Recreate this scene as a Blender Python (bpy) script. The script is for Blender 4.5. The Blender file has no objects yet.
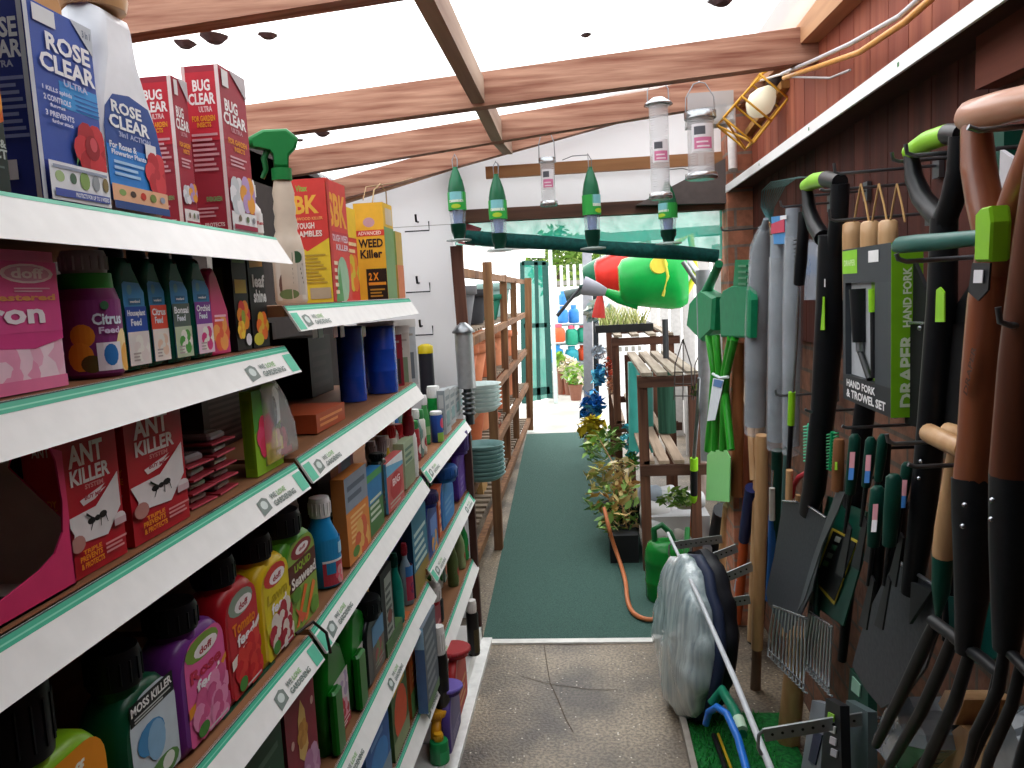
import bpy, math, random
from mathutils import Vector, Matrix
random.seed(11)
C = bpy.context.scene.collection
# ------------------------------------------------------------------ camera model (1024x768)
F = 796.0; CX, CY = 512.0, 384.0; H = 1.5
def nrm(v):
    l = math.sqrt(sum(a*a for a in v)); return [a/l for a in v]
def dot(a, b): return sum(p*q for p, q in zip(a, b))
def cross(a, b): return [a[1]*b[2]-a[2]*b[1], a[2]*b[0]-a[0]*b[2], a[0]*b[1]-a[1]*b[0]]
BY = nrm([(585-CX)/F, (290-CY)/F, 1.0])
_u = [-math.sin(.04), -math.cos(.04), 0.0]; _k = dot(_u, BY)
BZ = nrm([_u[i]-_k*BY[i] for i in range(3)])
BX = cross(BY, BZ)
if BX[0] < 0: BX = [-a for a in BX]
def ray(px, py):
    c = [(px-CX)/F, (py-CY)/F, 1.0]; return dot(BX, c), dot(BY, c), dot(BZ, c)
def atX(px, py, X):
    r = ray(px, py); t = X/r[0]; return Vector((X, r[1]*t, H+r[2]*t))
def atY(px, py, Y):
    r = ray(px, py); t = Y/r[1]; return Vector((r[0]*t, Y, H+r[2]*t))
def atZ(px, py, Z):
    r = ray(px, py); t = (Z-H)/r[2]; return Vector((r[0]*t, r[1]*t, Z))
def Zat(py, X, Y):
    k = (py-CY)/F
    a = (BX[1]-k*BX[2])*X+(BY[1]-k*BY[2])*Y; b = BZ[1]-k*BZ[2]
    return H-a/b
def LX(X, pts): return [atX(p[0], p[1], X) for p in pts]
def LY(Y, pts): return [atY(p[0], p[1], Y) for p in pts]
cam_d = bpy.data.cameras.new('camera'); cam = bpy.data.objects.new('camera', cam_d); C.objects.link(cam)
cam_d.sensor_width = 36; cam_d.lens = F/1024*36; cam_d.clip_start = .02
R_ = [BX[0], BY[0], BZ[0]]; U_ = [-BX[1], -BY[1], -BZ[1]]; B_ = [-BX[2], -BY[2], -BZ[2]]
cam.matrix_world = Matrix(((R_[0], U_[0], B_[0], 0), (R_[1], U_[1], B_[1], 0), (R_[2], U_[2], B_[2], H), (0, 0, 0, 1)))
bpy.context.scene.camera = cam

# ------------------------------------------------------------------ materials
def lin(c):
    if isinstance(c, str):
        c = [int(c[i:i+2], 16)/255 for i in (0, 2, 4)]
        c = [x/12.92 if x <= .04045 else ((x+.055)/1.055)**2.4 for x in c]
    return (c[0], c[1], c[2], 1)
MATS = {}
def mat(col, rough=.45, metal=0, var=.08, scale=30, bump=0, kind='plain', alpha=1, trans=0, emit=0, col2=None, coat=0):
    key = (col, rough, metal, var, scale, bump, kind, alpha, trans, emit, col2, coat)
    if key in MATS: return MATS[key]
    m = bpy.data.materials.new('mat_'+str(len(MATS))); m.use_nodes = True
    nt = m.node_tree; N = nt.nodes; L = nt.links; b = N['Principled BSDF']
    b.inputs['Roughness'].default_value = rough; b.inputs['Metallic'].default_value = metal
    c = lin(col); c2 = lin(col2) if col2 else tuple(x*(1-var*2.2) for x in c[:3])+(1,)
    tc = N.new('ShaderNodeTexCoord'); mp = N.new('ShaderNodeMapping'); L.new(tc.outputs['Object'], mp.inputs[0])
    no = N.new('ShaderNodeTexNoise'); no.inputs['Scale'].default_value = scale; no.inputs['Detail'].default_value = 4
    L.new(mp.outputs[0], no.inputs[0])
    rp = N.new('ShaderNodeValToRGB'); rp.color_ramp.elements[0].position = .3; rp.color_ramp.elements[1].position = .65
    rp.color_ramp.elements[0].color = c2; rp.color_ramp.elements[1].color = c
    if kind == 'woodX': mp.inputs['Scale'].default_value = (.07, 1, 1)
    if kind == 'woodY': mp.inputs['Scale'].default_value = (1, .07, 1)
    if kind == 'woodZ': mp.inputs['Scale'].default_value = (1, 1, .07)
    L.new(no.outputs[0], rp.inputs[0]); L.new(rp.outputs[0], b.inputs['Base Color'])
    if bump:
        bp = N.new('ShaderNodeBump'); bp.inputs['Strength'].default_value = bump; bp.inputs['Distance'].default_value = .01
        L.new(no.outputs[0], bp.inputs['Height']); L.new(bp.outputs[0], b.inputs['Normal'])
    b.inputs['Specular IOR Level'].default_value = .5 if (coat or metal) else .28
    if alpha < 1: b.inputs['Alpha'].default_value = alpha
    if trans: b.inputs['Transmission Weight'].default_value = trans
    if coat: b.inputs['Coat Weight'].default_value = coat
    if emit: b.inputs['Emission Color'].default_value = c; b.inputs['Emission Strength'].default_value = emit
    MATS[key] = m; return m
def P(col, rough=.4): return mat(col, rough, var=.05, scale=25)         # plastic / print
def K(col): return mat(col, .5, var=.04, scale=40)                       # printed card
def METAL(col='8d9196', rough=.35): return mat(col, rough, .85, .1, 20)
WOODY = mat('8a5f45', .7, var=.22, scale=26, bump=.25, kind='woodY')
RAFTER = mat('b58a74', .75, scale=48, bump=.3, kind='woodX', col2='7d4c3c')
NOGGIN = mat('b39a86', .75, scale=16, bump=.2, kind='woodY', col2='86695a')
STAGE = mat('6e4a38', .8, scale=30, bump=.3, kind='woodZ', col2='40271f')
RACKW = mat('8a6444', .8, scale=30, bump=.3, kind='woodZ', col2='5b3a28')
SLAT = mat('9a8a78', .85, scale=30, bump=.3, kind='woodX', col2='6e6052')
ASH = mat('cda578', .45, scale=22, kind='woodZ', col2='a87a4c', coat=.2)
ASHR = mat('9c5a38', .35, scale=22, kind='woodZ', col2='6d3520', coat=.3)
BLK = mat('14161a', .38, var=.15, scale=40)
BLKM = mat('17191d', .45, .2, .2, 60)
STEEL = mat('4a4e55', .45, .6, .15, 90, bump=.05)
CHROME = METAL('a9adb2', .25)
def glassy(col, alpha, rough=.08):
    return mat(col, rough, var=.03, scale=10, alpha=alpha)

# ------------------------------------------------------------------ mesh builder
class MB:
    def __init__(s): s.v = []; s.f = []; s.m = []; s.s = []; s.mats = []; s.T = None
    def mi(s, m):
        if m not in s.mats: s.mats.append(m)
        return s.mats.index(m)
    def add(s, vs, fs, m, smooth=False):
        o = len(s.v); i = s.mi(m)
        if s.T is not None: vs = [s.T @ Vector(p) for p in vs]
        s.v += [tuple(p) for p in vs]
        for f in fs: s.f.append([o+k for k in f]); s.m.append(i); s.s.append(smooth)
        return s
    def box(s, x0, x1, y0, y1, z0, z1, m, bev=0):
        if bev: return s.slabbox(x0, x1, y0, y1, z0, z1, m, bev)
        v = [(x0,y0,z0),(x1,y0,z0),(x1,y1,z0),(x0,y1,z0),(x0,y0,z1),(x1,y0,z1),(x1,y1,z1),(x0,y1,z1)]
        return s.add(v, [(3,2,1,0),(4,5,6,7),(0,1,5,4),(1,2,6,5),(2,3,7,6),(3,0,4,7)], m)
    def slabbox(s, x0, x1, y0, y1, z0, z1, m, b):
        def ring(z, i): return [(x0+i+b,y0+i,z),(x1-i-b,y0+i,z),(x1-i,y0+i+b,z),(x1-i,y1-i-b,z),(x1-i-b,y1-i,z),(x0+i+b,y1-i,z),(x0+i,y1-i-b,z),(x0+i,y0+i+b,z)]
        return s.rings([ring(z0, b), ring(z0+b, 0), ring(z1-b, 0), ring(z1, b)], m, False)
    def beam(s, a, b, w, h, m, up=(0, 0, 1)):
        a = Vector(a); b = Vector(b); d = (b-a).normalized(); u = Vector(up); r = d.cross(u).normalized(); u = r.cross(d)
        v = []
        for p in (a, b):
            for i, j in ((-1,-1),(1,-1),(1,1),(-1,1)): v.append(p+r*(i*w/2)+u*(j*h/2))
        return s.add(v, [(0,1,2,3),(7,6,5,4),(0,4,5,1),(1,5,6,2),(2,6,7,3),(3,7,4,0)], m)
    def rings(s, rs, m, smooth=True, cap=True, closed=False):
        n = len(rs[0]); v = [p for r in rs for p in r]; f = []
        k = len(rs)
        for i in range(k if closed else k-1):
            for j in range(n): f.append((i*n+j, i*n+(j+1) % n, ((i+1) % k)*n+(j+1) % n, ((i+1) % k)*n+j))
        s.add(v, f, m, smooth)
        if cap and not closed:
            s.add(rs[0], [tuple(reversed(range(n)))], m, False); s.add(rs[-1], [tuple(range(n))], m, False)
        return s
    def lathe(s, prof, m, n=18, o=(0, 0, 0), sx=1, sy=1, cap=True, p=2, axis=None, smooth=True):
        o = Vector(o); rs = []
        if axis is not None:
            ax = Vector(axis).normalized(); t = Vector((0, 0, 1)) if abs(ax.z) < .9 else Vector((1, 0, 0))
            e1 = ax.cross(t).normalized(); e2 = ax.cross(e1)
        for r, z in prof:
            ring = []
            for i in range(n):
                a = 2*math.pi*(i+.5)/n; c, q = math.cos(a), math.sin(a)
                if p != 2: c = math.copysign(abs(c)**(2/p), c); q = math.copysign(abs(q)**(2/p), q)
                if axis is None: ring.append(o+Vector((r*c*sx, r*q*sy, z)))
                else: ring.append(o+e1*(r*c*sx)+e2*(r*q*sy)+ax*z)
            rs.append(ring)
        return s.rings(rs, m, smooth, cap)
    def tube(s, pts, r, m, n=8, closed=False, smooth=True, flat=1):
        pts = [Vector(p) for p in pts]; k = len(pts); rs = []; ref = None
        for i, p in enumerate(pts):
            if closed: d = pts[(i+1) % k]-pts[i-1]
            else: d = pts[min(i+1, k-1)]-pts[max(i-1, 0)]
            if d.length < 1e-9: d = Vector((0, 0, 1))
            d.normalize()
            if ref is None:
                t = Vector((1, 0, 0)) if abs(d.x) < .9 else Vector((0, 1, 0)); ref = (t-d*t.dot(d)).normalized()
            else: ref = (ref-d*ref.dot(d)).normalized()
            e2 = d.cross(ref); rr = r[i] if isinstance(r, (list, tuple)) else r
            rs.append([p+ref*(rr*math.cos(2*math.pi*j/n)*flat)+e2*(rr*math.sin(2*math.pi*j/n)) for j in range(n)])
        return s.rings(rs, m, smooth, True, closed)
    def poly(s, pts, m): return s.add(pts, [tuple(range(len(pts)))], m)
    def extr(s, pts, d, m, bev=0):
        """polygon of 3D points extruded along vector d"""
        d = Vector(d); pts = [Vector(p) for p in pts]
        c = sum(pts, Vector())/len(pts)
        if bev: rs = [[c+(p-c)*(1-bev) for p in pts], [p+d*.15 for p in pts], [p+d*.85 for p in pts], [c+(p-c)*(1-bev)+d for p in pts]]
        else: rs = [pts, [p+d for p in pts]]
        return s.rings(rs, m, False)
    def slab(s, out, D, e, m, smooth=True):
        """front outline (u,z) extruded in y from -D/2 to D/2 with rounded edges"""
        us = [p[0] for p in out]; zs = [p[1] for p in out]
        W = max(us)-min(us); Hh = max(zs)-min(zs); cu = (max(us)+min(us))/2; cz = (max(zs)+min(zs))/2
        rs = []
        for y, k in ((-D/2, e), (-D/2+.3*e, .35*e), (-D/2+e, 0), (D/2-e, 0), (D/2-.3*e, .35*e), (D/2, e)):
            fx = 1-2*k/W; fz = 1-2*k/Hh
            rs.append([(cu+(u-cu)*fx, y, cz+(z-cz)*fz) for u, z in out])
        return s.rings(rs, m, smooth)
    def text(s, body, fr, u0, v0, u1, v1, w, m):
        vs, fs, bb = glyphs(body)
        if not vs: return s
        sx = (u1-u0)/max(1e-6, bb[2]-bb[0]); sy = (v1-v0)/max(1e-6, bb[3]-bb[1])
        return s.add([fr(u0+(x-bb[0])*sx, v0+(y-bb[1])*sy, w) for x, y in vs], fs, m)
    def build(s, name, parent=None, label=None, local=False, kind=None):
        me = bpy.data.meshes.new(name); vs = s.v
        if parent is not None and not local:
            q = parent
            o = Vector((0, 0, 0))
            while q is not None: o = o+q.location; q = q.parent
            vs = [(p[0]-o[0], p[1]-o[1], p[2]-o[2]) for p in vs]
        me.from_pydata(vs, [], s.f)
        for m in s.mats: me.materials.append(m)
        me.polygons.foreach_set('material_index', s.m); me.polygons.foreach_set('use_smooth', s.s); me.update()
        ob = bpy.data.objects.new(name, me); C.objects.link(ob)
        if parent is not None: ob.parent = parent
        if label: ob['label'] = label
        if kind: ob['kind'] = kind
        return ob
GL = {}
def glyphs(body):
    if body in GL: return GL[body]
    cu = bpy.data.curves.new('txt', 'FONT'); cu.body = body; cu.resolution_u = 2; cu.offset = .034; cu.fill_mode = 'FRONT'
    ob = bpy.data.objects.new('txt', cu); C.objects.link(ob)
    dg = bpy.context.evaluated_depsgraph_get(); me = ob.evaluated_get(dg).to_mesh()
    vs = [(v.co.x, v.co.y) for v in me.vertices]; fs = [tuple(p.vertices) for p in me.polygons]
    ob.evaluated_get(dg).to_mesh_clear()
    bpy.data.objects.remove(ob); bpy.data.curves.remove(cu)
    bb = (min(v[0] for v in vs), min(v[1] for v in vs), max(v[0] for v in vs), max(v[1] for v in vs)) if vs else (0, 0, 1, 1)
    GL[body] = (vs, fs, bb); return GL[body]
USED = {}
def tag(o, label, cat, group=None, kind=None):
    o['label'] = label; o['category'] = cat
    if group: o['group'] = group
    if kind: o['kind'] = kind
    USED[label] = USED.get(label, 0)+1
    return o
def thing(name, label, cat, loc=(0, 0, 0), rz=0, group=None):
    o = bpy.data.objects.new(name, None); C.objects.link(o); o.empty_display_size = .05
    o.location = loc; o.rotation_euler = (0, 0, rz)
    return tag(o, label, cat, group)
def single(mb, name, label, cat, loc=None, group=None, kind=None):
    """a thing that is one mesh, built in world coordinates with its origin moved to loc"""
    if loc is None: loc = mb.v[0]
    mb.v = [(p[0]-loc[0], p[1]-loc[1], p[2]-loc[2]) for p in mb.v]
    o = mb.build(name); o.location = loc
    return tag(o, label, cat, group, kind)
def structure(mb, name): 
    o = mb.build(name); o['kind'] = 'structure'; return o

# ------------------------------------------------------------------ printed designs on a surface frame fr(u, v, w)
def draw(mb, fr, W, Hh, items, curved=False, lay=.0004, step=.0002):
    for it in items:
        k = it[0]; lay += step
        if k == 'r':
            _, u0, v0, u1, v1, c = it; n = max(1, int((u1-u0)*14)) if curved else 1
            v = []
            for i in range(n+1):
                u = (u0+(u1-u0)*i/n)*W; v += [fr(u, v0*Hh, lay), fr(u, v1*Hh, lay)]
            mb.add(v, [(2*i, 2*i+2, 2*i+3, 2*i+1) for i in range(n)], K(c))
        elif k == 'e':
            _, u, w_, ru, rv, c = it
            disc(mb, fr, W, Hh, u, w_, ru, rv, lay, c)
        elif k == 'p': mb.poly([fr(min(1, max(0, u))*W, min(1, max(0, v))*Hh, lay) for u, v in it[1]], K(it[2]))
        elif k == 't':
            _, t, u0, v0, u1, v1, c = it
            mb.text(t, fr, u0*W, v0*Hh, u1*W, v1*Hh, lay, K(c))
        elif k == 'l':
            _, u0, v0, u1, v1, n, c = it
            for i in range(n):
                a = v1-(v1-v0)*(i+.25)/n; b = v1-(v1-v0)*(i+.75)/n; e = u1-(u1-u0)*(.3*((i*7) % 4)/4)
                mb.add([fr(u0*W, b*Hh, lay), fr(e*W, b*Hh, lay), fr(e*W, a*Hh, lay), fr(u0*W, a*Hh, lay)], [(0, 1, 2, 3)], K(c))
        elif k == 'f':      # flower / fruit cluster of petals
            _, u, v0, r, c, c2 = it
            for q in range(6):
                a = q*math.pi/3; du = .6*r*math.cos(a); dv = .6*r*math.sin(a)*W/Hh
                disc(mb, fr, W, Hh, u+du, v0+dv, .55*r, .55*r*W/Hh, lay+q*.00002, c if q % 2 else c2, 5)
            disc(mb, fr, W, Hh, u, v0, .3*r, .3*r*W/Hh, lay+.00015, c2, 4)
            lay += step
def disc(mb, fr, W, Hh, u, v, ru, rv, lay, c, n=7):
    cl = lambda x: min(1, max(0, x)); vs = []
    for i in range(n+1):
        a = math.pi*i/n; x = u-ru*math.cos(a); dy = rv*math.sin(a)+1e-5
        vs += [fr(cl(x)*W, cl(v-dy)*Hh, lay), fr(cl(x)*W, cl(v+dy)*Hh, lay)]
    mb.add(vs, [(2*i, 2*i+2, 2*i+3, 2*i+1) for i in range(n)], K(c))
def front(W, D): return lambda u, v, w: Vector((u-W/2, -D/2-w, v))
def side(W, D): return lambda u, v, w: Vector((-W/2-w, D/2-u, v))
def cyl(R, W, sy=1, a0=0): return lambda u, v, w: Vector(((R+w)*math.sin(a0+(u-W/2)/R), -(R+w)*sy*math.cos(a0+(u-W/2)/R), v))
def shift(fr, du, dv, dw=0): return lambda u, v, w: fr(u+du, v+dv, w+dw)

# ------------------------------------------------------------------ light
w = bpy.data.worlds.new('world'); bpy.context.scene.world = w; w.use_nodes = True
nt = w.node_tree; bg = nt.nodes['Background']
sky = nt.nodes.new('ShaderNodeTexSky'); sky.sky_type = 'PREETHAM'; sky.turbidity = 9; sky.sun_direction = (-.1, .5, .86)
mx = nt.nodes.new('ShaderNodeMixRGB'); mx.inputs[0].default_value = .93; mx.inputs[2].default_value = (1, 1, 1, 1)
nt.links.new(sky.outputs[0], mx.inputs[1]); nt.links.new(mx.outputs[0], bg.inputs[0]); bg.inputs[1].default_value = 3.0
bpy.context.scene.view_settings.view_transform = 'Standard'
sun_d = bpy.data.lights.new('overcast_sun', 'SUN'); sun_d.energy = 1.2; sun_d.angle = 1.2
sun = bpy.data.objects.new('overcast_sun', sun_d); C.objects.link(sun); sun.rotation_euler = (math.radians(-28), math.radians(6), 0)
# ------------------------------------------------------------------ the shell
CONC = mat('a09282', .8, scale=60, bump=.15, col2='5e5248')
def concrete():
    m = bpy.data.materials.new('pebbled_concrete'); m.use_nodes = True
    N = m.node_tree.nodes; L = m.node_tree.links; b = N['Principled BSDF']
    tc = N.new('ShaderNodeTexCoord')
    no = N.new('ShaderNodeTexNoise'); no.inputs['Scale'].default_value = 3; no.inputs['Detail'].default_value = 6
    vo = N.new('ShaderNodeTexVoronoi'); vo.inputs['Scale'].default_value = 55
    n2 = N.new('ShaderNodeTexNoise'); n2.inputs['Scale'].default_value = 90; n2.inputs['Detail'].default_value = 3
    for n in (no, vo, n2): L.new(tc.outputs['Object'], n.inputs[0])
    r1 = N.new('ShaderNodeValToRGB'); r1.color_ramp.elements[0].color = lin('5c5248'); r1.color_ramp.elements[1].color = lin('a3937c')
    r1.color_ramp.elements[0].position = .35; r1.color_ramp.elements[1].position = .65
    L.new(no.outputs[0], r1.inputs[0])
    r2 = N.new('ShaderNodeValToRGB'); r2.color_ramp.elements[0].color = lin('554a42'); r2.color_ramp.elements[1].color = lin('ffffff')
    r2.color_ramp.elements[0].position = .38; r2.color_ramp.elements[1].position = .62
    L.new(n2.outputs[0], r2.inputs[0])
    mu = N.new('ShaderNodeMixRGB'); mu.blend_type = 'MULTIPLY'; mu.inputs[0].default_value = .6
    L.new(r1.outputs[0], mu.inputs[1]); L.new(r2.outputs[0], mu.inputs[2])
    r3 = N.new('ShaderNodeValToRGB'); r3.color_ramp.elements[0].color = (1, 1, 1, 1); r3.color_ramp.elements[1].color = (0, 0, 0, 1)
    r3.color_ramp.elements[0].position = .1; r3.color_ramp.elements[1].position = .22
    L.new(vo.outputs['Distance'], r3.inputs[0])
    pk = N.new('ShaderNodeMath'); pk.operation = 'GREATER_THAN'; pk.inputs[1].default_value = .8
    sp = N.new('ShaderNodeSeparateColor'); L.new(vo.outputs['Color'], sp.inputs[0]); L.new(sp.outputs[0], pk.inputs[0])
    fm = N.new('ShaderNodeMath'); fm.operation = 'MULTIPLY'; L.new(r3.outputs[0], fm.inputs[0]); L.new(pk.outputs[0], fm.inputs[1])
    m2 = N.new('ShaderNodeMixRGB'); m2.inputs[2].default_value = lin('ded4c4'); L.new(fm.outputs[0], m2.inputs[0]); L.new(mu.outputs[0], m2.inputs[1])
    L.new(m2.outputs[0], b.inputs['Base Color']); b.inputs['Roughness'].default_value = .45
    bp = N.new('ShaderNodeBump'); bp.inputs['Strength'].default_value = .3; bp.inputs['Distance'].default_value = .01
    L.new(n2.outputs[0], bp.inputs['Height']); L.new(bp.outputs[0], b.inputs['Normal'])
    return m
PEB = concrete()
fl = MB(); fl.box(-1.2, 1.3, -2.2, 8.4, -.12, 0, PEB); structure(fl, 'floor')
fl = MB(); fl.box(-4, 5, 8.4, 18, -.12, 0, mat('d9d8d2', .35, scale=2, col2='a8a59c')); structure(fl, 'floor_yard')
# crack lines in the concrete
cr = MB()
def crack(pts, wd):
    for (a, b) in zip(pts, pts[1:]):
        A = atZ(*a, 0); B = atZ(*b, 0); d = (B-A); d.z = 0; n = Vector((-d.y, d.x, 0)).normalized()*wd
        cr.add([A-n+Vector((0,0,.0012)), A+n+Vector((0,0,.0012)), B+n+Vector((0,0,.0012)), B-n+Vector((0,0,.0012))], [(0,1,2,3)], mat('5a4e42', .9))
crack([(544, 645), (547, 665), (550, 683), (558, 700), (566, 720), (573, 732)], .0018)
crack([(520, 676), (548, 684), (570, 687), (592, 690), (618, 690)], .0015)
structure(cr, 'floor_crack')
# green runner and metal edging
def carpet_mat():
    m = mat('48685f', .9, scale=220, bump=.6, col2='304a44'); return m
cp = MB(); cp.rings([[(-.506, 3.3, 0), (.27, 3.3, 0), (.27, 8.38, 0), (-.68, 8.35, 0)], [(-.506, 3.3, .006), (.27, 3.3, .006), (.27, 8.38, .006), (-.68, 8.35, .006)]], carpet_mat(), False)
single(cp, 'carpet_runner', 'long dark green carpet runner down the aisle', 'carpet', (-.1, 5.8, 0))
tr = MB(); tr.box(-.49, .30, 3.26, 3.3, 0, .008, mat('e4e2dc', .4)); structure(tr, 'trim_1')
# walls
WH = mat('efeeef', .6, var=.02, scale=6).copy(); WH.name = 'translucent_white_panel'
_n = WH.node_tree; _t = _n.nodes.new('ShaderNodeBsdfTranslucent'); _t.inputs[0].default_value = (.9, .9, .92, 1); _m = _n.nodes.new('ShaderNodeMixShader'); _m.inputs[0].default_value = .5
_n.links.new(_n.nodes['Principled BSDF'].outputs[0], _m.inputs[1]); _n.links.new(_t.outputs[0], _m.inputs[2]); _n.links.new(_m.outputs[0], _n.nodes['Material Output'].inputs[0])
wl = MB(); wl.box(-1.2, -1.1, -2.2, 3.55, 0, 2.05, mat('3b3432', .8)); structure(wl, 'wall_left')
wb = MB(); wb.box(-1.2, 1.3, -2.3, -2.2, 0, 2.4, mat('8d8680', .8)); structure(wb, 'wall_light_block')  # unseen end wall, added to stop light coming from behind
YW = 3.55
wf = MB()
zb = 1.86
def wp(p): return atY(p[0], p[1], YW)
a = wp((300, 218)); e = wp((742, 70))
def ztop(x): return a.z+(e.z-a.z)*(x-a.x)/(e.x-a.x)
for x0, x1, z0 in ((-1.2, -.575, 0), (-.575, .66, zb)):
    pts = [Vector((x0, YW, z0)), Vector((x1, YW, z0)), Vector((x1, YW, ztop(x1)+.12)), Vector((x0, YW, ztop(x0)+.12))]
    wf.extr(pts, (0, .08, 0), WH)
# panel seams
wf.box(-1.1, -.575, YW-.001, YW, 1.818, 1.821, mat('b9b6b4', .7))
structure(wf, 'wall_front')
# brick pier and shed wall on the right
def brick(c1, c2, mort, sc=1):
    m = bpy.data.materials.new('brick'); m.use_nodes = True
    N = m.node_tree.nodes; L = m.node_tree.links; b = N['Principled BSDF']
    tc = N.new('ShaderNodeTexCoord'); sp = N.new('ShaderNodeSeparateXYZ'); cb = N.new('ShaderNodeCombineXYZ')
    ad = N.new('ShaderNodeMath'); ad.operation = 'ADD'
    L.new(tc.outputs['Object'], sp.inputs[0]); L.new(sp.outputs[0], ad.inputs[0]); L.new(sp.outputs[1], ad.inputs[1])
    L.new(ad.outputs[0], cb.inputs[0]); L.new(sp.outputs[2], cb.inputs[1])
    br = N.new('ShaderNodeTexBrick'); br.inputs['Scale'].default_value = 1
    br.inputs['Brick Width'].default_value = .225*sc; br.inputs['Row Height'].default_value = .075*sc; br.inputs['Mortar Size'].default_value = .006
    br.inputs['Color1'].default_value = lin(c1); br.inputs['Color2'].default_value = lin(c2); br.inputs['Mortar'].default_value = lin(mort)
    L.new(cb.outputs[0], br.inputs[0])
    no = N.new('ShaderNodeTexNoise'); no.inputs['Scale'].default_value = 25; no.inputs['Detail'].default_value = 5; L.new(tc.outputs['Object'], no.inputs[0])
    mu = N.new('ShaderNodeMixRGB'); mu.blend_type = 'OVERLAY'; mu.inputs[0].default_value = .7
    L.new(br.outputs[0], mu.inputs[1]); L.new(no.outputs[0], mu.inputs[2]); L.new(mu.outputs[0], b.inputs['Base Color'])
    b.inputs['Roughness'].default_value = .85
    bp = N.new('ShaderNodeBump'); bp.inputs['Strength'].default_value = .5; bp.inputs['Distance'].default_value = .01
    L.new(no.outputs[0], bp.inputs['Height']); L.new(bp.outputs[0], b.inputs['Normal'])
    return m
BRICK = brick('b97a5e', 'a5684e', '8e7d72')
pr = MB(); pr.box(.60, .72, 3.42, 3.62, 0, 2.42, BRICK); structure(pr, 'pillar_brick')
wr = MB(); wr.box(.72, .85, -2.2, 3.6, 0, 1.3, brick('80553f', '6a4636', '564a40')); structure(wr, 'wall_right')
# vertical cladding boards, ledge shade painted into the lower tones, lit red tones above
cl = MB(); x = .72; y = -2.2; i = 0
while y < 3.42:
    y2 = min(y+.115, 3.42)
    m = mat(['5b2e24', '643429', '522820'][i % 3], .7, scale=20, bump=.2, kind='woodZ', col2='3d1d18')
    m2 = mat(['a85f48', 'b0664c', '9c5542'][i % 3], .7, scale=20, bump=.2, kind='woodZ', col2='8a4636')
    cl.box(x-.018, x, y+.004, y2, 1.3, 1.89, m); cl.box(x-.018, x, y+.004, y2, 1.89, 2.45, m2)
    y = y2; i += 1
cl.box(x, x+.05, -2.2, 3.42, 1.3, 2.45, mat('2a1612', .9))
structure(cl, 'wall_right_cladding')
# white flashing ledge with dark soffit
lg = MB(); 
lg.box(.598, .604, -1.2, 3.6, 1.872, 1.902, mat('faf9f8', .5, var=.0)); lg.box(.604, .70, -1.2, 3.42, 1.885, 1.90, mat('4a2a22', .8))
for yy in (1.6, 2.2, 2.8): lg.box(.5975, .599, yy, yy+.008, 1.884, 1.892, mat('4f8a5a', .5))
structure(lg, 'trim_ledge')
# lower beam across wall
bm_ = MB(); a = atX(1020, 10, .66); 
bm_.beam((.69, -.6, 1.80), (.69, 1.45, 1.845), .05, .09, mat('7a4030', .7, scale=16, kind='woodY', col2='5a2c20')); structure(bm_, 'beam_wall')

# ------------------------------------------------------------------ roof timbers
rf = []
def rafter(l, r, Y, th, hgt, label, xl=-1.18, xr=.70, m=RAFTER):
    A = atY(l[0], l[1], Y); B = atY(r[0], r[1], Y)
    k = (B.z-A.z)/(B.x-A.x)
    A2 = Vector((xl, Y, A.z+k*(xl-A.x))); B2 = Vector((xr, Y, A.z+k*(xr-A.x)))
    b = MB(); b.beam(A2-Vector((0,0,hgt/2)), B2-Vector((0,0,hgt/2)), th, hgt, m)
    rf.append((Y, A2.z, B2.z))
    single(b, 'rafter', label, 'rafter', A2, 'roof rafters')
rafter((130, -14), (360, -52), 1.6, .05, .10, 'timber rafter nearest the camera, cut by the top edge')
rafter((240, 108), (832, 25), 2.5, .05, .10, 'long pinkish rafter crossing above the box of rose spray bottles')
rafter((290, 152), (760, 73), 3.0, .045, .09, 'third rafter back, thinner and darker')
rafter((345, 178), (700, 78), 3.42, .045, .085, 'upper timber of the pair along top of white wall')
b = MB(); A = atY(352, 190, YW-.03); B = atY(742, 66, YW-.03); A2 = A+(A-B)*.3
b.beam(A2, B, .05, .09, mat('b88a62', .7, scale=18, bump=.2, kind='woodX', col2='7a5038')); single(b, 'rafter', 'lowest sloping timber fixed to top of white wall', 'rafter', A2, 'roof rafters')
def roofz(x, y):
    rs = sorted(rf)
    for (p, q) in zip(rs, rs[1:]):
        if y <= q[0] or q is rs[-1]:
            t = (y-p[0])/(q[0]-p[0]); zl = p[1]+(q[1]-p[1])*t; zr = p[2]+(q[2]-p[2])*t
            return zl+(zr-zl)*(x+1.18)/1.88
# noggins along the aisle between rafters
xn = atY(508, 150, 3.42).x
ns = MB()
for (y0, y1, dx) in ((-.3, 1.57, .0), (1.63, 2.47, .0), (2.53, 2.97, 0.), (3.03, 3.40, 0)):
    n = MB(); n.beam((xn-.02*0, y0, roofz(xn, max(1.6, y0))-.055), (xn, y1, roofz(xn, y1)-.055), .04, .075, NOGGIN)
    single(n, 'noggin', {-.3: 'noggin timber running towards the camera, nearest bay', 1.63: 'noggin timber between first and second rafter', 2.53: 'noggin timber between second and third rafter', 3.03: 'short noggin next to the white wall'}[y0], 'timber', (xn, y0, 2.1), 'roof noggins')
# wall plates
wp_ = MB(); wp_.beam((.68, -2.2, 2.09), (.68, 3.5, 2.27), .06, .12, mat('c09068', .7, scale=16, kind='woodY', col2='8f5f44')); structure(wp_, 'beam_ridge')
wp2 = MB(); wp2.beam((-1.14, -2.2, 1.99), (-1.14, 3.5, 1.97), .08, .1, mat('5a4034', .8, kind='woodY')); structure(wp2, 'beam_eaves')
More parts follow.
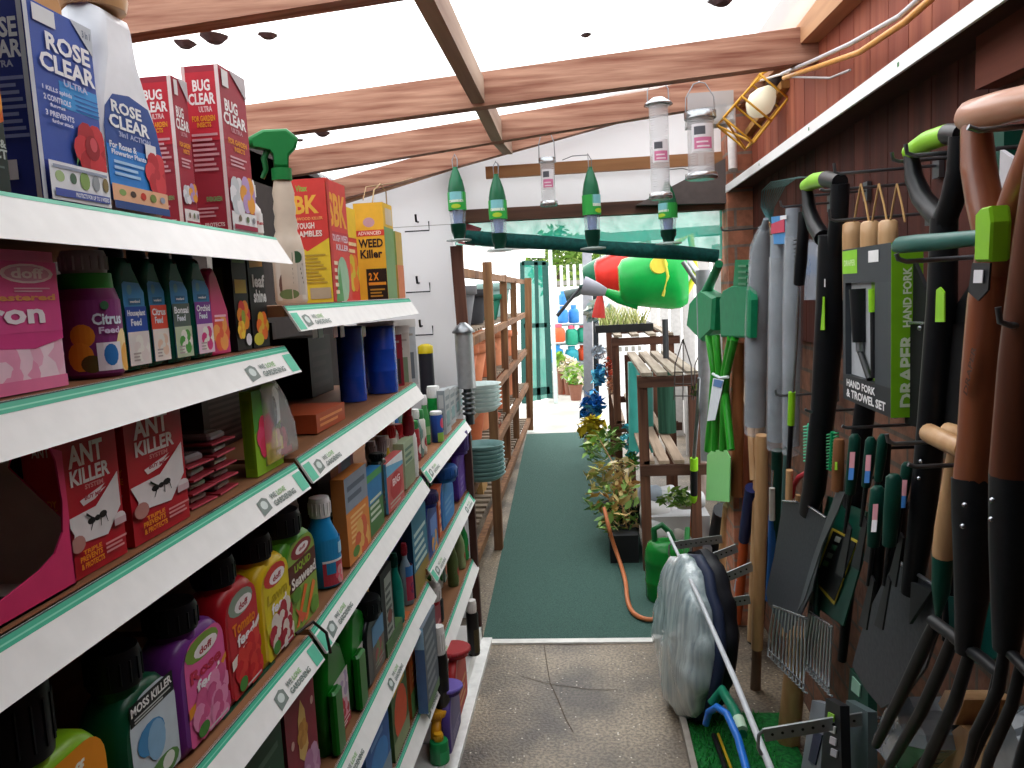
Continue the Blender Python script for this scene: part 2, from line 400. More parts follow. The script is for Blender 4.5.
# translucent roof sheets
def sheet_mat():
    m = bpy.data.materials.new('clear_roof_sheet'); m.use_nodes = True
    N = m.node_tree.nodes; L = m.node_tree.links; N.remove(N['Principled BSDF'])
    tr = N.new('ShaderNodeBsdfTransparent'); tr.inputs[0].default_value = (.97, .97, .98, 1)
    tl = N.new('ShaderNodeBsdfTranslucent'); tl.inputs[0].default_value = (.95, .95, .96, 1)
    no = N.new('ShaderNodeTexNoise'); no.inputs['Scale'].default_value = 4; mx = N.new('ShaderNodeMixShader')
    rp = N.new('ShaderNodeValToRGB'); rp.color_ramp.elements[0].color = (.15, .15, .15, 1); rp.color_ramp.elements[1].color = (.35, .35, .35, 1)
    L.new(no.outputs[0], rp.inputs[0]); L.new(rp.outputs[0], mx.inputs[0])
    L.new(tr.outputs[0], mx.inputs[1]); L.new(tl.outputs[0], mx.inputs[2]); L.new(mx.outputs[0], N['Material Output'].inputs[0]); return m
SH_M = sheet_mat()
rs = sorted(rf); rows = [(.6, rs[0][1], rs[0][2])]+rs+[(3.62, rs[-1][1], rs[-1][2]+.02)]
b = MB(); v = []
for (y, zl, zr) in rows: v += [(-1.2, y, zl+.012), (.75, y, zr+.016)]
b.add(v, [(2*i, 2*i+1, 2*i+3, 2*i+2) for i in range(len(rows)-1)], SH_M)
ro = structure(b, 'ceiling')
b = MB(); b.add([(-1.2, -2.3, rs[0][1]+.02), (.75, -2.3, rs[0][2]+.02), (.75, .6, rs[0][2]+.016), (-1.2, .6, rs[0][1]+.012)], [(0, 1, 2, 3)], mat('5a4438', .8, kind='woodX')); structure(b, 'ceiling_light_block')  # opaque sheet added over and behind the camera to cut roof light
# leaves and moss lying on the sheets
for (px, py, s_, lab) in ((185, 48, .035, 'dark dead leaf on the roof nearest the rose spray'), (215, 42, .045, 'brown curled leaf on the clear roof beside the dark one'), (268, 40, .028, 'small clump of moss on roof at upper left'),
                          (586, 39, .02, 'tiny moss clump on roof above the batten'), (723, 3, .05, 'black leaf clump on roof at top edge'), (272, 18, .022, 'moss speck just under the first rafter'), (254, 133, .03, 'dark moss at low end of the long rafter'), (300, 143, .02, 'moss speck low on the roof sheet above the spray head'), (322, 136, .04, 'pinkish leaf on roof near the third rafter')):
    Y = 1.9 if py < 60 else 2.75
    for _ in range(4):
        p = atY(px, py, Y); z = roofz(p.x, max(1.6, Y))
        Y *= 1+ (p.z-z)*(-.9)/max(.1, (p.z-H))
        Y = max(.6, min(3.3, Y))
    p = atY(px, py, Y); b = MB()
    s_ *= .62; n = 9; pts = [(p.x+s_*math.cos(2*math.pi*i/n)*(1+.4*random.random()), p.y+1.3*s_*math.sin(2*math.pi*i/n)*(1+.4*random.random()), p.z+.012) for i in range(n)]
    b.rings([pts, [(q[0]*.5+p.x*.5, q[1]*.5+p.y*.5, q[2]-s_*.5) for q in pts]], mat('6a5558', .9, scale=80, bump=.5))
    single(b, 'dead_leaf', lab, 'leaf', p, 'debris on the roof')
# battens on the white wall, brown lintel and shade cloth
b = MB(); b.beam(atY(486, 173, YW-.02), atY(724, 158, YW-.02), .03, .05, mat('a5764f', .7, scale=20, kind='woodX', col2='7f5535')); single(b, 'batten', 'thin brown batten across the white wall holding the feeders', 'batten', atY(486, 173, YW-.02))
b = MB(); b.beam(atY(462, 217, YW-.03), atY(728, 203, YW-.03), .06, .055, mat('6a4a3c', .7, scale=20, kind='woodX', col2='3a2a26')); structure(b, 'lintel')
b = MB(); pts = [atY(636, 205, YW-.10), atY(728, 203, YW-.10), atY(726, 158, YW-.10)]
b.extr(pts, (0, .04, 0), mat('6b6260', .6)); structure(b, 'trim_corner')
root = thing('shade_cloth', 'rolled teal shade netting hung under the brown lintel', 'netting', atY(590, 230, YW+.02))
TEALN = bpy.data.materials.new('teal_net'); TEALN.use_nodes = True
def net_mat(m, col, a):
    N = m.node_tree.nodes; L = m.node_tree.links; N.remove(N['Principled BSDF'])
    t = N.new('ShaderNodeBsdfTransparent'); d = N.new('ShaderNodeBsdfDiffuse'); tl = N.new('ShaderNodeBsdfTranslucent'); mx = N.new('ShaderNodeMixShader'); m2 = N.new('ShaderNodeMixShader')
    d.inputs[0].default_value = lin(col); tl.inputs[0].default_value = lin(col)
    no = N.new('ShaderNodeTexNoise'); no.inputs['Scale'].default_value = 5; no.inputs['Detail'].default_value = 2; rp = N.new('ShaderNodeValToRGB')
    rp.color_ramp.elements[0].color = (a-.12, a-.12, a-.12, 1); rp.color_ramp.elements[1].color = (a+.12, a+.12, a+.12, 1)
    L.new(no.outputs[0], rp.inputs[0]); L.new(rp.outputs[0], mx.inputs[0])
    L.new(d.outputs[0], m2.inputs[1]); L.new(tl.outputs[0], m2.inputs[2]); m2.inputs[0].default_value = .6
    L.new(t.outputs[0], mx.inputs[1]); L.new(m2.outputs[0], mx.inputs[2]); L.new(mx.outputs[0], N['Material Output'].inputs[0])
net_mat(TEALN, '2fa893', .84)
b = MB(); n = 24; v = []
for i in range(n+1):
    px = 455+(722-455)*i/n; dy = .012*math.sin(i*1.3)
    v += [atY(px, 212-8*i/n, YW-.01)+Vector((0, dy, 0)), atY(px, 245+14*i/n, YW-.03)+Vector((0, dy, 0))]
b.add(v, [(2*i, 2*i+2, 2*i+3, 2*i+1) for i in range(n)], TEALN, True); b.build('netting', root)
b = MB(); b.tube([atY(466+(718-466)*i/12, 237+19*i/12+.5*math.sin(i*1.1), YW-.07) for i in range(13)], [.030+.002*math.sin(i*.9) for i in range(13)], mat('0f5a55', .75, scale=50, bump=.4, col2='0a413e'), 12); b.build('rolled_hem', root)
b = MB(); b.extr([atY(458, 243, YW-.04), atY(474, 246, YW-.04), atY(481, 228, YW-.04), atY(463, 222, YW-.04)], (0, .02, 0), mat('b8646a', .8)); b.build('red_bundle', root, label='red cloth bunched at the left end')
# ------------------------------------------------------------------ shelving bays on the left
XE = -.50       # outer lower edge of the price strips
XB = -.99
BOARD = mat('8f6242', .6, scale=14, kind='woodY', col2='6e482e')
SHW = mat('e9e7e4', .4, var=.03)
DARK = mat('201b1c', .7, var=.2)
GRN = '3fae8b'
SHELF = {}
def strip(sh, z0, z1, y0, y1, style, parent):
    W = y1-y0; hh = .047
    def fr(u, v, w):
        t = u/W; z = z0+(z1-z0)*t
        return Vector((XE-.028+.028*(1-v/hh)+w, y0+u, z-hh+v))
    b = MB()
    v = [fr(u, vv, o) for o in (0, -.004) for u, vv in ((0, 0), (W, 0), (W, hh), (0, hh))]
    b.add(v, [(0,1,2,3),(7,6,5,4),(0,4,5,1),(1,5,6,2),(2,6,7,3),(3,7,4,0)], SHW)
    e = .012/W
    it = []
    if style == 'plain': it = [('r', 0, .9, 1, 1, '6fc0a4')]
    else:
        it = [('r', 0, .78, 1, .97, GRN), ('r', 0, .85, 1, .88, '7fd0b4'), ('r', 0, .97, 1, 1, '24453c')]
        def lab(u, wide=.16):
            k = wide/W
            return [('p', [(u+.05*k, .12), (u+.28*k, .20), (u+.28*k, .52), (u+.2*k, .62), (u+.05*k, .55)], '77827c'), ('e', u+.165*k, .40, .07*k, .13, 'c9d2ce'),
                    ('t', 'WE', u+.36*k, .42, u+.50*k, .58, '8d9691'), ('t', 'LOVE', u+.53*k, .42, u+.75*k, .58, '9ac08a'), ('t', 'GARDENING', u+.36*k, .18, u+.92*k, .36, '7d8883')]
        if 'R' in style: it += [('r', 1-3.2*e, .08, 1-.2*e, .7, '5fbf9f')]+lab(1-3.2*e-.17/W)
        if 'L' in style: it += [('r', .2*e, .06, 3*e, .7, '5fbf9f')]+lab(3.2*e)
        if 'M' in style: it += lab(.42, .14)
    draw(b, fr, W, hh, it, lay=.0002, step=.00015)
    return b.build('price_strip', parent)
def bay(name, label, y0, y1, levels, end_posts):
    root = thing('shelving_unit', label, 'shelving unit', ((XB+XE)/2, (y0+y1)/2, 0), 0, 'shop shelving along the left side')
    bk = MB(); bk.box(XB-.02, XB, y0, y1, 0, levels[0][0]+(.0 if name != 'A' else .0), DARK); bk.build('back_panel', root)
    for yy in end_posts:
        p = MB(); p.box(XB, XB+.04, yy-.015, yy+.015, 0, levels[0][0]-.05, mat('3a2a26', .6)); p.build('upright', root)
    for i, (z0, z1, st) in enumerate(levels):
        SHELF[name+str(i+1)] = (y0, y1, z0, z1)
        b = MB(); g = .004
        b.add([(XB, y0+g, z0), (XE-.028, y0+g, z0), (XE-.028, y1-g, z1), (XB, y1-g, z1), (XB, y0+g, z0-.02), (XE-.028, y0+g, z0-.02), (XE-.028, y1-g, z1-.02), (XB, y1-g, z1-.02)],
              [(0,1,2,3),(7,6,5,4),(0,4,5,1),(1,5,6,2),(2,6,7,3),(3,7,4,0)], BOARD)
        s = b.build('shelf', root)
        strip(s, z0, z1, y0+g, y1-g, st, s)
    pl = MB(); pl.box(XB, XE-.005, y0, y1, 0, .075, SHW); pl.build('plinth', root)
    SHELF[name+'0'] = (y0, y1, .075, .075)
    return root
bay('A', 'nearest shelving unit with five bright shelves of garden chemicals', .33, 1.355, [(1.617,1.617,'plain'),(1.425,1.43,'R'),(1.221,1.221,'R'),(.925,.90,'R'),(.60,.592,'ML'),(.33,.33,'L')], (.37, 1.34))
bay('B', 'middle shelving unit with drums and packets', 1.36, 2.375, [(1.50,1.502,'L'),(1.226,1.248,'L'),(.905,.957,'L'),(.585,.617,'LM'),(.327,.312,'LR')], (1.38, 2.36))
bay('C', 'far shelving unit at the end of the row beside the pole feeder', 2.38, 3.29, [(.977,.987,'L'),(.655,.678,'LR'),(.345,.38,'L')], (2.40, 3.27))
p = MB(); p.box(-.535, -.505, 3.275, 3.305, 0, .94, mat('4a2c26', .6)); single(p, 'shelf_post', 'dark brown post at the far end of the shelving row', 'post', (-.52, 3.29, 0))
b = MB(); b.box(-.505, -.462, .33, 3.29, 0, .02, mat('f0efec', .4)); structure(b, 'baseboard_left')
b = MB(); b.tube([(-.53, 1.30, .925), (-.515, 1.345, .928), (-.497, 1.36, .90), (-.493, 1.362, .86)], .003, mat('2a1a1a', .5)); single(b, 'cable_tie', 'dark cable tie joining two shelf edges at mid height', 'tie', (-.5, 1.36, .9))
def shz(sh, y):
    y0, y1, z0, z1 = SHELF[sh]; return z0+(z1-z0)*(y-y0)/(y1-y0)
def rpos(xl, xr, yref, Xf):
    R = .03
    for _ in range(4): y = atX((xl+xr)/2, yref, Xf-R).y; R = (xr-xl)*y/(2*F)*.98
    return Xf-R, y, R
def slot(sh, xl, xr, yref, ytop, Xf, hmax=None):
    Y0 = atX(xl, yref, Xf).y; Y1 = atX(xr, yref, Xf).y; ym = (Y0+Y1)/2
    z = shz(sh, ym)+.0015
    return Y0, Y1, z, Zat(ytop, Xf, ym)-z
# ------------------------------------------------------------------ product builders (local frame: front faces -y, turned to face the aisle)
R90 = math.pi/2
def rootat(name, label, cat, Xf, Y0, Y1, z, D, group, turn=0):
    return thing(name, label, cat, (Xf-D/2, (Y0+Y1)/2, z), R90+turn, group)
def carton(root, W, D, Hh, base, fi=(), si=(), name='box_body'):
    b = MB(); b.box(-W/2, W/2, -D/2, D/2, 0, Hh, K(base))
    draw(b, front(W, D), W, Hh, fi); draw(b, side(W, D), D, Hh, si)
    return b.build(name, root, local=True)
def rrect(W, Hh, r, top=None, n=5):
    """rounded rect outline from (0..): r bottom radius, top radius"""
    t = top if top is not None else r; o = []
    for cx, cz, rr, a0 in ((W/2-r, r, r, -90), (W/2-t, Hh-t, t, 0), (-W/2+t, Hh-t, t, 90), (-W/2+r, r, r, 180)):
        for i in range(n+1):
            a = math.radians(a0+90*i/n); o.append((cx+rr*math.cos(a), cz+rr*math.sin(a)))
    return o
def cap(root, r, z0, z1, col, dx=0, rib=True, taper=.92, name='cap', sy=1):
    b = MB(); prof = [(r*.98, z0), (r, z0+.002)]
    b.lathe([(r*.97, z0), (r, z0+.15*(z1-z0)), (r, z1-.2*(z1-z0)), (r*taper, z1)], P(col), 20, (dx, 0, 0), 1, sy)
    if rib:
        for i in range(16):
            a = 2*math.pi*i/16
            b.box(dx+r*math.cos(a)-.0012, dx+r*math.cos(a)+.0012, r*sy*math.sin(a)-.0012, r*sy*math.sin(a)+.0012, z0+.15*(z1-z0), z1-.25*(z1-z0), P(col))
    return b.build(name, root, local=True)
def flask(root, W, D, Hh, col, capcol, items, capfrac=.2, capr=.3, lab=(.1, .06, .9, .86), labcol='f0eeea', capdx=0, tr=.3, mat_=None, labname='label'):
    hb = Hh*(1-capfrac); m = mat_ or P(col, .3); e = min(D, W)*.22
    b = MB(); b.slab(rrect(W, hb, W*.08, W*tr), D, e, m)
    b.lathe([(W*capr*.85, hb-.01), (W*capr*.85, hb+.006)], m, 16, (capdx*W, 0, 0)); b.build('bottle', root, local=True)
    cap(root, W*capr, hb+.003, Hh, capcol, capdx*W)
    lw, lh = (lab[2]-lab[0])*W, (lab[3]-lab[1])*hb
    b = MB(); f0 = shift(front(W, D), lab[0]*W, lab[1]*hb, .0003)
    rr = rrect(lw, lh, lw*.06, lw*tr*.8)
    b.poly([f0(u+lw/2, z, .0002) for u, z in rr], K(labcol))
    draw(b, f0, lw, lh, items); b.build(labname, root, local=True)
def roundb(root, R, Hh, col, capcol, items, shape='bottle', capfrac=.18, capr=.55, labcol='f0eeea', lab=(.08, .62), arc=2.6, mat_=None):
    m = mat_ or P(col, .3); hb = Hh*(1-capfrac)
    if shape == 'tub': prof = [(R*.92, 0), (R, .01*Hh), (R, hb*.93), (R*.93, hb)]
    elif shape == 'can': prof = [(R*.9, 0), (R, .02*Hh), (R, hb*.94), (R*.8, hb)]
    else: prof = [(R*.9, 0), (R, .015*Hh), (R, hb*.62), (R*.92, hb*.74), (R*capr*.95, hb*.92), (R*capr*.9, hb)]
    b = MB(); b.lathe(prof, m, 22); b.build('bottle', root, local=True)
    cap(root, R*capr, hb, Hh, capcol, rib=shape != 'can')
    W = R*arc; b = MB(); z0 = lab[0]*hb; lh = (lab[1]-lab[0])*hb
    f0 = shift(cyl(R, W), 0, z0, .0004); draw(b, f0, W, lh, [('r', 0, 0, 1, 1, labcol)]+list(items), True); b.build('label', root, local=True)
def trigger(root, z, s, col, col2, sgn=1):
    """trigger spray head, nozzle pointing to local -x*sgn"""
    b = MB(); b.lathe([(.019*s, z), (.019*s, z+.022*s)], P(col), 16); b.build('collar', root, local=True)
    b = MB()
    o = [(-.055, .062), (-.055, .078), (-.03, .092), (.015, .095), (.035, .078), (.03, .06), (.015, .045), (.013, .022), (-.013, .022), (-.013, .045), (-.02, .055)]
    b.slab([(u*s*sgn, z+v*s) for u, v in o], .03*s, .006*s, P(col)); b.build('spray_head', root, local=True)
    b = MB(); b.tube([(-.022*s*sgn, 0, z+.058*s), (-.03*s*sgn, 0, z+.04*s), (-.028*s*sgn, 0, z+.02*s), (-.036*s*sgn, 0, z+.004*s)], [.006*s, .006*s, .005*s, .004*s], P(col2)); b.build('trigger', root, local=True)
    b = MB(); b.lathe([(.009*s, .054*s), (.009*s, .066*s)], P(col2), 10, (0, 0, z+.07*s), axis=(-sgn, 0, 0)); b.build('nozzle', root, local=True)

# =================================================================== top shelf of the near unit
def bx(label, sh, xl, xr, yref, ytop, Xf, D, base, fi=(), si=(), group=None, name='carton', cat='box', turn=0):
    Y0, Y1, z, h = slot(sh, xl, xr, yref, ytop, Xf)
    r = rootat(name, label, cat, Xf, Y0, Y1, z, D, group, turn); carton(r, Y1-Y0, D, h, base, fi, si); return r, Y1-Y0, h
NV = '3a55a8'
rose = [('r', 0, 0, .06, 1, 'd4d8e2'), ('r', .06, .2, 1, 1, '3c59b0'), ('r', .40, .50, 1, .64, '3d9be0'), ('r', .62, .585, 1, .592, '2c62b8'), ('r', .62, .56, 1, .567, '2c62b8'), ('r', .62, .535, 1, .542, '2c62b8'), ('r', .62, .51, 1, .517, '2c62b8'),
    ('p', [(.66, 1), (1, 1), (1, .84)], 'c9cfd8'), ('t', '3 in 1', .84, .93, .97, .97, '6a7890'), ('r', .1, .90, .42, .985, 'e4e6ea'),
    ('t', 'ROSE', .25, .775, .92, .87, 'f4f4f8'), ('t', 'CLEAR', .13, .665, .97, .76, 'f4f4f8'), ('t', 'ULTRA', .45, .615, .82, .65, 'b9c2e0'),
    ('t', '1 KILLS aphids', .12, .555, .55, .585, 'd8dcf0'), ('t', '2 CONTROLS', .12, .51, .52, .54, 'd8dcf0'), ('t', 'fungus', .2, .475, .42, .5, 'd8dcf0'), ('t', '3 PREVENTS', .12, .43, .54, .46, 'd8dcf0'), ('t', 'further attack', .2, .40, .52, .42, 'd8dcf0'),
    ('p', [(.5, .2), (.62, .3), (.56, .36)], '4f8a58'), ('f', .78, .30, .26, 'd0343c', 'b3242e'), ('e', .78, .32, .12, .07, '9c1c28'), ('e', .80, .34, .06, .04, 'd6505a'),
    ('r', .06, 0, 1, .2, 'e8eaee'), ('e', .2, .125, .07, .03, 'a8c08a'), ('e', .4, .125, .05, .03, '56705a'), ('e', .58, .125, .08, .05, '8aa860'), ('e', .76, .125, .06, .045, '9aa0a4'), ('e', .92, .125, .05, .04, '8a7a50'),
    ('l', .1, .16, .95, .19, 1, '9aa4b8'), ('r', .1, .02, .96, .06, '4a5aa8'), ('t', 'PROTECTS FOR UP TO 3 WEEKS', .4, .028, .94, .052, 'e0e4f0')]
roseside = [('t', 'ROSE', .3, .80, .9, .9, 'e8eaf4'), ('t', 'CLEAR', .2, .70, .94, .79, 'e8eaf4'), ('t', 'ULTRA', .4, .655, .8, .69, 'b0b8d8'), ('l', .4, .3, .92, .62, 9, '8a94c8'), ('r', .93, 0, 1, 1, 'c9cdd8'), ('r', .5, .1, .7, .2, 'd8dce8')]
bx('blue rose spray carton with red rose print on the top shelf', 'A1', 42, 105, 184, 13, -.534, .075, '24348c', rose, roseside)
# black carton cut by left edge
Y0, Y1, z, h = slot('A1', -50, 12, 178, 55, -.53)
r = rootat('carton', 'dark plant protection bottle box cut off by the left edge, top shelf', 'box', -.53, Y0, .715, z, .06, None)
carton(r, .715-Y0, .06, h, '23332f', [('e', .8, .72, .35, .2, 'd8641e'), ('e', .8, .72, .24, .13, 'e89a30'), ('e', .8, .72, .12, .07, 'c23c1c'), ('t', 'CONTROL &', .1, .34, .98, .41, 'b8c4be'), ('t', 'PROTECT', .2, .25, .98, .33, 'b8c4be'), ('l', .2, .1, .9, .2, 3, '5a6a64')])
# tall white trigger bottle
Y0, Y1, z, h = slot('A1', 104, 169, 200, 12, -.536)
W = Y1-Y0; r = rootat('spray_bottle', 'tall white rose spray bottle with blue label, tan trigger cut by the frame top', 'bottle', -.536, Y0, Y1, z, .055, None)
b = MB(); o = [(-W*.5, .004), (-W*.47, 0), (W*.47, 0), (W*.5, .004), (W*.5, h*.36), (W*.45, h*.52), (W*.36, h*.62), (W*.22, h*.80), (W*.16, h), (-W*.26, h), (-W*.30, h*.8), (-W*.42, h*.6), (-W*.49, h*.45), (-W*.5, h*.36)]
b.slab(o, .055, .016, P('eef0f6', .25)); b.build('bottle', r, local=True)
b = MB(); o = [(-W*.40, h*.05), (W*.44, h*.05), (W*.44, h*.34), (W*.38, h*.47), (W*.28, h*.56), (0, h*.59), (-W*.24, h*.57), (-W*.36, h*.5), (-W*.40, h*.4)]
f0 = lambda u, v, w: Vector((u, -.0275-.0005-w, v))
b.poly([f0(u, v, 0) for u, v in o], K('2c4f98'))
f1 = lambda u, v, w: Vector((u-W*.40, -.0275-.0005-w, v+h*.05))
draw(b, f1, W*.84, h*.54, [('r', 0, .14, .98, .5, '2e86d8'), ('t', 'ROSE', .14, .80, .66, .91, 'f2f4f8'), ('t', 'CLEAR', .08, .66, .78, .78, 'f2f4f8'), ('t', '3in1 ACTION', .22, .59, .78, .64, 'a8b4d8'), ('t', 'For Roses &', .04, .47, .5, .53, 'e4ecf8'), ('t', 'Flowering Plants', .06, .40, .66, .46, 'e4ecf8'), ('l', .08, .22, .6, .38, 3, 'a8d0f0'),
     ('r', .66, .46, .86, .60, 'e6e6ea'), ('f', .84, .33, .2, 'd84048', 'c02c38'), ('r', 0, 0, 1, .15, 'e9b48e'), ('e', .16, .08, .06, .03, '8aa860'), ('e', .34, .08, .05, .03, '4a3a34'), ('e', .52, .08, .05, .035, 'c83c30'), ('e', .7, .08, .06, .04, '7a8a48'), ('e', .88, .08, .05, .03, '9aa0b0'), ('r', 0, -.07, 1, 0, '33508c')])
b.build('label', r, local=True)
b = MB(); b.lathe([(W*.24, h), (W*.26, h+.012), (W*.25, h+.03)], P('d8a878'), 20, (-W*.05, 0, 0)); b.build('collar', r, local=True); trigger(r, h+.02, 1, 'd8a878', 'b98a5e')
r = thing('spray_bottle', 'white bottle with tan trigger head peeping out behind the blue rose carton', 'bottle', (-.66, atX(46, 60, -.66).y, z), .3)
b = MB(); b.lathe([(.03, 0), (.032, .01), (.032, .10), (.02, .16), (.016, .195)], P('eef0f6', .25), 18); b.build('bottle', r, local=True); trigger(r, .19, 1, 'd8a878', 'b98a5e')
# bug spray cartons
bugside = [('r', 0, 0, .1, 1, 'f0d4d4'), ('r', .9, 0, 1, 1, 'f4e2e2'), ('r', .1, .55, .9, .96, 'cc3040'), ('t', 'BUG', .28, .845, .75, .915, 'fbf4f4'), ('t', 'CLEAR', .14, .765, .86, .835, 'fbf4f4'), ('t', 'ULTRA', .4, .72, .76, .755, 'f0c8c8'), ('t', 'FOR GARDEN', .2, .665, .82, .7, 'f0a030'), ('t', 'INSECTS', .32, .63, .7, .66, 'f0a030'),
    ('l', .15, .36, .85, .6, 8, 'dca8b0'), ('t', 'EVERGREEN', .4, .18, .82, .21, '78b070'), ('l', .14, .08, .7, .15, 3, 'd8a8b0'), ('t', 'PROTECTS', .3, .025, .84, .05, 'f0dcdc')]
bugfr = [('t', 'BUG', .12, .735, .62, .81, 'fbf4f4'), ('t', 'CLEAR', .04, .655, .92, .73, 'fbf4f4'), ('t', 'ULTRA', .3, .615, .74, .645, 'd8a0a8'), ('t', 'FOR GARDEN', .14, .54, .86, .575, 'f0a030'), ('t', 'INSECTS', .35, .5, .76, .53, 'f0a030'), ('l', .15, .40, .8, .47, 3, 'e0b0b8'),
    ('p', [(.35, 1), (1, 1), (1, .86)], 'c8c0c4'), ('r', .06, .88, .3, .98, 'e4e0e0'), ('r', 0, 0, 1, .12, 'e6e4e4'), ('f', .3, .22, .3, 'e4e2e6', 'c8ccd0'), ('f', .72, .24, .3, 'e8a040', 'b898c8'), ('e', .3, .08, .06, .02, '7a7060'), ('e', .6, .08, .06, .02, '6a7a58'), ('e', .85, .08, .06, .02, '8a8a90'), ('r', .04, .01, .98, .04, '9c2a48')]
for (xl, xr, yr, yt, Xf, lab) in ((183, 197, 207, 79, -.562, 'red bug killer carton half hidden behind the white rose spray bottle'), (231, 255, 216, 72, -.533, 'red bug killer carton with pale edges standing clear at right of top shelf')):
    bx(lab, 'A1', xl, xr, yr, yt, Xf, .058, 'a83444', bugfr, bugside, 'bug killer cartons')
# small white pump bottle at end of the top shelf
Y0, Y1, z, h = slot('A1', 262, 282, 222, 184, -.53)
r = rootat('pump_bottle', 'short white bottle at the far end of the top shelf', 'bottle', -.54, Y0, min(Y1, 1.345), z, .03, None); roundb(r, .016, h*1.05, 'efecea', 'f4f2f0', [('t', 'Resolva', .2, .4, .8, .6, 'c04a4a')], 'bottle', .35, .5)

# =================================================================== second shelf of the near unit
Y0, Y1, z, h = slot('A2', 0, 68, 395, 250, -.545)
pinkf = [('r', 0, 0, 1, .42, 'f0c4d2'), ('f', .35, .30, .3, 'f6d4e0', 'f0a8c4'), ('f', .7, .24, .26, 'f8dce6', 'f2b4cc'), ('f', .5, .12, .2, 'f6d0de', 'ee9cbc'), ('p', [(0, .42), (1, .50), (1, .36), (.7, .30), (0, .34)], 'd43c84'), ('r', 0, 0, 1, .09, 'e87aa4'),
    ('r', 0, .42, 1, .92, 'dc4a8e'), ('e', .70, .835, .26, .07, 'f4e4ec'), ('e', .70, .835, .22, .055, 'd8a0c0'), ('t', 'doff', .54, .80, .86, .875, 'f8f0f4'), ('t', 'sequestered', .05, .63, .95, .69, 'eaa060'), ('t', 'iron', .2, .48, .82, .62, 'f6e8f0'), ('l', .55, .7, .9, .74, 2, 'f0b8d0')]
r = rootat('carton', 'large pink plant food carton at left end of second shelf', 'box', -.545, Y0-.05, Y1, z, .06, None); carton(r, Y1-Y0+.05, .06, h, 'e06a9c', pinkf, [('r', 0, .42, 1, 1, 'd04484')])
Y0, Y1, z, h = slot('A2', 70, 121, 380, 248, -.545)
xc_, yc_, R = rpos(60, 121, 330, -.54); r = thing('feed_tub', 'round plant feed tub with silver lid and green collar, oranges on label', 'tub', (xc_, yc_, z), R90-.65)
b = MB(); b.lathe([(R*.9, 0), (R, .006), (R, h*.62), (R*.9, h*.70)], mat('7c2c6c', .3), 24); b.build('tub', r, local=True)
b = MB(); b.lathe([(R*.88, h*.70), (R*.84, h*.82)], P('2fa03c'), 24); b.build('collar', r, local=True)
cap(r, R*.74, h*.82, h, 'a8acb0')
b = MB(); f0 = shift(cyl(R, R*2.8), 0, h*.03, .0005)
draw(b, f0, R*2.8, h*.58, [('r', 0, 0, 1, 1, '8a3a7c'), ('e', .28, .52, .14, .16, 'e8962c'), ('e', .24, .24, .15, .2, 'f0a030'), ('e', .36, .14, .12, .12, '5a4a20'), ('e', .8, .3, .14, .3, 'f4dca0'), ('e', .84, .2, .12, .2, 'eeb050'), ('r', .42, .04, .72, .42, 'efe8f0'), ('e', .58, .25, .09, .15, '2f78c0'), ('t', 'Citrus', .40, .66, .78, .82, 'e4ecfa'), ('t', 'Feed', .46, .54, .72, .63, 'd8c8e4'), ('e', .55, .92, .05, .06, '3a6a48')], True); b.build('label', r, local=True)
def westland(label, xl, xr, yr, yt, Xf, colr, title, pic, sub):
    Y0, Y1, z, h = slot('A2', xl, xr, yr, yt, Xf); W = Y1-Y0; D = .035
    r = rootat('feed_bottle', label, 'bottle', Xf, Y0, Y1, z, D, 'slim green feed bottles on the second shelf'); hb = h*.83
    b = MB(); o = [(-W/2, .004), (-W*.44, 0), (W*.44, 0), (W/2, .004), (W*.5, hb*.70), (W*.40, hb*.80), (W*.10, hb*.95), (W*.06, hb), (-W*.34, hb), (-W*.36, hb*.94), (-W*.5, hb*.84)]
    b.slab(o, D, .007, P('0d5a4a', .25)); b.build('bottle', r, local=True)
    b = MB(); cx = -.14*W
    b.lathe([(W*.25, hb), (W*.25, hb+.2*(h-hb)), (W*.22, h)], P('1d2a3a'), 16, (cx, 0, 0)); b.build('cap', r, local=True)
    f0 = lambda u, v, w: Vector((u-W*.40, -D/2-.0004-w, v+hb*.05)); lw = W*.84; lh = hb*.74
    b = MB(); b.poly([f0(u*lw, v*lh, 0) for u, v in ((0, 0), (1, 0), (1, .87), (.78, .98), (.1, 1), (0, .97))], K('3c8ec8'))
    draw(b, f0, lw, lh, [('e', .3, .9, .12, .06, '5a9ab0'), ('r', .2, .72, .8, .80, '2d6f9c'), ('t', 'westland', .26, .745, .74, .778, 'f0f4f4'), ('r', 0, .40, 1, .70, colr), ('t', title, .08, .57, .92, .66, 'f2f2f6'), ('t', 'Feed', .2, .47, .7, .555, 'e4e8f4'), ('r', 0, 0, 1, .4, sub), ('f', .6, .2, .34, pic, 'e8e4dc'), ('l', .15, .04, .5, .16, 3, 'b0a4a0')])
    b.build('label', r, local=True)
westland('slim green feed bottle with blue label, nearest of four', 127, 152, 365, 234, -.55, '1e4aa8', 'Houseplant', 'e0d4d0', 'e0d8d4')
westland('slim green feed bottle with orange red label band', 152, 171, 357, 236, -.555, 'e2503c', 'Citrus', 'e8c8b0', 'ece2da')
westland('slim green feed bottle with grey band and green bonsai leaves', 174, 194, 356, 237, -.55, '54625c', 'Bonsai', '4a9a3c', 'b8c8a8')
westland('slim green feed bottle with purple band and pink orchid', 196, 215, 351, 238, -.55, '7c3a98', 'Orchid', 'd0387c', 'e4c8d8')
Y0, Y1, z, h = slot('A2', 213, 232, 350, 268, -.552); W = Y1-Y0
r = rootat('pouch', 'pink plant food sachet with slanted top beside the orchid feed', 'packet', -.552, Y0, Y1, z, .02, None)
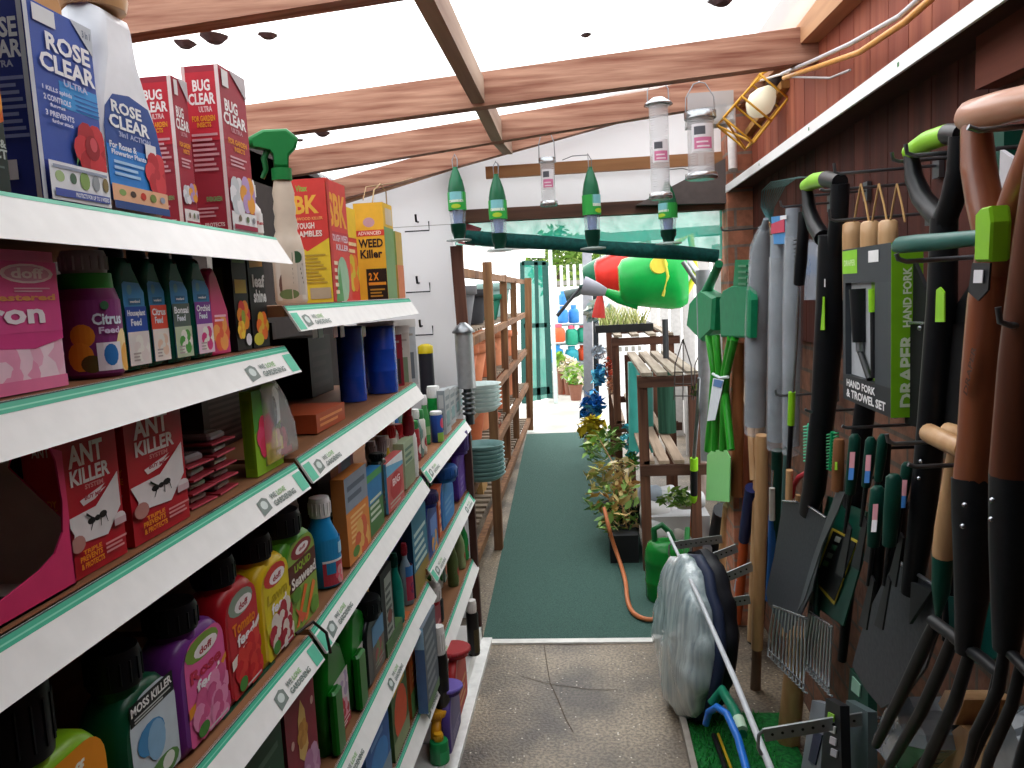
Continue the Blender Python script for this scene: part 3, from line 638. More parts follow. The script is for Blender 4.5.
b = MB(); b.slab([(-W/2, 0), (W/2, 0), (W*.5, h*.5), (0, h*.92), (-W*.15, h), (-W*.4, h*.94)], .02, .004, P('d83c7c')); draw(b, front(W, .02), W, h*.5, [('f', .5, .5, .4, 'f0a050', 'e8603c'), ('l', .2, .75, .8, .95, 2, 'f4c0d4')]); b.build('pouch', r, local=True)
fl_ = [('r', 0, .5, 1, 1, '1b1a1c'), ('r', .05, .84, .95, .92, '4a6a2c'), ('r', .1, .55, .9, .68, 'c8b030'), ('f', .55, .34, .42, 'e88a28', 'd83a34'), ('e', .5, .32, .14, .07, '98a838'), ('f', .3, .2, .26, 'f0c838', 'e8a028'), ('e', .75, .1, .2, .06, 'd8d4d8')]
bx('black carton with orange blooms beside the pink sachet', 'A2', 238, 252, 346, 246, -.552, .03, '161618', fl_, [('r', 0, .5, .5, .8, '3a4a28')], 'black plant care cartons')
bx('black leaf shine carton with orange flower at base', 'A2', 254, 270, 344, 240, -.552, .03, '141416', [('p', [(.1, .9), (.5, .97), (.9, .9), (.9, .76), (.1, .74)], 'd89a3c'), ('t', 'leaf', .2, .56, .95, .68, 'e6e6e6'), ('t', 'shine', .2, .42, .98, .54, 'e6e6e6'), ('f', .6, .2, .34, 'e8702c', 'e0b038'), ('e', .3, .08, .3, .06, 'c8c030')], [('r', .3, .8, .6, .9, '9a7a38')], 'black plant care cartons')
Y0, Y1, z, h = slot('A2', 268, 299, 340, 307, -.56)
r = rootat('carton', 'low dark red carton at far end of second shelf', 'box', -.56, Y0, min(Y1, 1.35), z, .06, None); carton(r, min(Y1, 1.35)-Y0, .06, h, '7c1a26', [('e', .6, .8, .5, .6, 'a81e2c'), ('l', .1, .1, .9, .45, 2, 'b08088')])
zt = z+h+.0015
r = thing('rooting_tub', 'pale tub with pink and orange label standing on the dark red carton', 'tub', (-.585, (Y0+1.33)/2, zt), R90)
h2 = Zat(250, -.56, Y0+.04)-zt
roundb(r, .028, h2, 'c8c0bc', 'd0cac6', [('p', [(0, 1), (1, 1), (1, .3)], 'd88a4a'), ('r', .2, .8, .9, .95, 'a83a3c'), ('f', .35, .35, .16, 'b8407c', '9c5a88'), ('p', [(.6, 0), (1, 0), (1, .5)], '8a98a4')], 'tub', .08, .9, lab=(.02, .98))

# =================================================================== third shelf of the near unit
# open pink display tray at the left edge
Y0, Y1, z, h = slot('A3', -60, 80, 610, 462, -.54)
r = rootat('display_tray', 'open pink cardboard display tray with cut out front, left edge', 'box', -.54, Y0, Y1, z, .14, None); W = Y1-Y0; D = .14
def ptray():
    b = MB(); pk = K('d8376c'); ins = K('b8a8a0')
    hf = h*.30; t = .002; hs = h
    b.box(-W/2, W/2, -D/2, D/2, 0, t, ins)
    b.box(-W/2, W/2, D/2-t, D/2, t, h, ins)
    for s in (-1, 1):
        x = s*W/2
        pts = [(x, D/2, 0), (x, D/2, h)]+[(x, -D/2+.03+.03*math.sin(a*math.pi/12), h-.03+.03*math.cos(a*math.pi/12)) for a in range(0, 6)]+[(x, -D/2, hf+.02), (x, -D/2, 0)]
        b.extr([Vector(p) for p in pts], (-s*t, 0, 0), pk)
        b.poly([Vector((p[0]-s*(t+.0006), p[1], p[2])) for p in pts], ins)
    # front panel with big round window
    o = [(-W/2, 0), (W/2, 0), (W/2, h*.92)]
    arc = [(W/2-.035+.022*math.cos(a), h*.42+.02*math.sin(a)) for a in [0]]
    fp = [(-W/2, 0), (W/2, 0), (W/2, h*.95), (W*.40, h), (W*.44, h*.9), (W*.455, h*.6), (W*.43, h*.40), (W*.34, h*.28), (W*.2, h*.22), (-W*.3, h*.12), (-W/2, h*.1)]
    b.extr([Vector((u, -D/2, v)) for u, v in fp], (0, t, 0), pk)
    return b
ptray().build('tray', r, local=True)
b = MB(); b.lathe([(.018, .003), (.018, .0035)], mat('1c1416', .6), 20, (W*.12, -.02, 0), 1.3, .8); b.build('tray_hole', r, local=True)
ant = [('t', 'ANT', .14, .71, .74, .89, 'e8dcdc'), ('t', 'KILLER', .14, .56, .82, .69, 'e8dcdc'), ('t', 'SYSTEM', .36, .505, .68, .545, 'd88a8a'), ('p', [(.25, .43), (.7, .50), (.6, .455), (.72, .47), (.5, .40), (.3, .38)], 'e0d4d4'), ('t', 'BUY ME', .33, .42, .62, .455, 'a83040'),
    ('p', [(0, .32), (.5, .34), (.94, .56), (.94, .26), (.66, .06), (.08, .10), (.1, .18)], 'e0d8d8'), ('e', .4, .235, .07, .028, '1a1416'), ('e', .5, .24, .05, .024, '1a1416'), ('e', .6, .25, .07, .03, '1a1416'), ('p', [(.36, .16), (.37, .16), (.44, .24), (.42, .25)], '1a1416'), ('p', [(.54, .16), (.55, .16), (.56, .25), (.54, .25)], '1a1416'), ('p', [(.66, .17), (.67, .17), (.64, .26), (.62, .26)], '1a1416'), ('p', [(.3, .30), (.31, .32), (.42, .26), (.40, .25)], '1a1416'),
    ('e', .88, .16, .11, .05, 'd8cccc'), ('r', .77, .10, .99, .16, 'c8a8ac'), ('e', .12, .10, .12, .07, 'b88078'), ('t', 'TRIPLE', .18, -.005, .5, .03, 'e88a20')]
antc = [(t[0],)+((t[1],)+tuple((x*1 if i in (0, 2) else .16+.84*x) if isinstance(x, float) else x for i, x in enumerate(t[2:])) if t[0] == 't' else ()) for t in []]
def lift(items, a, s):
    out = []
    for t in items:
        if t[0] == 't': out.append(('t', t[1], t[2], a+s*t[3], t[4], a+s*t[5], t[6]))
        elif t[0] == 'p': out.append(('p', [(u, a+s*v) for u, v in t[1]], t[2]))
        elif t[0] == 'e': out.append(('e', t[1], a+s*t[2], t[3], s*t[4], t[5]))
        elif t[0] == 'r': out.append(('r', t[1], a+s*t[2], t[3], a+s*t[4], t[5]))
        else: out.append(t)
    return out
antf = lift(ant, .16, .84)+[('t', 'PREVENTS', .12, .11, .5, .15, 'e88a20'), ('t', '& PROTECTS', .12, .06, .52, .10, 'e88a20'), ('l', .56, .08, .95, .17, 3, 'd89090')]
ants = [('t', 'ANT', .3, .86, .8, .93, 'c8a8a8'), ('t', 'READY', .25, .52, .85, .57, 'd07a20'), ('t', 'TO USE', .25, .46, .85, .51, 'd07a20'), ('l', .3, .1, .8, .4, 8, 'a85058')]
bx('red ant killer carton with black ant, beside the pink tray', 'A3', 70, 129, 565, 428, -.545, .04, 'b31c2a', antf, ants, 'ant killer cartons')
bx('red ant killer carton with black ant, farther of the pair', 'A3', 132, 190, 515, 402, -.545, .04, 'b31c2a', antf, ants, 'ant killer cartons')
# blister trays stacked flat
def bait(label, x, y, z, tilt, lab2):
    r = thing('bait_tray', label, 'bait station', (x, y, z), R90+tilt, 'ant bait stations stacked on the third shelf')
    b = MB(); b.box(-.035, .035, -.045, .045, 0, .003, K('8c2430')); b.box(-.0345, .0345, -.0455, -.045, .0003, .0027, K('c05060')); b.build('backing_card', r, local=True)
    b = MB(); b.slabbox(-.024, .024, -.036, .036, .003, .016, mat('8f898c', .2, coat=.5), .004); b.build('blister', r, local=True)
zz = SHELF['A3'][2]+.002
yA = atX(200, 500, -.545).y
k = 0
posn = ['bottom front', 'second', 'third', 'fourth', 'top']
for col, (yy, n) in enumerate(((yA+.035, 4), (yA+.11, 5))):
    for i in range(n):
        bait('ant bait card, %s one in the %s pile' % (['lowest', 'second lowest', 'third from bottom', 'fourth from bottom', 'topmost'][i], ['near', 'far'][col]), -.60, yy, zz+i*.019, .06*((i*37+col*11) % 3-1), '')
bx('upright bait carton seen dark behind the red bait cards', 'A3', 205, 258, 440, 372, -.72, .08, '3a2c2a', [('l', .1, .1, .9, .8, 9, '5a4a44')], [])
bx('lime green carton with pink bloom right of the bait cards', 'A3', 257, 284, 465, 388, -.545, .02, '8ab824', [('p', [(0, 1), (.55, 1), (.3, .6), (0, .5)], '4c9a2c'), ('p', [(.3, 1), (1, 1), (1, .55), (.75, .5)], 'd8d8d4'), ('e', .75, .68, .14, .2, '2a2624'), ('f', .4, .44, .3, 'e0406c', 'd83058'), ('r', .35, .08, 1, .34, 'e8d040'), ('f', .75, .3, .2, 'e8b8a0', 'f0d890'), ('l', .4, .12, .9, .25, 2, 'c09828')], [('r', .2, .1, .8, .9, '7aa81e')])
# clear bag of bulbs leaning
Y0, Y1, z, h = 1.27, 1.40, 1.232, Zat(374, -.55, 1.32)-1.232
r = rootat('bulb_bag', 'clear plastic bag of flower bulbs at the end of third shelf', 'packet', -.53, Y0, Y1, z, .05, None); W = Y1-Y0
b = MB(); o = [(-W/2, 0), (W*.5, 0), (W*.42, h*.35), (W*.05, h*.8), (-W*.25, h), (-W*.5, h*.96), (-W*.48, h*.5)]
b.slab(o, .05, .015, glassy('dfe4e4', .35, .1)); b.build('bag', r, local=True)
b = MB(); b.slab([(-W*.45, .003), (W*.42, .003), (W*.3, h*.35), (-W*.1, h*.5), (-W*.45, h*.45)], .02, .004, K('5a3228')); draw(b, lambda u, v, w: Vector((u-W*.45, -.0102-w, v+.003)), W*.87, h*.45, [('f', .3, .45, .2, 'b03040', '8c2434'), ('f', .62, .4, .2, 'c83c4c', '9a3a30'), ('e', .3, .75, .06, .1, 'd8d8d0'), ('r', .5, .02, .98, .2, 'a82438')]); b.build('picture_card', r, local=True)
# =================================================================== fourth shelf of the near unit: flat feed bottles with black caps
def doff(title, tc, stripe, pic, pic2, topc='7a9a3c'):
    return [('e', .45, .88, .42, .12, topc), ('e', .53, .85, .30, .075, 'f0e8e8'), ('t', 'doff', .36, .81, .68, .88, 'a82c3c'),
            ('t', title, .10, .60, .88, .72, tc), ('t', 'feed', .22, .47, .82, .59, 'f2ecee'), ('p', [(0, .40), (.6, .46), (1, .62), (1, .56), (.6, .38), (0, .30)], stripe),
            ('f', .40, .24, .3, pic, pic2), ('f', .72, .34, .26, pic2, pic), ('f', .75, .12, .24, pic, pic2), ('e', .28, .10, .14, .07, '4a8a3c'), ('l', .4, .02, .9, .06, 1, 'd8d0d0')]
def fl(label, sh, xl, xr, yr, yt, Xf, D, col, capcol, items, labcol, group=None, lab=(.16, .04, .94, .92), capfrac=.2, capr=.24, capdx=-.12, tr=.34, name='feed_bottle', cat='bottle', hmax=None):
    Y0, Y1, z, h = slot(sh, xl, xr, yr, yt, Xf)
    if hmax: h = min(h, hmax)
    r = rootat(name, label, cat, Xf, Y0, Y1, z, D, group); flask(r, Y1-Y0, D, h, col, capcol, items, capfrac, capr, lab, labcol, capdx, tr); return r
G4 = 'flat feed bottles with black caps'
fl('lime green feed bottle with orange label at bottom left corner', 'A4', 0, 112, 762, 670, -.545, .07, '7fae1e', '14141a', [('p', [(.1, 0), (1, .6), (1, .2), (.5, 0)], '3a4a1c'), ('e', .3, .55, .3, .3, 'f0a030'), ('t', 'doff', .3, .75, .7, .88, 'f0ece0')], 'e8901e', G4, capfrac=.36)
fl('dark green moss killer bottle, second from the left on fourth shelf', 'A4', 118, 182, 735, 641, -.55, .06, '0c4a30', '12141a', [('r', .02, .76, .98, .97, '1a1c1e'), ('t', 'MOSS KILLER', .05, .85, .95, .94, 'f0f0ee'), ('l', .1, .77, .9, .83, 2, 'c8ccc8'), ('e', .4, .52, .3, .16, '4a8cc0'), ('e', .5, .45, .2, .2, '8ab4d4'), ('e', .6, .12, .35, .12, '5a8a48'), ('e', .7, .14, .14, .08, 'e4e8e0')], 'c8d4dc', G4, capfrac=.25, tr=.45)
fl('purple feed bottle with pink flowers', 'A4', 176, 231, 690, 597, -.545, .06, '6c2c80', '121218', doff('Rose', 'c02c4c', 'e0902c', 'e890b8', 'd0588c'), 'e0609c', G4)
fl('bright red tomato feed bottle', 'A4', 222, 262, 640, 553, -.545, .06, 'b01824', '14121a', doff('Tomato', 'e8801c', 'e8dcd4', 'c81c28', 'd83c34', '8a9a8a'), 'c03038', G4)
fl('yellow lime feed bottle with berry label', 'A4', 258, 293, 605, 531, -.545, .06, 'd8b41c', '161418', doff('Lawn', 'b8a014', 'd8c83c', 'b02c3c', 'e0d4c8', 'c83c34'), 'dcc62a', G4)
fl('green liquid seaweed bottle with carrots on the label', 'A4', 281, 318, 570, 507, -.545, .06, '4a8c24', '14141a', [('r', 0, .48, 1, .78, '5a2c20'), ('e', .5, .88, .38, .1, '8a2c34'), ('e', .52, .88, .24, .055, 'f0e8e8'), ('t', 'doff', .4, .86, .64, .9, 'a82c3c'), ('t', 'LIQUID', .2, .65, .8, .75, '98b43c'), ('t', 'Seaweed', .06, .5, .96, .63, 'ece4dc'), ('p', [(.1, .06), (.2, .06), (.6, .42), (.5, .46)], 'e0702c'), ('p', [(.4, .04), (.5, .04), (.9, .36), (.8, .42)], 'e88038'), ('p', [(.1, .3), (.2, .24), (.5, .1), (.3, .06)], 'd85c3c'), ('e', .8, .12, .16, .1, '6a9a3c'), ('e', .2, .42, .16, .08, '5a8a30')], '8aa848', G4)
def rb(label, sh, xl, xr, yr, yt, Xf, col, capcol, items, shape='bottle', group=None, capfrac=.18, capr=.55, labcol=None, lab=(.08, .62), name='bottle', cat='bottle'):
    x, y, R = rpos(xl, xr, yr, Xf); y = min(max(y, SHELF[sh][0]+R), SHELF[sh][1]-R); z = shz(sh, y)+.0015; h = Zat(yt, Xf-R, y)-z
    r = thing(name, label, cat, (x, y, z), R90, group); labcol = labcol or col; roundb(r, R, h, col, capcol, items, shape, capfrac, capr, labcol, lab); return r
blu = [('r', 0, 0, 1, .5, 'b83c4c'), ('f', .5, .2, .2, 'e86070', 'd8a0a0'), ('r', .08, .25, .3, .5, '2a86b8'), ('r', 0, .5, 1, .55, 'e8e4e4'), ('r', .4, .66, .65, .9, 'a8d4e8')]
rb('turquoise bottle with white cap in front at the end of fourth shelf', 'B3', 305, 342, 560, 497, -0.53, '1f86c0', 'f2ecee', blu, 'bottle', 'turquoise bottles with white caps', .22, .62, '2a8cc4', (.04, .70))
rb('turquoise bottle with white cap standing behind its twin', 'B3', 286, 305, 545, 500, -0.61, '1b6f9c', 'b8b0b4', blu, 'bottle', 'turquoise bottles with white caps', .22, .62, '23789f', (.04, .70))
# fifth shelf of the near unit
bx('dark green lawn carton at the bottom beside the burgundy one', 'A5', 222, 283, 750, 690, -.545, .06, '1e4a34', [('t', '& more', .5, .72, .97, .84, '9ab0a4'), ('l', .1, .3, .9, .6, 4, '4a6a58')], [], 'cartons on the lower shelf')
bx('burgundy bone meal carton with bulb picture', 'A5', 286, 318, 740, 660, -.545, .06, '8a2c3c', [('t', 'fish, blood & bone', .06, .80, .96, .88, 'd8b8b8'), ('p', [(.35, .35), (.5, .28), (.66, .36), (.62, .62), (.5, .72), (.38, .6)], 'd8b068'), ('f', .5, .48, .16, 'c89040', 'b87c34'), ('f', .7, .15, .3, 'c898b8', 'b478a0'), ('f', .3, .08, .2, 'd8c0cc', 'a86888'), ('e', .15, .5, .05, .03, 'd8b0a8'), ('e', .85, .62, .05, .03, 'd8b0a8')], [('r', 0, 0, 1, 1, '5c1c28')], 'cartons on the lower shelf')
# green angled spreader bottles
def spreader(label, xl, xr, yr, yt, Xf):
    Y0, Y1, z, h = slot('B4', xl, xr, yr, yt, Xf); D = .045; W = Y1-Y0
    r = rootat('spreader_bottle', label, 'bottle', Xf, Y0, Y1, z, D, 'bright green spreader bottles')
    b = MB(); b.slab([(-W/2, 0), (W/2, 0), (W/2, h*.62), (W*.30, h*.86), (-W*.05, h), (-W*.34, h), (-W*.5, h*.62)], D, .012, P('0f7a1c', .3)); b.build('bottle', r, local=True)
    b = MB(); b.slabbox(-W*.5-.001, -W*.16, -D/2-.018, -D/2, 0, h*.6, P('0e6a18', .3), .005); b.build('grip', r, local=True)
    b = MB(); f0 = shift(front(W, D), W*.30, h*.02, .0004); draw(b, f0, W*.66, h*.58, [('r', 0, .05, 1, .98, 'd8d4d4'), ('f', .35, .6, .3, 'd83c54', 'e890a8'), ('f', .7, .75, .28, 'b8a0c0', 'e0d0d8'), ('f', .6, .3, .3, 'e0a0b0', 'c02838'), ('r', 0, .05, 1, .2, 'b02834'), ('l', .1, .08, .9, .18, 2, 'f0e0e0')]); b.build('label', r, local=True)
Ya = atX(330, 740, -.545).y
spreader('bright green spreader bottle near the burgundy carton', 326, 349, 690, 636, -.545)
spreader('bright green spreader bottle farther along beside dark bottles', 350, 372, 650, 606, -.545)

# =================================================================== middle unit
# top shelf
Y0, Y1, z, h = slot('B1', 284, 313, 290, 176, -.56); xc_, yc_, R = rpos(273, 306, 270, -.535); W = 2*R; h = Zat(178, xc_, yc_)-z
r = rootat('spray_bottle', 'beige ribbed spray bottle with green trigger at near end of middle unit', 'bottle', xc_+.025, yc_-R, yc_+R, z, .05, None, .45-R90)
b = MB()
b.lathe([(R*.9, 0), (R, .006), (R, h*.42), (R*.85, h*.52), (R*.66, h*.58), (R*.72, h*.64), (R*.63, h*.70), (R*.7, h*.76), (R*.62, h*.82), (R*.68, h*.88), (R*.5, h*.99)], P('d6c6b4', .3), 22, sx=1, sy=.8); b.build('bottle', r, local=True)
b = MB(); f0 = shift(cyl(R, R*2, .75), 0, h*.03, .0005); draw(b, f0, R*2, h*.4, [('r', 0, 0, 1, 1, 'd8ccc0'), ('e', .3, .3, .2, .25, '6a4a40'), ('r', .5, .1, .95, .9, 'c4b8ac'), ('e', .7, .85, .2, .12, '3a5a3c'), ('l', .55, .3, .9, .75, 5, '7a7068'), ('e', .4, .12, .3, .1, '6a7a4c')], True); b.build('label', r, local=True)
trigger(r, h*.98, 1.0, '1c7a3c', '166030')
r = thing('spray_bottle', 'second spray bottle with green trigger hidden behind the beige one', 'bottle', (-.655, 1.42, z), .5)
b = MB(); b.lathe([(.028, 0), (.03, .01), (.03, .12), (.015, .16), (.014, .19)], P('c8c4bc', .3), 18); b.build('bottle', r, local=True); trigger(r, .188, .85, '1c6a3a', '166030')
sbkS = [('r', 0, 0, 1, 1, 'e8c83a'), ('p', [(0, 1), (1, 1), (1, .52), (.5, .42), (0, .56)], 'd8413c'), ('t', 'Vitax', .34, .90, .6, .95, '8ab04a'), ('t', 'SBK', .08, .72, .82, .87, 'f0b448'), ('t', 'BRUSHWOOD KILLER', .1, .67, .9, .695, 'f0a060'), ('t', 'TOUGH', .3, .60, .7, .65, 'f4e0d8'), ('t', 'BRAMBLES', .18, .535, .86, .585, 'f4e0d8'), ('l', .1, .15, .9, .40, 9, 'c0a040'), ('r', .5, .03, .96, .12, 'b8a890')]
sbkF = [('t', 'SBK', .06, .62, .94, .90, 'f0a83c'), ('r', 0, .52, 1, .58, 'c03440'), ('t', 'TOUGH WEED', .08, .50, .94, .56, 'e8c8d0'), ('t', 'KILLER', .3, .43, .94, .48, 'e8c8d0'), ('e', .55, .18, .3, .2, '9ac0a0'), ('p', [(.1, 0), (.4, .3), (.5, 0)], '5a9a5c'), ('l', .05, .05, .3, .35, 5, 'e8d0b0'), ('r', 0, 0, .12, 1, 'c83a38')]
bx('tall red and yellow brushwood killer carton on the middle unit', 'B1', 333, 352, 290, 182, -.545, .10, 'd84440', sbkF, sbkS)
bx('second red and yellow carton tucked behind the tall one', 'B1', 350, 360, 290, 208, -.585, .06, 'd8443c', [('r', 0, .68, 1, 1, 'ecc63a'), ('f', .5, .3, .5, 'e88038', 'd8c040'), ('l', .1, .5, .9, .65, 2, 'f0d0a0')], [('r', 0, .7, 1, 1, 'f0c838')])
wk = [('r', 0, 0, 1, 1, 'f0bc3a'), ('e', .5, .80, .2, .05, 'c8a0a8'), ('r', 0, .66, 1, .72, 'd8483c'), ('t', 'ADVANCED', .1, .67, .9, .71, 'f8d8c8'), ('t', 'WEED', .1, .54, .94, .63, '3a2a24'), ('t', 'Killer', .14, .43, .90, .52, '3a2a24'), ('r', .3, 0, 1, .32, '2a201c'), ('t', '2 X', .38, .2, .72, .28, 'f0a030'), ('r', .36, .15, .96, .18, 'e8a038'), ('l', .4, .02, .9, .12, 3, 'b89038')]
bx('yellow weed killer carton facing the camera', 'B1', 388, 397, 290, 204, -.53, .08, 'e8bc40', [('r', 0, 0, 1, .75, '7aa068'), ('r', .2, .78, .9, .95, 'd8c8b0')], wk)
bx('green and orange carton last on the middle top shelf', 'B1', 399, 405, 292, 232, -.53, .06, 'c8a858', [('r', 0, 0, 1, .5, 'd87848')], [('r', 0, .5, 1, 1, '88a868')])
b = MB(); pts = [atX(372, 205, -.60), atX(374, 190, -.60), atX(380, 184, -.60), atX(386, 192, -.6), atX(387, 210, -.6)]
b.tube(pts, .002, mat('b89a6c', .6)); b.tube([atX(363, 200, -.60), atX(366, 187, -.60), atX(400, 182, -.60), atX(412, 178, -.6)], .0016, mat('a88a64', .6)); 
b.box(-.63, -.60, 2.0, 2.06, 1.60, 1.68, K('d8d4d0')); single(b, 'hanging_tag', 'white tag on a twisted string above the yellow cartons', 'tag', atX(372, 205, -.6))
# second shelf: blue drums
for (xl, xr, X, lab) in ((365, 398, -.53, 'blue drum in front on the middle unit'), (338, 366, -.58, 'blue drum set back behind its twin')):
    x_, y_, R = rpos(xl, xr, 370, X); z = shz('B2', y_)+.0015; h = Zat(326, X-R, y_)-z
    r = thing('drum', lab, 'drum', (x_, y_, z), R90, 'blue drums')
    b = MB(); b.lathe([(R*.96, 0), (R, .006), (R, h*.32), (R*1.02, h*.335), (R, h*.35), (R, h*.64), (R*1.02, h*.655), (R, h*.67), (R, h*.95), (R*.97, h*.97)], mat('1646b8', .25, coat=.4), 28); b.build('drum_body', r, local=True)
    b = MB(); b.lathe([(R*1.01, h*.965), (R*1.01, h*.985), (R*.9, h)], P('183a90'), 28); b.build('lid', r, local=True)
    b = MB(); f0 = shift(cyl(R, R*1.3, 1, .9), 0, h*.15, .0006); draw(b, f0, R*1.3, h*.6, [('r', 0, 0, 1, 1, '2a62c8'), ('l', .1, .1, .9, .8, 6, '6a94dc')], True); b.build('label', r, local=True)
bx('dark carton in shadow at the left of the blue drums', 'B2', 312, 334, 390, 336, -.75, .10, '1c1416', [('l', .1, .1, .9, .8, 4, '2c2022')], [])
bx('flat orange red packet lying on second shelf of the middle unit', 'B2', 316, 345, 415, 408, -.56, .12, 'a84a28', [('l', .1, .2, .9, .8, 2, 'd88a50')], [])
# price tickets under the top shelf edge
for i, (px, c) in enumerate(((312, 'd8c8d0'), (318, '9aa0a8'), (333, 'e4a8b4'), (340, 'd8d0d4'), (362, 'd8d4d0'))):
    b = MB(); p = atX(px, 331-.0*i, -.56); b.box(p.x, p.x+.001, p.y, p.y+.03, p.z-.015, p.z+.012, K(c)); single(b, 'price_ticket', ['pale pink ticket nearest under the middle top shelf', 'grey ticket second under the shelf', 'rose ticket third under the shelf', 'off white ticket fourth under the shelf', 'white ticket farthest under the shelf'][i], 'ticket', p, 'tickets under the top shelf')
# hanging packets at the end of the drums shelf
for i, (xl, xr, yt, yb, c, c2) in enumerate(((386, 393, 322, 395, 'd8c8c0', 'e0907c'), (393, 400, 328, 393, '8c2434', '3a2a2c'), (400, 407, 326, 392, 'c8c0b8', '7a8a70'), (406, 413, 320, 388, 'b8bcc0', '6a7078'))):
    A = atX(xl, 350, -.55); Bq = atX(xr, 350, -.55); zt_ = Zat(yt, -.55, A.y); zb_ = Zat(yb, -.55, A.y)
    b = MB(); b.T = Matrix.Translation((-.585, (A.y+Bq.y)/2, zb_)) @ Matrix.Rotation(R90-.75, 4, 'Z'); W = (Bq.y-A.y)+.035; hh = zt_-zb_
    b.slab([(-W/2, 0), (W/2, 0), (W/2, hh), (-W/2, hh)], .008, .003, K(c)); draw(b, front(W, .008), W, hh, [('r', .1, .1, .9, .5, c2), ('f', .5, .3, .3, 'e8b0a0', c2), ('l', .1, .6, .9, .8, 3, 'a09890'), ('r', 0, .88, 1, 1, 'd8d4d0')]); draw(b, side(W, .008), .008, hh, [('r', 0, 0, 1, 1, c)])
    single(b, 'seed_packet', ['pink and cream packet beside the front blue drum', 'dark red packet in the row after the drums', 'cream and green packet in the row after the drums', 'grey packet last in the row, edge of the shelf'][i], 'packet', (-.585, (A.y+Bq.y)/2, zb_), 'packets beside the blue drums')
# black tub with yellow lid by the wall
r = thing('black_tub', 'black tub with yellow lid against the white wall', 'tub', (-.66, 3.40, 0)); r.location = (-.70, 3.40, .99)
A = atY(425, 344, 3.40); zt_ = A.z; R = .032
r.location = (A.x, 3.40, zt_-.29)
b = MB(); b.lathe([(R, 0), (R, .25)], P('2c2c34'), 20); b.build('tub', r, local=True); b = MB(); b.lathe([(R*1.05, .25), (R*1.05, .28), (R*.5, .29)], P('d8c020'), 20); b.build('lid', r, local=True)
b = MB(); b.box(A.x-.05, A.x+.05, 3.34, 3.46, zt_-.30, zt_-.291, METAL()); b.box(A.x-.05, A.x+.05, 3.46, 3.55, zt_-.30, zt_-.291, METAL()); single(b, 'wall_bracket', 'small metal bracket shelf carrying the black tub', 'bracket', (A.x, 3.5, zt_-.3))
for i, (px, py) in enumerate(((418, 222), (419, 283), (422, 326))):
    b = MB(); p = atY(px, py, YW); b.tube([p, p+Vector((0, -.04, 0)), p+Vector((0, -.045, .03))], .005, BLK); b.tube([p+Vector((-.06, -.01, -.04)), p+Vector((.05, -.01, -.04)), p+Vector((.05, -.01, 0))], .003, BLK)
    single(b, 'wall_hook', ['topmost black hook on the white wall', 'middle black hook on the white wall', 'lowest black hook on the white wall'][i], 'hook', p, 'hooks on the white wall')

# ---- third shelf of the middle unit
og = [('r', 0, .6, 1, 1, '8a94a4'), ('l', .1, .68, .9, .92, 2, '5a6474'), ('r', 0, 0, 1, .58, 'e08a40'), ('l', .15, .2, .85, .55, 6, 'f0c080'), ('f', .6, .15, .3, 'd8603c', 'e8b060'), ('e', .3, .1, .15, .06, '5a8a40')]
bx('dark brown carton with purple flowers on third shelf of middle unit', 'B3', 322, 343, 540, 452, -0.6, 0.05, '3a1c14', [('e', .7, .4, .2, .15, '2a1c34'), ('l', .1, .25, .7, .4, 3, '9a7a6a'), ('r', .5, .05, 1, .25, 'b83028'), ('r', .6, .5, 1, .8, 'c8702c'), ('f', .8, .2, .2, '6a2c6c', 'c04c30')], [])
bx('grey topped orange carton behind the dark brown carton', 'B3', 340, 356, 500, 448, -0.6, 0.03, 'd87c3c', [('r', 0, .7, 1, 1, 'c88a94'), ('r', .2, .75, .8, .95, '9aa0b0')], [])
bx('tall orange feed carton in front on third shelf', 'B3', 346, 369, 515, 471, -0.535, 0.03, 'd8863c', og, [('r', 0, 0, 1, 1, 'c07434')])
bx('blue and green ready to use pouch carton', 'B3', 367, 383, 500, 471, -0.537, 0.03, '2f7ab0', [('r', 0, 0, 1, .5, '4a7a44'), ('l', .15, .2, .9, .6, 4, 'd0dcc8'), ('r', 0, .88, 1, 1, '4a9a58')], [('r', 0, 0, 1, 1, '2a5a78')])
fl('dark curved bottle beside the blue and green carton', 'B3', 382, 390, 500, 452, -0.54, 0.03, '14221e', '12161a', [('l', .1, .2, .9, .5, 3, '7a5a40')], '2a3a34', capfrac=.1)
for i, (px, py) in enumerate(((371, 443), (381, 438), (388, 434), (394, 431))):
    rb(['grey capped bottle nearest in the back row of four', 'grey capped bottle second in the back row', 'grey capped bottle third in the back row', 'grey capped bottle farthest in the back row'][i], 'B3', px-7, px+7, py+10, py-2, -.572, '5a6a6c', 'a8a4aa', [('l', .1, .2, .9, .8, 4, 'a8a8a0')], 'bottle', 'grey capped bottles at the back', .3, .8)
bx('white topped blue and red carton tilted on third shelf', 'B3', 387, 404, 485, 457, -0.533, 0.025, 'c8605c', [('r', 0, .72, 1, 1, '6ab0d8'), ('p', [(0, .95), (1, .8), (1, 1), (0, 1)], 'e8ecf0'), ('e', .5, .42, .35, .28, 'b83038'), ('t', 'BIG', .3, .45, .75, .6, 'f0d8d8'), ('l', .1, .05, .9, .2, 2, 'c8b0a0')], [('r', 0, 0, 1, 1, '5aa0c8')])
bx('pale green carton after the tilted red one', 'B3', 405, 415, 470, 440, -0.537, 0.03, 'a8b898', [('r', 0, 0, 1, .5, '8a9a78'), ('l', .1, .5, .9, .9, 3, '5a7a68')], [('r', 0, 0, 1, 1, 'b8c4a8')])
rb('orange capped tub at the back beside the pale green carton', 'B3', 394, 410, 420, 407, -0.6, 'c87020', 'b86a1c', [('r', 0, 0, 1, 1, '4a6a30')], 'tub', None, .1, .9)
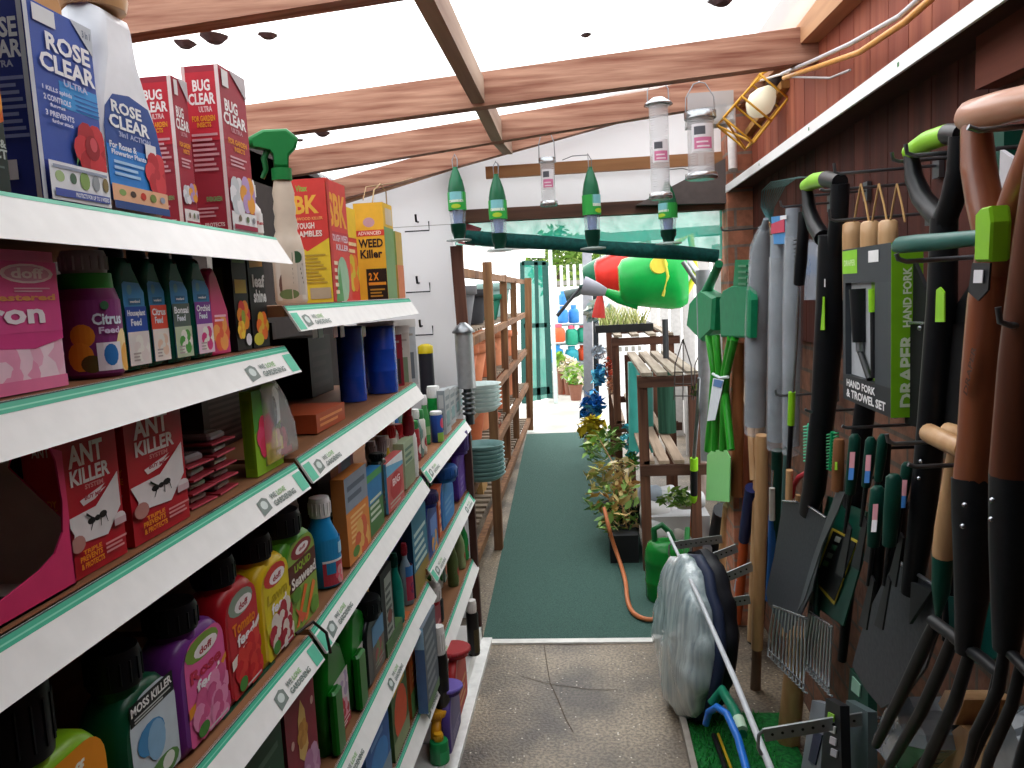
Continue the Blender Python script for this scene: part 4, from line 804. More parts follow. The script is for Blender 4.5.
rb('red aerosol can at the end of the third shelf', 'B3', 406, 418, 435, 400, -0.535, '8c1c2c', 'b02434', [('r', 0, .5, 1, .75, 'd8c8cc'), ('r', 0, .0, 1, .25, 'b02c28'), ('l', .1, .3, .9, .5, 2, '3a2c3c')], 'can', None, .2, .8, '7c2430', (.05, .9))
rb('white pump spray bottle, last on the third shelf', 'B3', 417, 428, 440, 402, -0.53, 'e6e4e0', 'f0eeee', [('l', .1, .2, .9, .8, 3, 'b8a890')], 'bottle', None, .25, .45)
# ---- fourth shelf of middle unit
fl('black bottle with photo label, nearest on fourth shelf of middle unit', 'B4', 366, 385, 640, 594, -0.535, 0.03, '101418', '0e1216', [('r', 0, .6, 1, 1, '5a8ab0'), ('f', .5, .35, .3, '9a4a4c', '6a7a50'), ('l', .1, .1, .9, .25, 2, '8a8a80')], '6a6058', lab=(.3, .05, .95, .8))
bx('black carton with white narrow label', 'B4', 382, 394, 610, 568, -0.535, 0.03, '16181c', [('r', .3, .05, .9, .9, '9aa098'), ('l', .35, .1, .85, .8, 8, '4a504c'), ('e', .6, .4, .2, .08, '7a3c34')], [])
rb('teal bottle after the narrow black carton', 'B4', 389, 404, 600, 553, -0.535, '0e7a6a', '0c4a40', [('r', 0, 0, 1, 1, '1a8878')], 'bottle', None, .2, .5)
rb('clear bottle with red berry label', 'B4', 398, 413, 575, 543, -0.535, '8aa0b0', '9a2c3c', [('f', .5, .35, .3, 'b82c48', '7c2c5c'), ('r', 0, .7, 1, 1, '3a78b8')], 'bottle', None, .2, .4, 'b04058', (.1, .8))
bx('tall blue pack on fourth shelf', 'B4', 408, 416, 545, 512, -0.57, 0.03, '2a4c9c', [('l', .2, .2, .8, .8, 3, '4a70c0')], [])
bx('teal carton with leaning white lettering lines', 'B4', 413, 428, 550, 510, -0.535, 0.03, '3c7a94', [('l', .1, .3, .9, .8, 5, 'c8dcd8'), ('r', 0, 0, 1, .3, '98803c')], [('r', 0, 0, 1, 1, '14304a')])
fl('dark blue bottle near the far end of fourth shelf', 'B4', 426, 438, 525, 490, -0.535, 0.03, '1c2c78', '2c2450', [('f', .6, .3, .3, 'e0a040', '5a8ac0'), ('r', .2, .5, .9, .8, '6a8ac8')], '34488c', capfrac=.15)
bx('orange and red narrow carton last on fourth shelf', 'B4', 439, 444, 520, 486, -0.54, 0.03, 'd06840', [('l', .1, .2, .9, .8, 4, 'e8b090')], [])
# ---- fifth shelf of middle unit
bx('blue seed carton nearest on the low shelf', 'B5', 364, 390, 740, 690, -0.535, 0.03, '2c66b0', [('e', .5, .3, .4, .2, '3a8ad0'), ('l', .2, .5, .8, .8, 3, '6a98d0'), ('r', .6, 0, 1, .2, '8aa0b0')], [])
bx('large green and orange lawn feed carton on the low shelf', 'B5', 391, 408, 700, 630, -0.532, 0.03, '4a6a3c', [('l', .1, .5, .9, .75, 4, 'd0a840'), ('e', .5, .3, .4, .22, 'd8542c'), ('r', 0, 0, 1, .15, '8a9a70')], [])
bx('orange and green lawn seed carton behind', 'B5', 409, 421, 670, 610, -0.535, 0.03, 'b85c2c', [('e', .5, .6, .4, .2, 'd8702c'), ('l', .2, .3, .8, .5, 3, 'e0b070'), ('r', 0, 0, 1, .25, '5a8a4a')], [])
bx('blue topped slim carton jutting out over the shelf edge', 'B5', 425, 438, 660, 616, -0.495, 0.028, '5a6470', [('l', .1, .1, .9, .9, 7, '8a9094'), ('r', 0, .0, 1, .1, '6a8a60')], [('r', 0, 0, 1, .75, '5a78a8'), ('r', 0, .75, 1, 1, 'a8d0f0')])
fl('red bottle on the low shelf behind the blue topped carton', 'B5', 430, 441, 610, 583, -0.535, 0.03, 'a82430', 'c8c0bc', [('l', .1, .2, .9, .6, 3, 'd89090')], '8c2838', capfrac=.2)
# ---- base of middle unit
rb('green sprayer bottle at the foot of the shelves', 'B0', 429, 450, 755, 733, -0.475, '1f8a4c', 'd8a020', [('r', 0, 0, 1, 1, '38a868')], 'tub', None, .25, .5)
fl('amber bottle behind the green sprayer bottle', 'B0', 440, 450, 740, 705, -0.5, 0.03, 'c88a1c', 'd89a28', [('r', .3, .2, .5, .9, 'd8d8d0')], 'c8841c', capfrac=.15)
fl('purple shampoo shaped bottle at the floor level', 'B0', 450, 462, 730, 681, -0.472, 0.028, '54408c', '6a58a8', [('l', .1, .1, .9, .3, 3, 'a098b8')], '6c6490', capfrac=.07, tr=.48)
fl('red bottle at the floor level beside the purple one', 'B0', 455, 468, 690, 643, -0.478, 0.03, 'b83434', 'a02c30', [('l', .2, .1, .9, .5, 3, 'd8a070')], 'c04438', capfrac=.07, tr=.48)
rb('black bottle with white cap nearest the aisle end', 'B0', 458, 472, 650, 626, -0.475, '1c1a1a', 'e8e4e0', [('l', .1, .2, .9, .8, 4, '8a8478')], 'tub', 'black bottles with white caps', .22, .8, '3a3630')
rb('black bottle with white cap farther along', 'C0', 466, 479, 625, 600, -0.475, '1c1a1a', 'e8e4e0', [('l', .1, .2, .9, .8, 4, '8a8478')], 'tub', 'black bottles with white caps', .22, .8, '4a4028')
# ---- far unit shelves
rb('green bottle with broad white cap on top of the far unit', 'C1', 427, 441, 405, 386, -0.57, '1a9440', 'f0f2f0', [('r', 0, 0, 1, 1, '22a04a')], 'tub', None, .25, .95, '22a04a', (.1, .8))
rb('green bottle with small white cap beside the broad one', 'C1', 420, 429, 412, 395, -0.57, '4a9a58', 'f0f0f0', [('r', 0, .3, 1, .7, '98b888')], 'bottle', None, .2, .7)
rb('blue tube with red spot and white cap', 'C1', 430, 443, 425, 411, -0.53, '2c4a98', 'ececec', [('r', 0, .45, 1, 1, '2f58a8'), ('e', .4, .7, .2, .2, 'd8506c'), ('r', 0, 0, 1, .35, '88b048')], 'tub', None, .12, .95, '38549c', (.02, .98))
for i, px in enumerate((449, 454, 459, 463)):
    bx(['clear blister pack nearest in the row', 'clear blister pack second in the row', 'clear blister pack third in the row', 'clear blister pack last in the row by the wall'][i], 'C1', px-3, px+2, 420-3*i, 389-1.0*i, -.54-.012*i, .03, 'a8acae', [('l', .1, .1, .9, .9, 4, '7a8488'), ('r', .2, .2, .8, .5, '7a9a9c')], [('r', 0, 0, 1, 1, '98a0a4'), ('r', .3, .1, .7, .5, '6a7478'), ('r', .2, .6, .8, .9, 'c0c4c4')], 'blister packs on the far unit')
for i, px in enumerate((429, 440)):
    rb(['red lidded jar at the back, left of the pair', 'red lidded jar at the back, right of the pair'][i], 'C1', px-5, px+4, 392, 384, -.75, 'a8a8a8', 'b82c34', [], 'tub', 'red lidded jars', .12, 1)
fl('blue bottle on second shelf of the far unit', 'C2', 441, 454, 495, 464, -0.535, 0.03, '2a6cb0', '1c4a88', [('l', .1, .2, .9, .6, 3, '6a9ac8')], '3a80c0', capfrac=.2)
fl('grey white bottle between blue and purple ones', 'C2', 454, 459, 480, 452, -0.56, 0.03, 'a8a498', '6a6860', [('l', .1, .2, .9, .6, 3, '8a7a60')], 'b8b098', capfrac=.2)
fl('purple bottle on second shelf of the far unit', 'C2', 457, 466, 465, 430, -0.537, 0.03, '4c2c84', '3c2468', [('l', .1, .1, .6, .5, 3, '7a68a8')], '5c3c94', capfrac=.3)
for i, (xl, xr, yr, yt, c, cc) in enumerate(((446, 458, 560, 530, '5a6a3c', 'e0dcd8'), (454, 465, 548, 520, '8a9a6c', '2a2a28'), (461, 471, 540, 515, '2a9a4c', 'e8e4e0'), (441, 450, 590, 562, '3a2420', 'e8e0dc'), (435, 445, 605, 575, 'a83038', 'e0dcd8'))):
    sh = 'C3' if i < 3 else 'B5'
    rb(['olive bottle with pale cap low on far unit', 'sage bottle with black cap low on far unit', 'green bottle at end of the low far shelf', 'dark bottle with pale pointed cap low on middle unit', 'red bottle with white cap low on middle unit'][i], sh, xl, xr, yr, yt, -.54, c, cc, [('l', .1, .2, .9, .8, 3, 'c8b8a0'), ('e', .5, .5, .2, .2, 'a83c38')], 'bottle', None, .25, .5)
# ------------------------------------------------------------------ further products standing in the middle and far units
ORD = ['first', 'second', 'third', 'fourth', 'fifth', 'sixth', 'seventh', 'eighth', 'ninth']
CN = {'a8323a': 'red', '2f6ab0': 'blue', '3a8a4c': 'green', 'd8b83a': 'yellow', 'd8d4cc': 'white', '8a4a34': 'brown', '6a3c80': 'purple', 'd87c3c': 'orange', '2a2c30': 'black', '6f8f88': 'sage'}
def fill(sh, y0, n, pitch, Xf, hs, cols, caps, row, unit, shelf, kinds):
    for i in range(n):
        y = y0+pitch*(i+.5); z = shz(sh, y)+.0015; h = hs[i % len(hs)]; c = cols[i % len(cols)]; k = kinds[i % len(kinds)]; w_ = pitch*.88
        lab = '%s %s, %s along the %s row on %s shelf of %s unit' % (CN[c], 'carton' if k == 'b' else 'bottle', ORD[i], row, shelf, unit)
        g = '%s row on the %s shelf of %s unit' % (row, shelf, unit)
        if k == 'b':
            r = rootat('carton', lab, 'box', Xf, y-w_/2, y+w_/2, z, .05, g)
            carton(r, w_, .05, h, c, [('r', 0, .62, 1, .86, 'e0dcd4'), ('l', .12, .66, .88, .82, 2, '4a4a50'), ('f', .5, .3, .32, cols[(i+3) % len(cols)], 'e0b090'), ('l', .15, .04, .85, .12, 2, 'd8d0c8')], [('r', .1, .5, .9, .8, cols[(i+1) % len(cols)])])
        else:
            R = w_/2; r = thing('bottle', lab, 'bottle', (Xf-R, y, z), R90, g)
            roundb(r, R, h, c, caps[i % len(caps)], [('e', .5, .45, .25, .25, cols[(i+2) % len(cols)]), ('l', .25, .7, .75, .92, 2, 'e0d8d0')], ['bottle', 'tub', 'bottle', 'can'][i % 4], .2, [.5, .85, .6, .8][i % 4], c, (.08, .7))
A_ = list(CN)
fill('B3', 1.52, 7, .085, -.68, (.15, .17, .14), [A_[i] for i in (5, 0, 2, 4, 1, 7, 3)], ['2a2c30', 'e8e4e0'], 'back', 'middle', 'third', 'bbrbbrb')
fill('B3', 2.16, 4, .05, -.56, (.17, .19, .16), [A_[i] for i in (3, 4, 2, 0)], ['e8e4e0', 'c82c34'], 'front', 'middle', 'third', 'rrrr')
fill('B4', 1.50, 8, .085, -.64, (.19, .21, .17), [A_[i] for i in (8, 5, 2, 0, 9, 1, 8, 3)], ['2a2c30', 'e8e4e0'], 'back', 'middle', 'fourth', 'bbrbbrbb')
fill('B5', 1.50, 8, .085, -.62, (.18, .2, .16), [A_[i] for i in (2, 7, 0, 8, 5, 3, 1, 4)], ['2a2c30', 'e8e4e0'], 'back', 'middle', 'low', 'bbrbbrbb')
fill('C1', 2.42, 6, .055, -.66, (.21, .19, .23), [A_[i] for i in (4, 2, 0, 4, 1, 9)], ['f0f0ee', 'c82c34', 'f0f0ee'], 'back', 'far', 'top', 'rrrrrr')
fill('C1', 2.42, 4, .05, -.55, (.15, .13, .16), [A_[i] for i in (4, 0, 9, 4)], ['f0f0ee', '3a8a4c'], 'front', 'far', 'top', 'rrrr')
fill('C2', 2.42, 9, .09, -.62, (.2, .18, .22), [A_[i] for i in (1, 8, 0, 4, 6, 2, 9, 6, 3)], ['2a2c30', 'e8e4e0'], 'back', 'far', 'second', 'brbrbrbrb')
fill('C3', 2.42, 9, .085, -.60, (.17, .15, .19), [A_[i] for i in (5, 0, 8, 3, 2, 8, 4, 9, 2)], ['e8e4e0', '2a2c30', 'e8e4e0'], 'back', 'far', 'low', 'rbrrbrrbr')
fill('C3', 2.43, 5, .055, -.545, (.12, .14, .11), [A_[i] for i in (0, 8, 5, 9, 8)], ['e8e4e0', 'f0f0ee'], 'front', 'far', 'low', 'rrrrr')
# ------------------------------------------------------------------ tools hung along the right wall
def rpx(px, X, at): return px*atX(at[0], at[1], X).y/(2*F)
def tubeX(b, X, pts, wpx, m, n=10, dx=0):
    """rod whose centre line is given by photo points on the plane x = X; wpx = widths in pixels there"""
    P3 = LX(X, pts)
    if not isinstance(wpx, (list, tuple)): wpx = [wpx]*len(pts)
    return b.tube([p+Vector((dx, 0, 0)) for p in P3], [w_*p.y/(2*F) for w_, p in zip(wpx, P3)], m, n)
def plateX(b, X, pts, th, m, bev=.0): return b.extr(LX(X, pts), (th, 0, 0), m, bev)
LIME = P('8fd028', .3); TEALP = P('0f5f56', .35); DKG = P('0d3f34', .35)
def sub(root, name, fn, label=None):
    b = MB(); fn(b); return b.build(name, root, label=label)
# --- digging fork with wooden D handle (nearest)
X = .45
r = thing('digging_fork', 'digging fork with brown wooden D handle and four black tines, nearest the camera', 'garden fork', atX(974, 478, X))
sub(r, 'handle', lambda b: (tubeX(b, X, [(966, 119), (972, 116), (1000, 108), (1030, 101), (1050, 96)], [22, 30, 31, 31, 28], mat('d09a7c', .35, scale=22, kind='woodY', col2='a86a4c', coat=.3), 14),
    tubeX(b, X, [(976, 126), (978, 165), (984, 200), (992, 240), (995, 262)], [26, 30, 31, 30, 28], ASHR, 12), tubeX(b, X, [(1047, 110), (1036, 150), (1020, 195), (1004, 245), (997, 270)], [26, 30, 32, 33, 32], ASHR, 12)))
sub(r, 'shaft', lambda b: tubeX(b, X, [(996, 250), (991, 300), (984, 380), (979, 440), (974, 482)], [34, 40, 40, 38, 37], ASHR, 14))
def eng(b):
    p0 = atX(968, 396, X-.024); p1 = atX(977, 348, X-.024)
    ux = (p1-p0); W = ux.length; ux.normalize(); vx = Vector((0, .9, .0)); vx = (vx-ux*vx.dot(ux)).normalized()
    fr = lambda u, v, w_: p0+ux*u+vx*v+Vector((-w_, 0, 0))
    b.text('DRAPER', fr, 0, 0, W, .010, .001, K('4a2416'))
sub(r, 'engraving', eng)
def sock(b):
    tubeX(b, X, [(974, 478), (975, 520), (974, 570), (969, 625), (967, 652)], [40, 41, 36, 26, 22], BLKM, 12)
sub(r, 'socket', sock)
for (px, py) in ((979, 502), (977, 523)):
    sub(r, 'rivet', lambda b: b.lathe([(.0035, 0), (.003, .002), (.001, .003)], CHROME, 10, atX(px, py, X)+Vector((-.021, -.012, 0)), axis=(-1, -.5, 0)))
sub(r, 'fork_head', lambda b: tubeX(b, X, [(933, 621), (952, 635), (967, 648), (984, 660), (1001, 675)], 13, BLKM, 8))
for i, pts in enumerate(([(936, 622), (926, 643), (905, 687), (876, 745)], [(953, 638), (942, 666), (921, 712), (888, 768), (880, 780)], [(970, 652), (955, 702), (925, 766), (915, 785)], [(999, 674), (991, 712), (968, 765), (955, 790)])):
    sub(r, 'tine', lambda b: tubeX(b, X, pts, [12, 13, 12, 9, 7][:len(pts)], BLKM, 8))
# --- second fork at the right edge
X = .43
r = thing('digging_fork', 'second digging fork with dark wooden shaft, partly cut off by the right edge', 'garden fork', atX(1018, 480, X))
sub(r, 'shaft', lambda b: tubeX(b, X, [(1046, 160), (1036, 240), (1022, 360), (1012, 476)], [34, 38, 40, 40], mat('6b3c28', .4, scale=22, kind='woodZ', col2='43241a'), 12))
sub(r, 'socket', lambda b: tubeX(b, X, [(1012, 474), (1013, 540), (1010, 600), (1006, 650)], [40, 42, 34, 24], BLKM, 12))
for (px, py) in ((1010, 498), (1009, 517)): sub(r, 'rivet', lambda b: b.lathe([(.0035, 0), (.003, .002), (.001, .003)], CHROME, 10, atX(px, py, X)+Vector((-.021, -.008, 0)), axis=(-1, -.4, 0)))
sub(r, 'fork_head', lambda b: tubeX(b, X, [(1003, 645), (1020, 663), (1045, 690)], 12, BLKM))
for pts in ([(1005, 648), (998, 690), (975, 735), (965, 775)], [(1021, 665), (1012, 705), (990, 755), (980, 790)], [(1036, 680), (1030, 730), (1012, 790)]): sub(r, 'tine', lambda b: tubeX(b, X, pts, [11, 12, 11, 8][:len(pts)], BLKM))
# --- spade with lime D grip, big grey blade
def dgrip(r, X, bar, left, right, w0, lime):
    sub(r, 'grip_bar', lambda b: tubeX(b, X, bar[:lime+1], [w0*.8]+[w0]*lime, LIME, 14), 'lime green grip')
    sub(r, 'd_handle', lambda b: (tubeX(b, X, bar[lime:], w0*1.02, BLK, 14), tubeX(b, X, left, [w0*.7, w0*.85, w0*1.0, w0*1.1, w0*1.15][:len(left)], BLK, 12), tubeX(b, X, right, [w0*1.2, w0*1.15, w0*1.15, w0*1.15, w0*1.2][:len(right)], BLK, 12)))
X = .52
r = thing('spade', 'black spade with lime green D grip and big flat grey blade', 'spade', atX(925, 480, X))
dgrip(r, X, [(910, 152), (928, 141), (948, 134), (963, 134)], [(911, 155), (914, 178), (922, 198), (934, 212), (943, 220)], [(962, 136), (959, 170), (953, 198), (946, 216), (944, 228)], 19, 2)
sub(r, 'shaft', lambda b: tubeX(b, X, [(944, 218), (942, 300), (932, 420), (922, 520), (911, 592)], [24, 27, 26, 25, 20], BLK, 14))
sub(r, 'sticker', lambda b: plateX(b, X-.017, [(936, 290), (940, 287), (944, 292), (944, 322), (935, 322)], .002, LIME), 'lime and white sticker')
sub(r, 'strap', lambda b: plateX(b, X-.012, [(911, 582), (932, 590), (909, 624)], .006, BLKM))
for (px, py) in ((931, 460), (929, 477)): sub(r, 'rivet', lambda b: b.lathe([(.0035, 0), (.003, .002), (.001, .003)], CHROME, 10, atX(px, py, X)+Vector((-.018, -.008, 0)), axis=(-1, -.4, 0)))
sub(r, 'blade', lambda b: (plateX(b, X, [(897, 561), (942, 590), (938, 630), (925, 668), (904, 697), (881, 708), (866, 690), (852, 666), (860, 636), (869, 610), (884, 580)], .004, STEEL), tubeX(b, X, [(897, 561), (942, 590)], 4, mat('8a8f96', .3, .8))))
# --- spade with lime D grip farther along
X = .54
r = thing('spade', 'slim black spade with lime grip hung beside the wrapped grey tubes', 'spade', atX(823, 400, X))
dgrip(r, X, [(806, 186), (815, 181), (826, 179), (840, 182)], [(807, 190), (809, 210), (815, 226), (823, 238)], [(840, 184), (839, 215), (836, 240), (833, 262)], 15, 2)
sub(r, 'shaft', lambda b: tubeX(b, X, [(833, 235), (831, 300), (824, 400), (814, 490), (808, 512)], [27, 28, 24, 22, 18], BLK, 14))
sub(r, 'sticker', lambda b: plateX(b, X-.024, [(817, 302), (819, 296), (824, 297), (824, 330), (816, 330)], .002, LIME), 'lime sticker')
sub(r, 'price_tag', lambda b: plateX(b, X-.022, [(820, 279), (825, 279), (825, 287), (820, 287)], .001, K('e8e8e8')))
sub(r, 'blade', lambda b: plateX(b, X-.01, [(783, 501), (797, 502), (811, 507), (827, 518), (824, 540), (812, 590), (800, 616), (786, 633), (768, 604), (766, 592), (774, 556)], .004, STEEL))
sub(r, 'tread', lambda b: (tubeX(b, X-.012, [(783, 501), (797, 502)], 2.5, CHROME), tubeX(b, X-.012, [(804, 503), (826, 518)], 2.5, CHROME)))
# --- green bladed spade with label
X = .57
r = thing('border_spade', 'dark green bladed spade with a black and gold printed label', 'spade', atX(850, 520, X))
sub(r, 'blade', lambda b: plateX(b, X, [(828, 496), (866, 512), (862, 560), (843, 626), (805, 599), (812, 560)], .004, P('0c4436', .3)))
def lbl(b):
    plateX(b, X-.004, [(832, 528), (858, 541), (834, 605), (813, 581)], .001, K('c8b23c')); plateX(b, X-.006, [(833, 531), (856, 543), (834, 601), (815, 580)], .001, K('14181a'))
    for i in range(4): plateX(b, X-.008, [(824+i*4, 560-8*i), (829+i*4, 562-8*i), (827+i*4, 567-8*i), (822+i*4, 565-8*i)], .001, K(['5a8a5a', '8a948c', '3f6a54', 'a8b0a8'][i]))
sub(r, 'label', lbl)
sub(r, 'shaft', lambda b: tubeX(b, X+.01, [(868, 250), (866, 400), (852, 505)], [20, 20, 20], BLK))
# --- tool with teal T grip in lime holder
X = .42
r = thing('bulb_planter', 'long handled tool with teal T grip in a lime green holder', 'bulb planter', atX(975, 245, X))
sub(r, 'grip', lambda b: tubeX(b, X, [(897, 247), (901, 245), (920, 243), (945, 241), (985, 237)], [11, 16, 17, 16, 15], TEALP, 14), 'teal T grip')
sub(r, 'holder', lambda b: plateX(b, X-.015, [(975, 214), (980, 208), (989, 206), (991, 222), (989, 262), (974, 262)], .02, LIME, .08))
sub(r, 'card', lambda b: (plateX(b, X-.016, [(972, 263), (990, 263), (988, 290), (978, 301), (968, 292)], .002, P('22252a')), plateX(b, X-.018, [(974, 270), (983, 270), (982, 283), (973, 283)], .001, K('e8e6ea'))))
# --- black canvas pouch
X = .53
r = thing('tool_pouch', 'black fabric tool pouch hanging below the teal T grip', 'pouch', atX(935, 380, X))
sub(r, 'pouch', lambda b: plateX(b, X, [(901, 322), (931, 325), (950, 325), (972, 320), (974, 400), (965, 430), (935, 432), (905, 424)], .02, mat('0d0e10', .7)))
sub(r, 'strap', lambda b: plateX(b, X+.004, [(901, 322), (899, 282), (908, 262), (914, 262), (931, 302), (931, 326)], .006, mat('131416', .6)))
sub(r, 'strap', lambda b: plateX(b, X+.004, [(950, 325), (953, 310), (966, 290), (974, 278), (978, 290), (974, 325)], .006, mat('131416', .6)))
sub(r, 'buckle', lambda b: (tubeX(b, X-.006, [(909, 323), (930, 323), (945, 322)], 3, CHROME), b.lathe([(.005, 0), (.003, .003)], CHROME, 10, atX(920, 328, X-.004), axis=(-1, 0, 0))))
# --- fork and trowel boxed set
X = .50
A = atX(843, 330, X); Bq = atX(891, 330, X); z1 = Zat(250, X, A.y); z0 = Zat(398, X, A.y); W = A.y-Bq.y; D = .05; Hh = z1-z0
r = thing('tool_set_box', 'boxed hand fork and trowel set in grey and lime card', 'tool set', (X+D/2, (A.y+Bq.y)/2, z0), -R90)
b = MB(); b.box(-W/2, W/2, -D/2+.012, D/2, 0, Hh, K('2a3034')); fr = front(W, D-.024); cold = '2c3338'
draw(b, fr, W, Hh, [('r', .05, .15, .62, .78, 'b4b8bc'), ('r', .5, .15, .95, .78, '7cb41c')]); b.build('box_body', r, local=True)
b = MB()
for x0, x1, v0, v1, c in ((-W/2, W/2, 0, .17, '23282c'), (-W/2, W/2, .78, 1, '343a40'), (-W/2, -W/2+.06*W, .17, .78, '343a40'), (W/2-.3*W, W/2, .17, .78, '3a4146')): b.box(x0, x1, -D/2, -D/2+.012, v0*Hh, v1*Hh, K(c))
draw(b, front(W, D), W, Hh, [('r', 0, .84, .34, .99, '8cd02c'), ('t', 'DRAPER', .04, .89, .30, .93, 'c8e8a0'), ('r', .58, .9, .78, .97, 'f0f0f0'), ('t', 'HAND FORK', .1, .095, .72, .145, 'e8e8e8'), ('t', '& TROWEL SET', .1, .025, .92, .08, 'e8e8e8')])
b.build('card_frame', r, local=True)
b = MB(); b.box(W/2, W/2+.001, -D/2, D/2, 0, Hh, K('7ab81c'))
fs = lambda u, v, w_: Vector((W/2+.0012+w_, D/2-.008-v, Hh*.06+u)); b.text('DRAPER', fs, 0, .006, Hh*.42, .028, .0004, K('e4f0d0'))
fs2 = lambda u, v, w_: Vector((W/2+.0012+w_, D/2-.008-v, Hh*.52+u)); b.text('HAND FORK', fs2, 0, .01, Hh*.34, .024, .0004, K('e4f0d0'))
b.build('side_panel', r, local=True)
b = MB(); b.tube([(-W*.18, -D/2+.004, Hh*.74), (-W*.16, -D/2+.004, Hh*.40)], [.017, .013], BLK, 12); b.tube([(-W*.16, -D/2+.004, Hh*.40), (-W*.15, -D/2+.004, Hh*.34)], .008, METAL()); b.tube([(-W*.15, -D/2+.004, Hh*.34), (W*.05, -D/2+.004, Hh*.18)], .006, BLKM); b.build('hand_fork', r, local=True)
b = MB(); b.tube([(W*.14, -D/2+.002, Hh*.74), (W*.15, -D/2+.002, Hh*.6)], .008, LIME, 10); b.tube([(W*.15, -D/2+.002, Hh*.6), (W*.16, -D/2+.002, Hh*.2)], .006, BLKM); b.build('trowel', r, local=True)
# --- wooden bulb dibbers on strings
X = .56
for i, (px, lab) in enumerate(((852, 'pale wooden dibber on a string, left of three'), (870, 'pale wooden dibber on a string, middle of three'), (888, 'pale wooden dibber on a string, right of three'))):
    r = thing('dibber', lab, 'dibber', atX(px, 236, X), 0, 'wooden dibbers on strings')
    sub(r, 'body', lambda b: tubeX(b, X, [(px, 222-i), (px, 224-i), (px, 236-i), (px-1, 300), (px-1, 310)], [12, 17, 18, 15, 4], ASH, 14))
    sub(r, 'string', lambda b: (tubeX(b, X, [(px+2, 223), (px+5, 205), (px+9, 184)], 2.2, mat('c09a68', .8), 6), tubeX(b, X, [(px+9, 184), (px+14, 205), (px+17, 222)], 2.2, mat('b08a58', .8), 6)))
# --- wrapped grey tubes
X = .58
GW = mat('8d959d', .25, var=.2, scale=8, coat=.6); 
for i, (pts, wd, lab) in enumerate((([(766, 219), (764, 232), (761, 250), (757, 330), (755, 425)], [5, 10, 20, 22, 20], 'grey plastic wrapped tube with twisted top, leftmost of three'),
        ([(779, 235), (780, 260), (779, 340), (777, 440)], [16, 19, 20, 19], 'grey plastic wrapped tube with red and blue header, middle of three'),
        ([(793, 208), (793, 240), (792, 320), (791, 445)], [14, 15, 17, 16], 'grey plastic wrapped tube behind the comb handled tool'))):
    r = thing('wrapped_tube', lab, 'wrapped tube', atX(pts[-1][0], pts[-1][1], X), 0, 'plastic wrapped tubes')
    sub(r, 'tube', lambda b: tubeX(b, X, pts, wd, GW, 12))
    sub(r, 'film', lambda b: tubeX(b, X, [(p[0]+.5, p[1]-3) for p in pts[1:]]+[(pts[-1][0], pts[-1][1]+8)], [w_+3 for w_ in wd[1:]]+[wd[-1]+1], glassy('dfe6ec', .22), 12))
    if i == 1: sub(r, 'header_card', lambda b: (plateX(b, X-.02, [(771, 217), (786, 215), (786, 244), (773, 244)], .002, K('4a8cc8')), plateX(b, X-.023, [(771, 224), (784, 219), (784, 232), (771, 234)], .002, K('c8405c')), plateX(b, X-.023, [(780, 216), (786, 215), (786, 219), (780, 220)], .002, K('eceef0'))))
X = .55
r = thing('trimming_saw', 'tool with black ribbed comb handle and long bright shaft', 'hand tool', atX(801, 262, X))
sub(r, 'handle', lambda b: (tubeX(b, X, [(803, 212), (803, 235), (801, 262), (799, 284)], [9, 11, 12, 11], BLK), [b.box(*(lambda p: (p.x-.004, p.x+.004, p.y, p.y+.02, p.z-.0015, p.z+.0015))(atX(797, 240+i*4, X-.008)), BLK) for i in range(11)]))
sub(r, 'blade', lambda b: (tubeX(b, X, [(799, 284), (796, 350), (793, 392)], 3, CHROME), tubeX(b, X, [(792, 392), (791, 425)], 7, LIME), tubeX(b, X, [(791, 425), (788, 480)], 5, BLK)))
# --- shrink wrapped blue label pack
b = MB(); plateX(b, .60, [(805, 240), (822, 245), (822, 300), (804, 300)], .015, glassy('b8c0cc', .5)); plateX(b, .605, [(807, 255), (820, 258), (820, 275), (806, 275)], .01, K('3a70a8')); single(b, 'wrapped_pack', 'clear wrapped pack with blue label behind the slim spade', 'packet', atX(812, 270, .6))
# --- spring tine rake head at top
X = .62
r = thing('rake', 'teal wire lawn rake with its fan of tines hung upwards', 'rake', atX(775, 222, X))
for i in range(10):
    u = i/9
    sub(r, 'tine', lambda b: tubeX(b, X, [(769+2*u, 223), (761+13*u, 207), (762+23*u, 191-5*u), (771+27*u, 182-5*u), (783+28*u, 180-3*u)], .9, mat('3c6a6c', .35, .5), 6))
sub(r, 'shaft', lambda b: tubeX(b, X, [(770, 222), (760, 420), (752, 640)], [8, 9, 10], ASH))
# --- wire leaf rakes low down
for k, (x0, y0, x1, y1, t0, t1, lab) in enumerate(((768, 656, 803, 691, 606, 618, 'chrome tined wire rake hanging low, left of the pair'), (804, 668, 828, 694, 612, 626, 'chrome tined wire rake hanging low, right of the pair'))):
    X = .53+.025*k
    r = thing('wire_rake', lab, 'rake', atX((x0+x1)/2, y0, X), 0, 'low wire rakes')
    n = 11-2*k
    for i in range(n):
        u = i/(n-1); sub(r, 'tine', lambda b: tubeX(b, X, [(x0+6+(x1-x0)*u*.9, t0+(t1-t0)*u), (x0+2+(x1-x0)*u, (t0+y0)/2+20*u), (x0+(x1-x0)*u, y0+(y1-y0)*u), (x0+4+(x1-x0)*u, y0+(y1-y0)*u+2)], 2.4, mat('b8c0c4', .3, .7), 6))
    sub(r, 'tine_bar', lambda b: tubeX(b, X, [(x0+1, y0-6), (x1+1, y1-6)], 2.5, CHROME)); sub(r, 'tine_bar', lambda b: tubeX(b, X, [(x0+6, t0), (x1+3, t1)], 3, CHROME))
    sub(r, 'shaft', lambda b: tubeX(b, X+.01, [((x0+x1)/2+4, 470), ((x0+x1)/2, t0+30)], 7, [ASH, DKG][k]))
